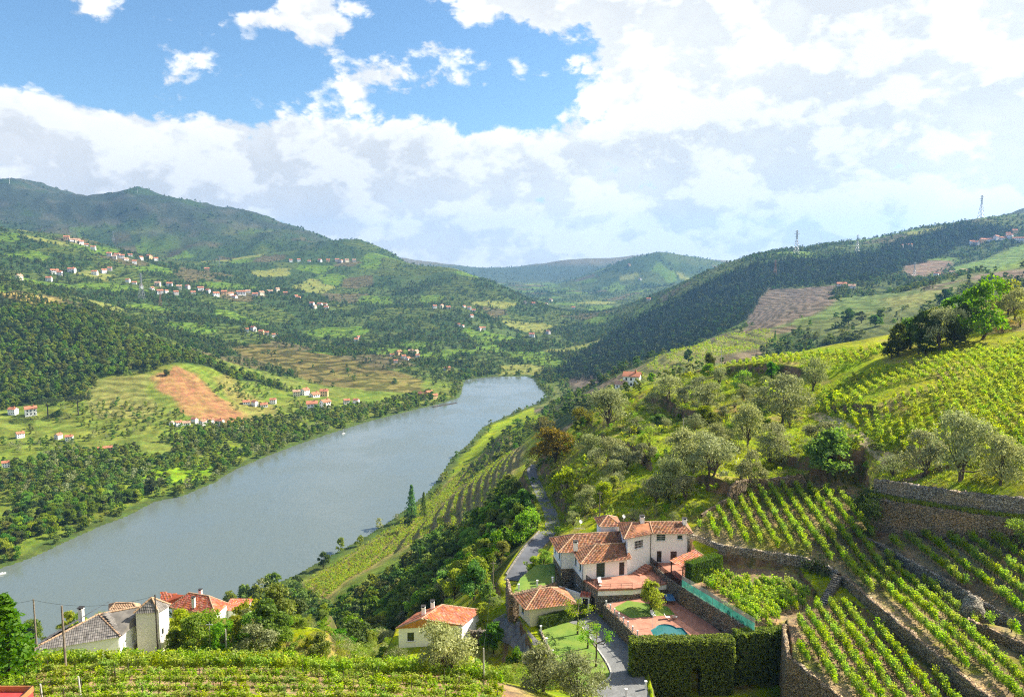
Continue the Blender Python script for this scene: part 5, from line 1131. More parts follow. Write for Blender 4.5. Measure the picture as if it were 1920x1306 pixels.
kb.build('road_parapet', M['lane'], None, label='low pale parapet along the left edge of the lane', category='parapet')
# dirt track on the hill
tk = smooth_line([tuple(G(a_, c_)[:2]) for a_, c_ in ((1525, 775), (1560, 790), (1600, 812), (1640, 842), (1665, 862))], 10); M['track'] = m_plain('track_earth', (.50, .39, .22), .95, .25, .6, .4)
strip('track', tk, 2.8, M['track'], .08, kind='structure')
# ---------------------------------------------------------------- terrace walls on the right
gz = lambda x_, y_: float(H(x_, y_))
def zmax(line, d=1.2):
    """height of the higher ground beside a wall line"""
    def f(x_, y_):
        return max(gz(x_+a_, y_+c_) for a_ in (-d, 0, d) for c_ in (-d, 0, d))
    return f
W1 = [(33.5, 137.6), (38.0, 131.7), (44, 128.6), (50.2, 125.4), (53.6, 121.6), (54.0, 118.6)]
stone_wall('terrace_wall', W1, ZC+2, lambda x_, y_: float(T1Z(np.float64(x_), np.float64(y_)))+.12, 'stone wall below the upper vine terrace right of the villa', M['stone_grey'], .6, .12)
W2 = [(54.3, 117.6), (54.6, 110), (55.3, 96), (56.1, 83), (58, 62)]
stone_wall('terrace_wall', W2, ZL-1.5, ZX+.15, 'long stone wall running down beside the lower vine rows', M['stone'], .7, .14)
W3 = [(62.8, 128.5), (64.0, 125.4), (67.2, 110.5), (69.6, 96.2), (71, 93)]
stone_wall('terrace_wall', W3, ZX-1, lambda x_, y_: zmax(0)(x_, y_)+.1, 'low stone wall between the middle and upper vine terraces', M['stone_grey'], .6, .14)
stone_wall('terrace_wall', [(63.6, 99.6), (67.2, 92), (65.8, 83), (63.8, 62)], ZX-1, ZX+1.5, 'low stone edge of the small terrace at the right border', M['stone'], .6, .14)
W4 = [(40.9, 106.8), (39.8, 103.8), (38.0, 97.5), (41.0, 87.5), (40, 62)]
stone_wall('terrace_wall', W4, ZC-2, ZL+.15, 'dark stone wall at the right end of the tall hedge', M['stone'], .6, .12)
W5a = [(66.2, 132.8), (69.0, 128.8), (74, 122.0), (79.8, 116.6), (84.5, 113.2), (92, 109)]
stone_wall('high_wall', [(q[0]-.9, q[1]-1.3) for q in W5a], 152, [158.6, 159, 159.7, 160.2, 160.6, 161], 'lower tier of the high stone wall below the olive trees', M['stone'], .8, .14)
stone_wall('high_wall', [(q[0]+.2, q[1]+.4) for q in W5a], 156, [161.5, 162.0, 162.6, 163.2, 163.8, 164.4], 'upper tier of the high stone wall below the olive trees', M['stone_grey'], .7, .14)
stone_wall('boundary_wall', [(37.2, 142.2), (50, 151.8), (60, 150.5), (66.3, 145.5), (67.8, 138), (66.5, 133.6)], 147, lambda x_, y_: zmax(0, .9)(x_, y_)+.45, 'low dark stone wall along the back of the upper vineyard', M['stone'], .5, .12)
stw = thing('stone_stairs', 'narrow stone stairs between two vine terraces', 'stairs'); s0 = np.array((49.0, 113.1)); s1 = np.array((53.7, 118.0)); u = (s1-s0)/np.linalg.norm(s1-s0)
for i in range(15):
    mb = MB(); c_ = s0+(s1-s0)*((i+.5)/15); mb.obox(c_, u, .235+.02*(i % 3), .62+.03*(i % 2), ZL-.6, ZL+.02+2.9*(i+1)/15); mb.build('step', M['stone_house'], stw)
bd = MB(); rgb = np.random.default_rng(4)
bo = PZ(1822, 1140, 151.5); bm = bmesh.new(); bmesh.ops.create_icosphere(bm, subdivisions=3, radius=1.6)
for v in bm.verts: n_ = float(vnoise(np.array([v.co.x*1.1]), np.array([v.co.y*1.1+v.co.z*.8]), 5)[0]); v.co *= 1+.28*n_; v.co.z *= 1.1
me = bpy.data.meshes.new('boulder'); bm.to_mesh(me); bm.free(); me.materials.append(M['stone_grey']); link('boulder', me, None, (bo[0], bo[1], 151.4), label='large grey boulder among the terraces at the right', category='rock')
HOUSE_AV = [[(8, 124), (36, 124), (36, 144), (7, 144)]]
# ---------------------------------------------------------------- hedges
def hedge(name, p0, p1, w_, z0, z1, m, leaf, n, label, gap=None, seed=1, wob_=.12, core=(.012, .02, .006)):
    rg = np.random.default_rng(seed); p0 = np.array(p0[:2], float); p1 = np.array(p1[:2], float); Ln = np.linalg.norm(p1-p0); u = (p1-p0)/Ln; v = np.array((-u[1], u[0])); h = z1-z0
    e = thing(name, label, 'hedge'); ar = np.array([Ln*h, Ln*h, Ln*w_*1.6, w_*h, w_*h]); k = (n*ar/ar.sum()).astype(int); P = []; Nn = []
    for f, c in enumerate(k):
        a, b_ = rg.random(c), rg.random(c)
        if f < 2: s_ = a*Ln; t = np.full(c, (-.5 if f == 0 else .5)*w_); z = b_*h; nr = np.tile((*(-v if f == 0 else v), .25), (c, 1))
        elif f == 2: s_ = a*Ln; t = (b_-.5)*w_; z = np.full(c, h); nr = np.tile((0, 0, 1.), (c, 1))
        else: s_ = np.full(c, 0. if f == 3 else Ln); t = (a-.5)*w_; z = b_*h; nr = np.tile((*(-u if f == 3 else u), .2), (c, 1))
        j = fbm(s_*.9+f*7, z*.9+t, 3, seed)*wob_*2+rg.normal(size=c)*wob_*.5
        q = np.concatenate([p0+np.outer(s_, u)+np.outer(t, v), (z0+z)[:, None]], 1)+nr*j[:, None]
        if gap is not None: kk = ~((s_ > gap[0]) & (s_ < gap[1]) & (z < gap[2])); q = q[kk]; nr = nr[kk]
        P.append(q); Nn.append(nr)
    P = np.concatenate(P); Nn = np.concatenate(Nn); cv, cf = cards(P, Nn, np.full(len(P), leaf), .5, rg, .75); link('foliage', mesh_np('foliage', cv, cf, m), e)
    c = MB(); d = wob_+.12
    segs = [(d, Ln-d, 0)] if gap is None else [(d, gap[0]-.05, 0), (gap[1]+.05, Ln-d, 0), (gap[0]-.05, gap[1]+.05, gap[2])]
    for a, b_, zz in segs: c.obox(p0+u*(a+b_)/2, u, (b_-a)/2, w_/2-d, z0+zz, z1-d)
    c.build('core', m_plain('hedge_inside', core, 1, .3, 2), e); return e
hedge('tall_hedge', (17.4, 104.4), (32.6, 104.9), 2.0, 137.2, ZC+5.3, M['hedge'], .34, 19000, 'tall dark clipped cypress hedge in front of the pool', (8.9, 10.2, 4.3), 3, .16)
hedge('tall_hedge', (33.2, 106.0), (41.0, 107.2), 1.8, 138, ZC+5.6, M['hedge'], .34, 11000, 'second tall cypress hedge set back at the right', None, 4, .16)
hedge('clipped_hedge', (30.2, 123.4), (36.6, 127.3), 1.9, ZU-.2, ZU+3.7, M['box'], .17, 9000, 'block of bright clipped hedge between the porch and the vines', None, 5, .05, (.02, .04, .008))
hedge('clipped_hedge', (4.5, 117.8), (12.5, 122.6), 1.0, ZC-.2, ZC+2.1, M['box'], .15, 8000, 'long clipped hedge behind the lawn beside the outbuilding', None, 6, .04, (.02, .04, .008))
# ---------------------------------------------------------------- vines
def make_vine(seed, n=230, m=None, leaf=.19):
    rg = np.random.default_rng(seed); P = []; nn = []
    for s_ in range(11):
        b_ = np.array((rg.uniform(-.5, .5), rg.normal()*.06, rg.uniform(.5, .75))); d = np.array((rg.normal()*.18, rg.normal()*.15, 1)); ln = rg.uniform(.45, 1.15); k = n//11
        t = rg.random(k); q = b_+np.outer(t*ln, d)+rg.normal(size=(k, 3))*np.array((.12, .12, .07)); P.append(q); nn.append(rg.normal(size=(k, 3))*.5+np.array((0, 0, .5)))
    P = np.concatenate(P); nn = np.concatenate(nn); cv, cf = cards(P, nn, np.full(len(P), leaf), .85, rg, .9)
    j = rg.normal()*.06; tv, tf = tube_np([(0, 0, -.1), (.04+j, .02, .25), (-.03, 0, .5), (.0, 0, .62)], [.045, .04, .035, .03], 5); a1 = tube_np([(0, 0, .6), (.3, .02, .66), (.5, 0, .64)], [.03, .022, .012], 4); a2 = tube_np([(0, 0, .6), (-.3, .02, .66), (-.5, 0, .64)], [.03, .022, .012], 4)
    tv, tf = join([(tv, tf), a1, a2]); return mesh_np('vine_stem', tv, tf, M['bark_dark'], True), mesh_np('vine_leaves', cv, cf, m or M['vine'])
VINE = [make_vine(200+i) for i in range(6)]
VINE_ONE = []
for i in range(5):
    rg_ = np.random.default_rng(300+i); t_, c_ = make_vine(300+i, 110, M['vine_mid'], .24); bpy.data.meshes.remove(t_); VINE_ONE.append(c_)
def rows(poly, d, sp, step, rg, jit=.15, skip=.06, curve=0.0):
    """vine positions in rows along unit direction d, rows sp apart"""
    d = np.array(d, float); d /= np.linalg.norm(d); n_ = np.array((-d[1], d[0])); q = np.array([p[:2] for p in poly]); a = q@d; c = q@n_; out = []
    for r in np.arange(c.min()+sp*.4, c.max(), sp):
        s_ = np.arange(a.min(), a.max(), step); s_ = s_+rg.normal(size=len(s_))*jit; p = np.outer(s_, d)+np.outer(r+rg.normal(size=len(s_))*.08+curve*(s_-a.mean())**2, n_)
        k = pip(p[:, 0], p[:, 1], poly) & (rg.random(len(s_)) > skip); out.append(p[k])
    rows.last = np.concatenate([np.full(len(o_), i_) for i_, o_ in enumerate(out)]); return np.concatenate(out)
def inset(poly, d):
    c = np.mean([p[:2] for p in poly], 0); return [tuple(c+(np.array(p[:2])-c)*(1-d/max(np.linalg.norm(np.array(p[:2])-c), 1))) for p in poly]
rg = np.random.default_rng(9)
T1V = [(35.5,138.2),(39,132.8),(50.6,126.8),(55,121.8),(55.6,112),(56.4,96),(57.4,82),(59,64),(66,64),(63.4,99),(66.4,100),(66.5,110),(63.2,125),(67.2,139),(65,144),(59,149.6),(50,150.6),(38,141.2)]
T2V = [(65.2,125.2),(68,111),(70.5,97),(80,66),(100,70),(92,104),(83,111),(77,117),(71,125)]
T0V = [(47.4,111.2),(51.8,112),(53,106),(53.8,96),(54.6,83),(55,68),(42,68),(42.2,87),(39.6,97.5),(41.2,103.6),(43.4,107)]
TVV = [(30.8,120.4),(36.8,107.5),(40.6,108.6),(46.8,114),(48.5,117.5),(47.6,121),(37.5,124.3),(36.6,125)]
T3V = [(65.2,98.6),(68.4,92),(67.2,84),(66,68),(76,68),(70,95)]
FV = [(-62,60),(-60,80.4),(-47,82.6),(-6,84.4),(-2,80),(0,60)]
SETS = [(T1V, (.06, 1), 2.4, .75, 'vine on the upper terrace right of the villa', 1.2), (T2V, (-.02, 1), 2.3, .75, 'vine on the terrace below the high stone wall', 1.2), (T0V, (.09, 1), 2.1, .75, 'vine on the lower terrace right of the tall hedge', 1.2),
        (TVV, (.43, -.9), 1.75, .8, 'vine on the small terrace above the green fence', 1.08), (T3V, (.1, 1), 2.1, 1.0, 'vine on the small terrace at the right border', .9), (FV, (1, .02), 2.9, .8, 'vine in the vineyard at the bottom left', .70)]
allv = []
for si, (poly, d, sp, step, lab, sc_) in enumerate(SETS):
    p = rows(poly, d, sp, step, rg); ang = math.atan2(d[1], d[0])
    for q, ri in zip(p, rows.last):
        z = float(H(q[0], q[1])); w_ = q[1]*cT-(z-CZ)*sT; px = 960+F*q[0]/w_; py = 653-F*(q[1]*sT+(z+.8-CZ)*cT)/w_; allv.append((w_, q[0], q[1], z, si, ang, -30 < px < 1950 and -30 < py < 1330, int(ri), px))
vis = sorted([a for a in allv if a[6]]); solo = set(id(a) for a in vis[:300])
PLACE = ['the upper terrace', 'the terrace under the high wall', 'the lower terrace', 'the small fenced terrace', 'the right border terrace', 'the bottom left vineyard']
rowids = {}
for a in vis[:300]: rowids.setdefault((a[4], a[7]), []).append(a)
fr = {si: sorted({k[1] for k in rowids if k[0] == si}) for si in range(6)}
for (si, ri), lst in rowids.items():
    rk = fr[si].index(ri)+1
    for j, a in enumerate(sorted(lst, key=lambda t: t[8])):
        _, x_, y_, z_, _, ang, _, _, _ = a; e = thing('grape_vine', 'green grape vine, %s from the left in the %s row of %s' % (ordw(j+1), ordw(rk), PLACE[si]), 'vine', 'grape vines', (x_, y_, z_)); e.rotation_euler = (0, 0, ang+rg.normal()*.08+(math.pi if j % 2 else 0)); k = SETS[si][5]*rg.uniform(.85, 1.15); e.scale = (1.0, 1.0, k*1.05); st_, lf_ = VINE[(j*5+ri) % 6]; link('stem', st_, e); link('leaves', lf_, e)
rest = [a for a in allv if id(a) not in solo]
PV = np.array([(a[1], a[2], a[3]) for a in rest]); tn = np.array([a[5] for a in rest])+rg.normal(size=len(rest))*.08
scatter_mass('vineyard', PV, rg.uniform(1.0, 1.35, len(PV)), [m_ for _, m_ in VINE], 'rows of green grape vines on the stone terraces beside the villa', 'vineyard', rg, (.95, 1.1), .03, tn)
scatter_mass('vine_stems', PV, np.ones(len(PV)), [m_ for m_, _ in VINE], 'dark vine stems under the leaves on the terraces', 'vine stems', rg, (.95, 1.1), .03, tn)
# hillside vineyards: thousands of plants
HILL1 = GP([(1530,775),(1540,735),(1600,705),(1680,690),(1760,672),(1850,650),(1935,632),(1935,870),(1880,860),(1790,850),(1690,860),(1650,845),(1600,800)], 100, 260)
HILL2 = GP([(1340,690),(1420,668),(1540,640),(1660,612),(1690,615),(1670,650),(1640,670),(1560,700),(1480,705),(1400,700)], 150, 300)
OL1 = GP([(1480,830),(1560,800),(1620,830),(1640,860),(1560,890),(1480,860)], 100, 260); OL2 = GP([(1110,950),(1200,920),(1290,960),(1260,985),(1130,985)], 100, 260); OL3 = GP([(1430,930),(1540,905),(1600,920),(1480,950)], 100, 260); OL4 = GP([(1330,790),(1420,760),(1440,800),(1350,810)], 120, 300)
hp = np.concatenate([rows(HILL1, (.35, 1), 1.9, .95, rg, .35, .14), rows(HILL2, (.3, 1), 2.2, .95, rg, .2, .06), rows(OL1, (.5, 1), 2.6, 1.2, rg, .3, .3), rows(OL2, (.8, 1), 2.6, 1.2, rg, .4, .35), rows(OL3, (.9, .4), 2.4, 1.2, rg, .3, .25), rows(OL4, (.9, .4), 2.6, 1.2, rg, .3, .25)])
hp = hp[fbm(hp[:, 0]/12, hp[:, 1]/12, 3, 171) > -.42]
scatter_mass('hillside_vineyard', np.concatenate([hp, H(hp[:, 0], hp[:, 1])[:, None]], 1), rg.uniform(.75, 1.15, len(hp)), VINE_ONE, 'bright yellow green vineyard covering the hillside at the right', 'vineyard', rg, (.9, 1.2), .1)
# vine rows that follow the banks of the riverside terraces and the far terraces
def bank_rows(poly, sp, frac, sc_, name, label, rows_of=4.2, thin=1.0):
    x_, y_ = lattice(poly, sp, rg, .5); z_ = H(x_, y_); gx = (H(x_+1.5, y_)-H(x_-1.5, y_))/3; gy = (H(x_, y_+1.5)-H(x_, y_-1.5))/3; k = (np.hypot(gx, gy) < frac) & (rg.random(len(x_)) < thin); x_, y_, z_ = x_[k], y_[k], z_[k]
    scatter_mass(name, np.stack([x_, y_, z_], 1), rg.uniform(.8, 1.3, len(x_))*sc_, VINE_ONE, label, 'vineyard', rg)
bank_rows(SLOPE_VINE, 1.6, .24, 1.2, 'riverside_vineyard', 'curving vine rows on the slope above the river')
bank_rows(FAR_TERR, 2.6, .30, 1.5, 'terraced_vineyard', 'banded vine terraces on the slope beyond the near hill', 5, .35)
# stakes in the near rows
sk = MB(); sk.tube((0, 0, -.2), (0, 0, 1.75), .045, .035, 5); sme = bpy.data.meshes.new('stake'); sme.from_pydata(sk.v, [], sk.f); sme.materials.append(M['post_dark'])
stk = {}
for i, a in enumerate(vis):
    if (i*7) % 9 == 0 and len(sum(stk.values(), [])) < 150: stk.setdefault(a[4], []).append(a)
for si, lst in stk.items():
    for j, a in enumerate(sorted(lst, key=lambda t: t[8])):
        o = link('vine_stake', sme, None, (a[1]+.1, a[2]+.05, a[3]), label='dark stake, %s from the left among vines of %s' % (ordw(j+1), PLACE[si]), category='stake', group='vine stakes'); o.rotation_euler = (rg.normal()*.04, rg.normal()*.04, 0)
# ---------------------------------------------------------------- trees one can point at
TREES = [  # kind, px, base row, height px, width factor, label
 ('olive',1141,802,72,.95,'dark rounded olive at the left end of the upper bank'),('olive',1252,757,52,1.0,'olive at the left of the three above the earth bank'),('olive',1287,763,42,1.0,'small middle olive of the three above the earth bank'),
 ('olive',1326,773,54,1.0,'right olive of the three above the earth bank'),('olivebush',1398,735,34,1.0,'grey olive bush below the bright vineyard crest'),('olive',1465,795,88,1.0,'big dark crowned olive in the middle of the hill'),
 ('olive',1401,840,80,.75,'tall slim olive left of the grassy slope'),('olive',1455,858,66,.75,'thin olive with open crown on the dry grass'),('olive',1407,926,84,.75,'slender olive standing above the vine terrace wall'),
 ('olive',1332,897,84,1.0,'broad silver olive on the bank behind the villa'),('olive',1280,880,74,1.05,'spreading silver olive left of the broad one'),('olive',1345,848,52,1.0,'olive behind the broad silver pair'),
 ('olive',1254,938,78,.9,'olive in the dark hollow behind the villa'),('olive',1144,873,56,.95,'silver olive right of the golden tree'),('olive',1173,883,46,1.0,'lower silver olive beside the grassy clearing'),('olive',1107,862,50,.95,'silver olive touching the golden tree'),
 ('golden',1040,868,70,1.1,'large golden brown oak above the bend in the road'),('golden',1089,800,36,1.1,'small golden oak higher on the ridge'),('golden',1020,822,42,1.0,'golden oak at the left rim of the ridge'),
 ('bright',1064,944,66,1.05,'bright green round tree beside the road bend'),('broad',1040,925,45,1.0,'dark green tree at the inner side of the road'),('olive',1098,962,48,.8,'pale olive left of the telegraph pole'),
 ('olivebush',1135,926,34,1.0,'grey olive bush above the sunny bank, left'),('olivebush',1158,912,30,1.0,'grey olive bush above the sunny bank, right'),('olivebush',1193,816,38,.9,'grey green olive on the shaded terrace'),('bush',1217,838,38,.8,'light green fig bush on the shaded terrace'),
 ('olivebush',1187,976,26,1.0,'silver bush just behind the villa roof'),('olivebush',1262,978,22,.9,'silver bush behind the right chimney'),('olivebush',1075,985,30,.8,'grey bush left of the villa roof'),
 ('olive',1524,732,58,.8,'dark olive standing alone below the vineyard'),('bright',1555,890,88,1.25,'wide light green walnut tree above the terrace'),('olivebush',1673,892,44,.95,'dark olive bush on top of the high wall'),
 ('olive',1731,893,88,.9,'left olive on top of the high stone wall'),('olive',1803,903,132,.75,'tallest olive on top of the high stone wall'),('olive',1876,911,98,.85,'right olive on top of the high stone wall'),
 ('dark',1685,668,62,.9,'dark evergreen at the left end of the hilltop clump'),('dark',1722,664,80,.8,'dark evergreen second in the hilltop clump'),('olive',1763,655,78,.95,'grey olive in front of the hilltop clump'),('bright',1843,636,108,.92,'tallest bright green tree of the hilltop clump'),
 ('dark',1800,640,70,.9,'dark evergreen behind the tallest hilltop tree'),('dark',1770,575,34,1.0,'small dark tree on the hilltop skyline'),('olive',1902,600,55,1.0,'olive at the right border of the hilltop'),('broom',1879,624,30,.9,'yellow flowering broom on the hilltop'),('bush',1912,612,30,.9,'light green bush right of the yellow broom'),
 ('dark',1590,608,30,1.1,'dark tree on the crest by the white farmhouse'),('dark',1615,606,22,1.2,'low dark tree on the crest'),('broad',1650,600,20,1.2,'green tree left of the white farmhouse'),('broad',1640,612,22,1.3,'round tree above the bright vineyard'),
 ('cypress',1453,640,20,.8,'small pointed cypress on the crest'),('dark',1330,690,30,.9,'dark round tree at the foot of the bright vineyard'),('dark',1290,680,26,.8,'dark tree right of the white hillside house'),
 ('olive',835,1272,104,1.0,'large rounded olive in front of the orange roofed house'),('olive',1015,1296,88,1.0,'silver olive in front of the lawn, left of the pair'),('olive',1082,1318,92,1.05,'silver olive in front of the lawn, right of the pair'),
 ('olivebush',655,1242,48,.9,'small silver olive behind the vineyard'),('olivebush',748,1255,50,.9,'small olive left of the large rounded one'),('olive',483,1232,68,1.15,'wide grey olive behind the vineyard, left'),('olivebush',462,1172,38,.8,'pale silver bush beside the red roofed house'),
 ('bright',365,1228,78,.95,'bright green tree right of the tower'),('bright',418,1222,62,1.0,'bright green tree beside the grey olive'),('bright',432,1135,30,1.0,'light green bush behind the red roofed house'),('bright',540,1235,60,1.0,'leafy green tree behind the vineyard'),
 ('broad',600,1238,56,1.0,'round green tree behind the vineyard'),('broad',690,1225,50,1.0,'green tree in the hollow left of the orange roofed house'),('bright',345,1200,60,1.0,'bright green tree in front of the ochre house'),('bright',390,1195,52,1.0,'bright green tree in front of the red roof'),('broad',330,1225,50,1.0,'leafy tree right beside the tower wall'),('bright',445,1200,50,1.0,'light green tree below the white annex'),('broad',1705,655,60,1.0,'leafy green tree inside the left half of the hilltop clump'),('broad',1745,645,66,1.0,'leafy green tree in the middle of the hilltop clump'),('dark',1790,652,52,1.1,'dark shrubby tree at the foot of the hilltop clump'),('broad',1815,605,60,1.0,'green tree behind the tallest hilltop tree'),('bright',1775,610,50,1.0,'light green tree on top of the hilltop clump'),('dark',1672,672,36,1.2,'low dark bush at the left foot of the hilltop clump'),('bright',1890,590,60,1.0,'bright tree right of the tallest hilltop tree'),('dark',1735,668,34,1.3,'low dark bush in front of the hilltop clump'),('bright',128,1180,36,1.0,'light green bush by the chimney of the old house'),('broad',60,1215,60,.9,'green tree left of the old house'),
 ('dark',606,1066,34,1.0,'dark round tree standing at the water edge'),('cypress',772,972,64,.9,'tall green conifer on the river bank'),('cypress',795,968,46,.9,'shorter conifer beside the tall one on the bank'),('dark',765,990,30,1.0,'dark bush below the river conifers'),
 ('broad',925,1225,62,.9,'dark leafy tree at the foot of the lane'),('bright',905,1180,50,.9,'bright creeper covered tree beside the orange roof'),('broad',795,1195,40,1.0,'dark creeper covered shrub in front of the orange roof'),
 ('broad',968,1262,50,1.0,'round dark bush beside the outbuilding lane'),('bush',1460,1312,30,.9,'small bright shrub at the foot of the hedge'),('bush',1905,1035,62,.9,'bright green bush at the right border'),
 ('olivebush',905,1058,34,1.0,'silver grey shrub beside the road, upper'),('olivebush',935,1048,38,1.0,'silver grey shrub beside the road, right'),('bright',880,1030,44,1.0,'round bright tree on the slope above the thicket'),
 ('bright',1000,1075,34,1.1,'light green fruit tree above the grass strip'),('bright',1022,1060,30,1.1,'light green tree between the road and the villa'),('bright',915,1130,40,1.0,'light green tree beside the lower telegraph pole')]
CATS = dict(olive='olive tree', olivebush='olive bush', golden='tree', bright='tree', broad='tree', dark='tree', broom='bush', bush='bush', cypress='conifer')
for kd, px, py, hp_, wf, lab in TREES: tree_px(kd, px, py, hp_, lab, CATS[kd], None, wf)
NEARTREES = tree('cypress', (-52.6, 74, float(H(-52.6, 74))), 9.5, 'big feathery conifer at the left border', 'conifer', None, 1.6)
tree('cypress', (-56, 79, float(H(-56, 79))), 8.5, 'second feathery conifer behind the big one at the left border', 'conifer', None, 1.6)
tree('bright', (23.2, 119.3, ZP), 5.2, 'round bright garden tree on the pool lawn', 'tree', None, .95)
def pollard(p, h, label, seed):
    rg_ = np.random.default_rng(seed); e = thing('pollarded_tree', label, 'tree', None, p); parts = [tube_np([(0, 0, -.1), (.05, 0, h*.4), (0, .03, h*.68)], [.17, .13, .12], 8)]; P = []
    for k in range(6):
        a = k*1.05+rg_.random()*.4; r = h*rg_.uniform(.3, .42); t = np.array((math.cos(a)*r, math.sin(a)*r, h*rg_.uniform(.8, .95))); md = np.array((math.cos(a)*r*.6, math.sin(a)*r*.6, h*.72)); parts.append(tube_np([(0, 0, h*.66), md, t], [.1, .07, .05], 6)); P.append(t+rg_.normal(size=(110, 3))*np.array((.36, .36, .28)))
    v_, f_ = join(parts); link('trunk', mesh_np('trunk', v_, f_, M['bark'], True), e); P = np.concatenate(P); v_, f_ = cards(P, np.tile((0, 0, 1.), (len(P), 1)), np.full(len(P), .22), .8, rg_, 1); link('crown', mesh_np('crown', v_, f_, M['bright']), e)
pollard((10.7, 116.1, ZC), 5.4, 'pollarded tree with knobbly arms in the middle of the lawn', 1); pollard((12.6, 106.2, ZC), 5.6, 'pollarded tree at the front of the lawn beside the drive', 2); pollard((11.9, 111.6, ZC), 4.0, 'slim young pollarded tree on the lawn edge', 3)
# the thicket on the slope below the road: trees of its own down to the water
tx, ty = lattice(THICKET, 6.3, rg, .45); k = (attr_at(SDR, tx, ty) > 6) & visible(tx, ty, 6) & (pdist(tx, ty, [tuple(q) for q in ROADC], False) > 5) & ~pip(tx, ty, SLOPE_VINE) & ~pip(tx, ty, [(-22, 108), (0, 108), (0, 130), (-22, 130)]) & ~pip(tx, ty, [(-66, 138), (-36, 138), (-36, 160), (-66, 160)]); tx, ty = tx[k], ty[k]
order = np.argsort(np.hypot(tx, ty)); TH_N = 130
for j, i in enumerate(order[:TH_N]):
    kd = ('broad', 'bright', 'broad', 'dark', 'bright', 'broad', 'olive')[j % 7]; nm = dict(broad='leafy green', bright='light green', dark='dark evergreen', olive='silver olive')[kd]
    tree(kd, (tx[i], ty[i], float(H(tx[i], ty[i]))), rg.uniform(4.5, 8.5)*(.7 if kd == 'olive' else 1), nm+' tree in the thicket on the slope below the road', 'tree', 'thicket trees', 1.1)
i = order[TH_N:]; scatter_mass('thicket', np.stack([tx[i], ty[i], H(tx[i], ty[i])-.3], 1), rg.uniform(5, 10, len(i)), MID_B+MID_D+MID_B[:2], 'dense green thicket on the steep slope above the river', 'thicket', rng)
# more olives over the hillside
UNDo = GP([(1100,960),(1090,870),(1150,770),(1330,705),(1420,700),(1540,720),(1640,760),(1660,880),(1560,900),(1420,960),(1300,980)], 100, 360)
ox, oy = lattice(UNDo, 10.5, rg, .5); k = ~pip(ox, oy, HOUSE_AV[0]) & ~pip(ox, oy, T1_POLY) & ~pip(ox, oy, HILL1) & ~pip(ox, oy, HILL2) & (fbm(ox/22, oy/22, 2, 231) > -.12) & (pdist(ox, oy, [tuple(q) for q in tk], False) > 4); ox, oy = ox[k], oy[k]
for j, (a, c) in enumerate(zip(ox, oy)):
    kd = ('olive', 'olive', 'olivebush', 'olive', 'bright', 'broad', 'olivebush')[j % 7]; tree(kd, (a, c, float(H(a, c))), rg.uniform(3.2, 6.5)*(.75 if 'bush' in kd else 1), dict(olive='smaller grey olive scattered between the larger hillside olives', olivebush='grey olive bush scattered between the hillside olives', bright='light green fruit tree scattered between the hillside olives', broad='dark green tree scattered between the hillside olives')[kd], CATS[kd], 'scattered hillside trees', rg.uniform(.9, 1.25))
# crest scrub and undergrowth
sx, sy = [], []
for line, n_, w_ in (([(1440,672),(1500,655),(1560,640),(1620,615),(1660,602)], 70, 5), ([(1180,735),(1240,715),(1330,690)], 40, 8), ([(1020,800),(1060,790),(1120,760),(1180,740)], 60, 12), ([(1000,880),(1040,850),(1080,830)], 30, 8)):
    P_ = GP(line, 120, 420)
    for (x0, y0), (x1, y1) in zip(P_[:-1], P_[1:]):
        t = rg.random(n_//3+1); sx += list(x0+(x1-x0)*t+rg.normal(size=len(t))*w_); sy += list(y0+(y1-y0)*t+rg.normal(size=len(t))*w_)
sx, sy = np.array(sx), np.array(sy); scatter_mass('crest_scrub', np.stack([sx, sy, H(sx, sy)-.2], 1), rg.uniform(1.8, 4.5, len(sx)), MID_D+MID_B[:2]+MID_O, 'dark scrub and small bushes along the crest of the near hill', 'scrub', rg)
UND = GP([(1010,1000),(1000,900),(1040,840),(1150,760),(1330,700),(1420,700),(1540,720),(1640,760),(1660,880),(1560,900),(1420,960),(1300,980),(1050,1000)], 100, 360)
ux, uy = lattice(UND, 2.4, rg, .5); dn = fbm(ux/11, uy/11, 3, 181); k = (dn > .05) & (pdist(ux, uy, [tuple(q) for q in ROADC], False) > 4) & ~pip(ux, uy, [(8, 126), (34, 126), (34, 144), (7, 144)]) & ~pip(ux, uy, T1_POLY) & ~pip(ux, uy, HILL2); ux, uy = ux[k], uy[k]
BUSHM = [TR['bush'][0][1], TR['bush'][1][1], TR['olivebush'][0][1], TR['bright'][1][1], VINE_ONE[0]]
scatter_mass('undergrowth', np.stack([ux, uy, H(ux, uy)-.15], 1), rg.uniform(.5, 1.7, len(ux))*np.where(dn[k] > .25, 1.35, .9), BUSHM, 'shrubs and brambles between the olive trees on the hillside', 'undergrowth', rg, (.9, 1.6))
lx, ly = lattice([(-80, 86), (-30, 87), (0, 86), (12, 96), (2, 116), (-3, 140), (-20, 160), (-75, 165), (-95, 120)], 2.6, rg, .5); dn = fbm(lx/9, ly/9, 3, 191)
k = (dn > -.12) & ~pip(lx, ly, [(-72, 97), (-45.5, 97), (-45.5, 113), (-72, 113)]) & ~pip(lx, ly, [(-62, 146), (-45, 146), (-45, 157), (-62, 157)]) & ~pip(lx, ly, [(-21, 112), (-1, 112), (-1, 128), (-21, 128)]) & (pdist(lx, ly, [tuple(q) for q in lane], False) > 2.2); lx, ly = lx[k], ly[k]
scatter_mass('garden_scrub', np.stack([lx, ly, H(lx, ly)-.15], 1), rg.uniform(.8, 2.6, len(lx)), BUSHM[:4]+[TR['bright'][0][1]], 'mixed green shrubs filling the gardens below the vineyard', 'shrubs', rg, (.9, 1.4))
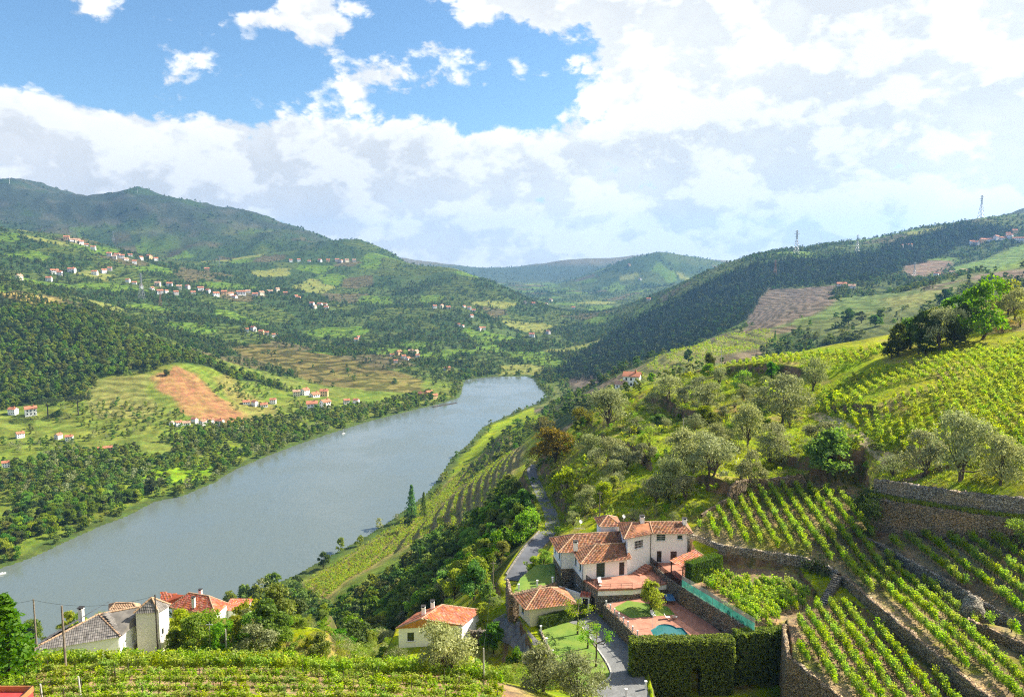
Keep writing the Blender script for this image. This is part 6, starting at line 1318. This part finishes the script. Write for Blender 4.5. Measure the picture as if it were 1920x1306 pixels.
# ivy hanging over the walls and banks
ivp = []
for line, z_, n_ in (([(66.4, 133), (63.5, 127), (62.5, 129)], 157.5, 260), ([(50.5, 124.9), (53.3, 121.4)], ZX-.6, 120), ([(62, 131), (66, 134.5)], 158, 160)):
    for (x0, y0), (x1, y1) in zip(line[:-1], line[1:]):
        t = rg.random(n_//(len(line)-1)); q = np.stack([x0+(x1-x0)*t+rg.normal(size=len(t))*.5, y0+(y1-y0)*t+rg.normal(size=len(t))*.5-.5, z_+rg.normal(size=len(t))*.9], 1); ivp.append(q)
ivp = np.concatenate(ivp); iv_, if_ = cards(np.repeat(ivp, 6, 0)+rg.normal(size=(len(ivp)*6, 3))*.3, np.tile((-.3, -1, .3), (len(ivp)*6, 1)), np.full(len(ivp)*6, .3), .8, rg); link('ivy', mesh_np('ivy', iv_, if_, M['ivy']), None, kind='stuff', label='dark ivy hanging over the corner of the stone walls', category='ivy')
# grass
W5L = [(q[0]-.35, q[1]-.45) for q in W5a]
def tuft(seed, n=16, h=.5):
    rg_ = np.random.default_rng(seed); V_ = []; Fq = []
    for i in range(n):
        b_ = rg_.normal(size=2)*.16; a = rg_.random()*6.28; l = h*rg_.uniform(.5, 1.1); d = np.array((math.cos(a), math.sin(a)))*l*.45; w_ = np.array((-math.sin(a), math.cos(a)))*.035; o = len(V_)
        V_ += [(*(b_-w_), 0), (*(b_+w_), 0), (*(b_+d*.6+w_*.6), l*.7), (*(b_+d-w_*.1), l)]; Fq.append((o, o+1, o+2, o+3))
    return mesh_np('tuft', V_, Fq, M['grass'])
TUFT = [tuft(i) for i in range(4)]
def grass(poly, sp, thr, name, label, s0=.6, s1=1.3, avoid=()):
    x_, y_ = lattice(poly, sp, rg, .5); k = fbm(x_/5, y_/5, 3, 201) > thr
    for av in avoid: k &= ~pip(x_, y_, av)
    x_, y_ = x_[k], y_[k]; scatter_mass(name, np.stack([x_, y_, H(x_, y_)-.03], 1), rg.uniform(s0, s1, len(x_)), TUFT, label, 'grass', rg, (1, 1.6))
grass(UND, 1.0, -.25, 'hill_grass', 'tall yellow green grass between the olive trees', .6, 1.4, HOUSE_AV+[T1_POLY])
grass(HILL1, 1.1, -.15, 'vineyard_grass', 'grass growing between the hillside vine rows', .5, 1.0)
grass([(60, 128), (66, 134), (95, 112), (110, 112), (100, 140), (75, 160), (58, 165), (50, 156), (66, 147)], .8, -.3, 'wall_top_grass', 'sunlit grass on top of the high stone wall', .6, 1.2, [T1_POLY, T2_POLY])
for q, nm in ((T1V, 'terrace_grass'), (T0V, 'row_grass')): grass(q, .7, .12, nm, 'weeds between the vine rows on the %s terrace' % ('upper' if nm[0] == 't' else 'lower'), .3, .7)
grass(FV, .8, .15, 'front_grass', 'weeds between the vines at the bottom left', .3, .6)

wx = []
for (x0, y0), (x1, y1), za, zb in zip(W5L[:-1], W5L[1:], (158.7, 159.1, 159.8, 160.3, 160.7), (159.1, 159.8, 160.3, 160.7, 161)):
    t = rg.random(160); wx.append(np.stack([x0+(x1-x0)*t+rg.normal(size=160)*.25, y0+(y1-y0)*t+rg.normal(size=160)*.25, za+(zb-za)*t-.15], 1))
wx = np.concatenate(wx); scatter_mass('ledge_grass', wx, rg.uniform(.8, 1.6, len(wx)), TUFT, 'strip of green grass on the ledge between the two tiers of the high wall', 'grass', rg, (1, 1.8))
# ---------------------------------------------------------------- houses across the valley
def house_meshes(wm, rm_, storeys, seed):
    """unit house 1 x .7, eaves at h: wall with window holes, gable roof, window panes"""
    h = .32*storeys+.08; a = MB(); wl = [(x_, x_+.12, .1+.32*s_, .1+.32*s_+.17) for s_ in range(storeys) for x_ in (.14, .44, .74)]; ws = [(x_, x_+.12, .1+.32*s_, .1+.32*s_+.17) for s_ in range(storeys) for x_ in (.14, .44)]
    c = [(-.5, -.35), (.5, -.35), (.5, .35), (-.5, .35)]
    for k in range(4): a.wall(c[k], c[(k+1) % 4], -.6, h, wl if k % 2 == 0 else ws, .02)
    for s_ in (-.5, .5): a.face((s_, -.35, h), (s_, .35, h), (s_, 0, h+.2)) if s_ > 0 else a.face((s_, .35, h), (s_, -.35, h), (s_, 0, h+.2))
    r = MB()
    for sg in (-1, 1):
        p = [(-.56, sg*.41, h-.035), (.56, sg*.41, h-.035), (.56, 0, h+.225), (-.56, 0, h+.225)]; p = p if sg < 0 else p[::-1]; r.face(*p); r.face(*[(q[0], q[1], q[2]-.03) for q in p[::-1]])
        for i in range(4): q, t = p[i], p[(i+1) % 4]; r.face((q[0], q[1], q[2]-.03), (t[0], t[1], t[2]-.03), t, q)
    r.box(.2, .28, -.12, -.04, h+.1, h+.36)
    g = MB(); g.box(-.478, .478, -.328, .328, .06, h-.04)
    o = []
    for mb, m in ((a, wm), (r, rm_), (g, M['glass'])):
        me = bpy.data.meshes.new('house_piece'); me.from_pydata(mb.v, [], mb.f); me.materials.append(m); o.append(me)
    return o
M['rooffar'] = m_plain('far_clay_roof', (.42, .16, .085), .9, .25, 1.0); M['roofpale'] = m_plain('far_pale_roof', (.46, .27, .18), .9, .25, 1.0); M['roofgrey'] = m_plain('far_grey_roof', (.30, .27, .25), .9, .2, 1)
HM = [house_meshes(M['white'], M['rooffar'], 1, 0), house_meshes(M['white'], M['rooffar'], 2, 1), house_meshes(M['cream'], M['roofpale'], 2, 2), house_meshes(M['white'], M['roofpale'], 1, 3), house_meshes(M['pinkwhite'], M['rooffar'], 2, 4), house_meshes(M['ochre'], M['rooffar'], 2, 5)]
HW = ['white', 'tall white', 'tall cream', 'pale roofed white', 'tall pale', 'tall ochre']
CL = {
 'in the village below the orange field': ([(322,795,13),(335,798,14),(350,796,16),(365,792,14),(380,797,16),(395,793,13),(412,797,18)], 600, 1200),
 'in the hamlet under the brown terraces': ([(462,757,16),(478,760,14),(495,762,16),(512,756,14),(556,742,16),(572,740,18),(590,744,20),(608,742,18),(585,768,24),(610,764,22),(650,757,14),(668,756,13)], 700, 1400),
 'on the left bank fields': ([(25,776,18),(58,778,24),(12,875,14),(38,820,16),(130,826,16),(110,822,10),(190,848,12),(205,846,9)], 500, 1200),
 'below the brown hill': ([(790,745,15),(805,743,16),(815,747,13)], 900, 1700),
 'in the cluster above the river bend': ([(735,667,10),(748,665,12),(757,672,10),(770,660,11),(780,664,12),(742,680,9),(765,674,11),(783,670,9)], 1200, 2300),
 'in the left terrace hamlet': ([(462,622,10),(475,620,12),(490,626,11),(500,628,10),(512,632,10),(520,630,9)], 1300, 2400),
 'in the long left hillside village': ([(240,529,9),(252,532,10),(296,536,12),(318,537,12),(336,542,11),(352,541,10),(376,545,13),(300,551,13),(312,549,8),(405,555,13),(420,552,12),(432,553,13),(452,552,20),(478,556,12),(506,548,12),(520,546,9),(560,562,9),(585,573,10),(600,572,11),(612,578,10),(590,578,9),(610,574,8),(265,540,9),(285,544,9),(330,552,10),(362,550,10),(390,549,10),(440,558,11),(465,548,10),(490,553,11),(535,553,9),(555,557,9)], 1500, 3300),
 'in the village below the mountain': ([(36,524,14),(102,513,16),(135,510,15),(92,527,12),(125,449,12),(135,452,12),(145,455,12),(175,468,10),(205,480,10),(220,482,12),(228,484,12),(215,485,9),(280,484,12),(195,512,11),(178,515,12),(252,494,9),(388,508,10),(545,491,7),(560,490,7),(580,491,7),(600,491,8),(615,491,8),(632,490,9),(650,491,9),(664,491,8),(152,458,10),(162,461,9),(236,488,10),(244,480,9),(264,487,9),(292,489,9),(112,516,11),(206,507,9),(640,492,8)], 1600, 4200),
 'on the terraces beyond the bend': ([(815,578,9),(828,577,9),(840,578,10),(870,576,8),(880,580,8),(888,583,8),(884,595,8),(900,619,9),(907,618,8),(860,611,7),(868,613,6),(997,632,12),(1028,626,10),(672,636,9),(668,640,9),(840,694,10),(836,697,8)], 1400, 3300),
 'far up the valley': ([(985,570,8),(1000,572,8),(1025,573,7),(1033,565,7),(1075,580,8),(1180,498,6),(1200,525,6),(1216,574,9)], 2200, 5000),
 'in the right hilltop village': ([(1822,458,10),(1830,460,12),(1842,455,12),(1855,452,12),(1868,449,11),(1880,449,12),(1893,447,13),(1905,450,13),(1915,453,12),(1902,437,10),(1890,442,9)], 1500, 2600),
 'in the hamlet on the right slope': ([(1755,518,10),(1766,517,11),(1775,519,10),(1785,516,11),(1808,515,18),(1795,540,18),(1705,462,12),(1690,464,8)], 1200, 2500)}
rgh = np.random.default_rng(77); hc = 0
for cname, (lst, lo, hi) in CL.items():
    lst = sorted(lst); hs = []
    for (px, py, wp) in lst:
        g = G(px, py, lo, hi)
        if g is None: g = G(px, py+8, lo, hi)
        if g is None: continue
        hs.append((px, g, wp))
    for j, (px, g, wp) in enumerate(hs):
        k = int(rgh.integers(0, 6)) if rgh.random() > .35 else 1; s_ = max(wp*g[1]/F*.8, 6.5); s_ = min(s_, 30)
        nm = '%s house, %s from the left %s' % (HW[k], ordw(j+1), cname)
        e = thing('house', nm, 'house', 'houses across the valley', (g[0], g[1], g[2])); e.scale = (s_, s_, min(s_, 13)); e.rotation_euler = (0, 0, rgh.normal()*.5+(.5 if px < 960 else -.4))
        for pn, me in zip(('wall', 'roof', 'window_panes'), HM[k]): link(pn, me, e)
        hc += 1
for (px, py, wp, lo, hi, lab, k) in ((1185,724,30,350,900,'white house with tiled roof on the slope beyond the olive trees',1),(1165,727,22,350,900,'low outbuilding with clay roof left of the white slope house',3),(1672,607,22,200,420,'white farmhouse on the crest above the bright vineyard',0),(1578,540,16,900,2000,'pale farm building among the dark fields, left',4),(1597,540,12,900,2000,'long white shed among the dark fields, right',3)):
    g = G(px, py, lo, hi)
    if g is None: continue
    s_ = wp*g[1]/F; e = thing('house', lab, 'house', None, tuple(g)); e.scale = (s_, s_, min(s_, 12)); e.rotation_euler = (0, 0, -.35)
    for pn, me in zip(('wall', 'roof', 'window_panes'), HM[k]): link(pn, me, e)
# ---------------------------------------------------------------- pylons, turbines, poles
def pylon(px, py, hpx, label, lo, hi, rusty=False):
    g = G(px, py, lo, hi)
    if g is None: return
    h = hpx*g[1]/F; t = thing('pylon', label, 'pylon', 'power pylons', tuple(g)); b_ = h*.09; mb = MB(); r = max(.10, h*.0055); lv = [0, .18, .34, .48, .6, .7, .79, .87, .94, 1]; w_ = [b_*(1-.86*min(1, q/.7))+h*.008 for q in lv]
    C = [[np.array((sx*w_[i], sy*w_[i], h*lv[i])) for sx, sy in ((-1, -1), (1, -1), (1, 1), (-1, 1))] for i in range(len(lv))]
    for i in range(len(lv)-1):
        for k in range(4): mb.tube(C[i][k], C[i+1][k], r, None, 4, False); mb.tube(C[i][k], C[i+1][(k+1) % 4], r*.7, None, 4, False); mb.tube(C[i][(k+1) % 4], C[i+1][k], r*.7, None, 4, False)
    m = M['rust'] if rusty else M['galv']; mb.build('mast', m, t)
    for q in (.72, .82, .92):
        ar = MB(); ln = h*.11*(1.1 if q == .82 else .85)
        for sg in (-1, 1): ar.tube((0, 0, h*q), (sg*ln, 0, h*q+.02*h), r*.9, None, 4); ar.tube((0, 0, h*(q+.035)), (sg*ln, 0, h*q+.02*h), r*.7, None, 4)
        ar.build('cross_arm', m, t)
M['rust'] = m_plain('rusty_steel', (.36, .19, .11), .8, .2, 2)
PY_L = [(1493,477,45,'steel pylon on the right skyline, left of two',1000,3000),(1607,472,32,'steel pylon on the right skyline, right of two',1000,3000),(1839,409,42,'steel pylon on the highest right ridge',1000,3200),(1453,518,31,'brownish pylon on the wooded right hill',1000,2600),(301,573,28,'orange lattice pylon among the left terraces',1400,3200),
        (412,500,18,'grey pylon below the mountain slope',1800,4200),(266,560,48,'tall grey pylon in the left village',1300,3000),(213,452,18,'grey pylon by the upper village',2000,4300),(1714,520,28,'thin pylon below the hilltop village',1000,2500)]
for a in PY_L: pylon(*a, rusty=('orange' in a[3] or 'brown' in a[3]))
def turbine(px, py, hpx, label):
    g = None
    for dy in (0, 4, 8, 12, 16, 24):
        g = G(px, py+dy, 2500, 9300)
        if g is not None: break
    if g is None: return
    h = hpx*g[1]/F*.75; t = thing('wind_turbine', label, 'turbine', 'wind turbines', tuple(g)); mb = MB(); mb.tube((0, 0, -5), (0, 0, h), h*.022, h*.014, 6); mb.build('tower', M['frame'], t); mb = MB(); mb.box(-h*.025, h*.025, -h*.06, h*.04, h, h*1.045); mb.build('nacelle', M['frame'], t)
    for k in range(3):
        a = k*2.094+px*.01; mb = MB(); c = np.array((0, -h*.06, h*1.02)); mb.tube(c, c+np.array((math.sin(a), 0, math.cos(a)))*h*.5, h*.016, h*.005, 4); mb.build('blade', M['frame'], t)
for a in ((18,344,15,'wind turbine at the far left of the mountain skyline'),(114,357,13,'wind turbine second on the left mountain skyline'),(211,362,12,'wind turbine third on the left mountain skyline'),(258,362,9,'wind turbine fourth on the left mountain skyline'),(1065,487,12,'wind turbine on the far blue ridge')): turbine(*a)
POLE_TOPS = []
def pole(px, pb, pt, label, m, r=.13, arm=False, Y=None):
    g = G(px, pb) if Y is None else PY(px, pb, Y)
    if Y is not None: g[2] = min(g[2], 1e9)
    h = (pb-pt)*g[1]*1.08/F; z0 = float(H(g[0], g[1])); z0 = min(z0, g[2]); t = thing('utility_pole', label, 'pole', 'utility poles', (g[0], g[1], z0)); top = g[2]+h-z0; mb = MB(); mb.tube((0, 0, -.3), (0, 0, top), r, r*.7, 8); mb.build('post', m, t)
    if arm: mb = MB(); mb.box(-.5, .5, -.05, .05, top-.4, top-.28); mb.build('cross_arm', m, t)
    POLE_TOPS.append((g[0], g[1], z0+top-.15)); return t
pole(71,1240,1120,'tall grey timber pole at the left in front of the old house',M['post_wood'],.14); pole(124,1258,1132,'brownish timber pole second from the left',M['post_wood'],.14); pole(297,1235,1112,'dark timber pole beside the tower of the old house',M['post_dark'],.13); pole(301,1228,1140,'pale concrete pole beside the tower',M['concrete'],.12)
pole(395,1228,1165,'thin pole with a short arm behind the vineyard',M['galv'],.07,True); pole(425,1230,1178,'short concrete pole behind the vineyard',M['concrete'],.11); pole(907,1285,1212,'white concrete pole in front of the large olive',M['concrete'],.10)
pole(925,1125,1052,'timber pole beside the road left of the villa',M['post_wood'],.12,True); pole(1124,988,922,'telegraph pole with crossbar behind the villa roof',M['post_wood'],.12,True); pole(1281,812,788,'short pale pole in the shaded olive terrace',M['concrete'],.10); pole(1317,738,712,'short pole among the ridge olives',M['concrete'],.10)
pole(1352,690,648,'slim pole on the crest below the forest',M['galv'],.12); pole(1418,668,645,'slim dark pole on the crest of the vineyard',M['post_dark'],.10); pole(1795,600,545,'timber pole beside the hilltop trees',M['post_wood'],.12); pole(1910,540,503,'pole with crossbar at the right border of the hilltop',M['post_wood'],.12,True)
for i, (px, pb, pt, lab) in enumerate(((152,1310,1268,'pale stone vine post leaning in the front rows, right'),(80,1312,1282,'pale stone vine post in the front rows, left'))):
    g = G(px, pb); h = (pb-pt)*g[1]*1.15/F; mb = MB(); mb.tube((0, 0, -.2), (-.12, 0, h), .10, .08, 5); mb.build('stone_post', M['concrete'], None, loc=tuple(g), label=lab, category='post')
def wire(a, c, sag, label, r=.02):
    mb = MB(); a = np.array(a); c = np.array(c); n_ = 14; P = [a+(c-a)*t-np.array((0, 0, sag*4*t*(1-t))) for t in np.linspace(0, 1, n_+1)]; v_, f_ = tube_np(P, [r]*(n_+1), 4); link('wire', mesh_np('wire', v_, f_, M['metal_dark']), None, label=label, category='wire')
wire(POLE_TOPS[0], POLE_TOPS[2], 1.2, 'cable sagging from the left timber pole to the tower'); wire(POLE_TOPS[0], np.array(POLE_TOPS[0])+(-14, 4, -2.5), .5, 'cable running from the left timber pole out of view'); wire(POLE_TOPS[7], POLE_TOPS[6], .8, 'cable from the roadside pole down to the white pole')
# cart at the bottom left corner
ct = thing('trailer', 'red trailer with a wooden box at the bottom left corner', 'trailer', None); g = PY(14, 1300, 62); u = np.array((1, .1)); mb = MB(); mb.obox(g[:2], (1, 0), 1.6, 1.0, g[2]-.9, g[2]-.35); mb.build('body', m_plain('red_paint', (.42, .06, .06), .5, .15, 2), ct)
for q, hx, hy in (((0, -1.0), 1.6, .05), ((0, 1.0), 1.6, .05), ((1.6, 0), .05, 1.0), ((-1.6, 0), .05, 1.0)): mb = MB(); mb.obox((g[0]+q[0], g[1]+q[1]), (1, 0), hx, hy, g[2]-.35, g[2]+.15); mb.build('side_board', m_plain('rust_board', (.40, .16, .06), .8, .2, 2), ct)
for sx in (-1.6, 1.6): mb = MB(); mb.tube((g[0]+sx, g[1]-1, g[2]+.1), (g[0]+sx, g[1]+1, g[2]+.25), .04); mb.build('rail', M['metal_dark'], ct)
for sx in (-1.0, 1.0):
    for sy in (-1.0, 1.0): mb = MB(); mb.tube((g[0]+sx, g[1]+sy-.1, g[2]-1.1), (g[0]+sx, g[1]+sy+.1, g[2]-1.1), .42, None, 14); mb.build('wheel', M['metal_dark'], ct)
# boats and moorings
def boat(px, py, ln, label, mast=False):
    p = PZ(px, py, 0); t = thing('boat', label, 'boat', None, (p[0], p[1], 0)); mb = MB(); hl = [(-.5, .16), (.1, .18), (.35, .12), (.5, 0)]; top = [(x_*ln, w_*ln, .12*ln) for x_, w_ in hl]; bot = [(x_*ln*.9, w_*ln*.6, -.05*ln) for x_, w_ in hl]
    for sg in (1, -1):
        for i in range(3): a = [(q[0], q[1]*sg, q[2]) for q in (bot[i], bot[i+1], top[i+1], top[i])]; mb.face(*(a if sg < 0 else a[::-1]))
    mb.face((-.5*ln, -.16*ln, .12*ln), (-.5*ln, .16*ln, .12*ln), (-.45*ln, .1*ln, -.05*ln), (-.45*ln, -.1*ln, -.05*ln)); mb.face(*[(q[0], -q[1], q[2]-.02) for q in top], *[(q[0], q[1], q[2]-.02) for q in top[::-1][1:]]); mb.build('hull', M['frame'], t); mb = MB(); mb.box(-.25*ln, .1*ln, -.09*ln, .09*ln, .11*ln, .24*ln); mb.build('cabin', M['frame'], t)
    if mast: mb = MB(); mb.tube((0, 0, .2*ln), (0, 0, 1.1*ln), .08); mb.build('mast', M['frame'], t)
    t.rotation_euler = (0, 0, 1.0); return t
boat(644,813,6,'small white sailing boat moored by the left bank trees',True); boat(4,1076,5,'white boat at the left border of the river')
jt = thing('jetty', 'dark floating jetty along the bank at the river bend', 'jetty'); a = PZ(812, 763, 0); c = PZ(856, 755, 0); u = (c-a)[:2]; Ln = np.linalg.norm(u); u /= Ln; mb = MB(); mb.obox(((a+c)/2)[:2], u, Ln/2, 1.5, -.2, .7); mb.build('deck', M['post_dark'], jt)
for t_ in (.2, .5, .8): q = a[:2]+u*Ln*t_; mb = MB(); mb.tube((*q, -1), (*q, 2.2), .2); mb.build('post', M['post_wood'], jt)
# umbrella pines and lone trees on the left fields
for kd, px, py, hp_, wf, lab in (('stonepine',90,783,36,1.0,'umbrella pine beside the farm on the left, left of two'),('stonepine',147,778,36,.9,'umbrella pine right of the farm on the left'),('broad',110,780,12,1.4,'round bush between the two umbrella pines'),('dark',312,705,14,1.1,'dark bush on the orange field')): tree_px(kd, px, py, hp_, lab, 'tree', None, wf, 600, 1300)
HAZE = 6.8e-5
# ---------------------------------------------------------------- the air
mb = MB(); mb.box(-9000, 9000, -60, 10200, -9, 810)
hz = mb.build('haze', None or bpy.data.materials.new('haze'), None, kind='stuff', label='thin blue haze filling the valley', category='haze')
hm = hz.data.materials[0]; hm.use_nodes = True; nt = hm.node_tree; nt.nodes.clear(); o = nt.nodes.new('ShaderNodeOutputMaterial'); pv = nt.nodes.new('ShaderNodeVolumePrincipled')
pv.inputs['Color'].default_value = (.24, .52, 1.0, 1); pv.inputs['Density'].default_value = HAZE; pv.inputs['Anisotropy'].default_value = .3
nt.links.new(pv.outputs[0], o.inputs['Volume'])
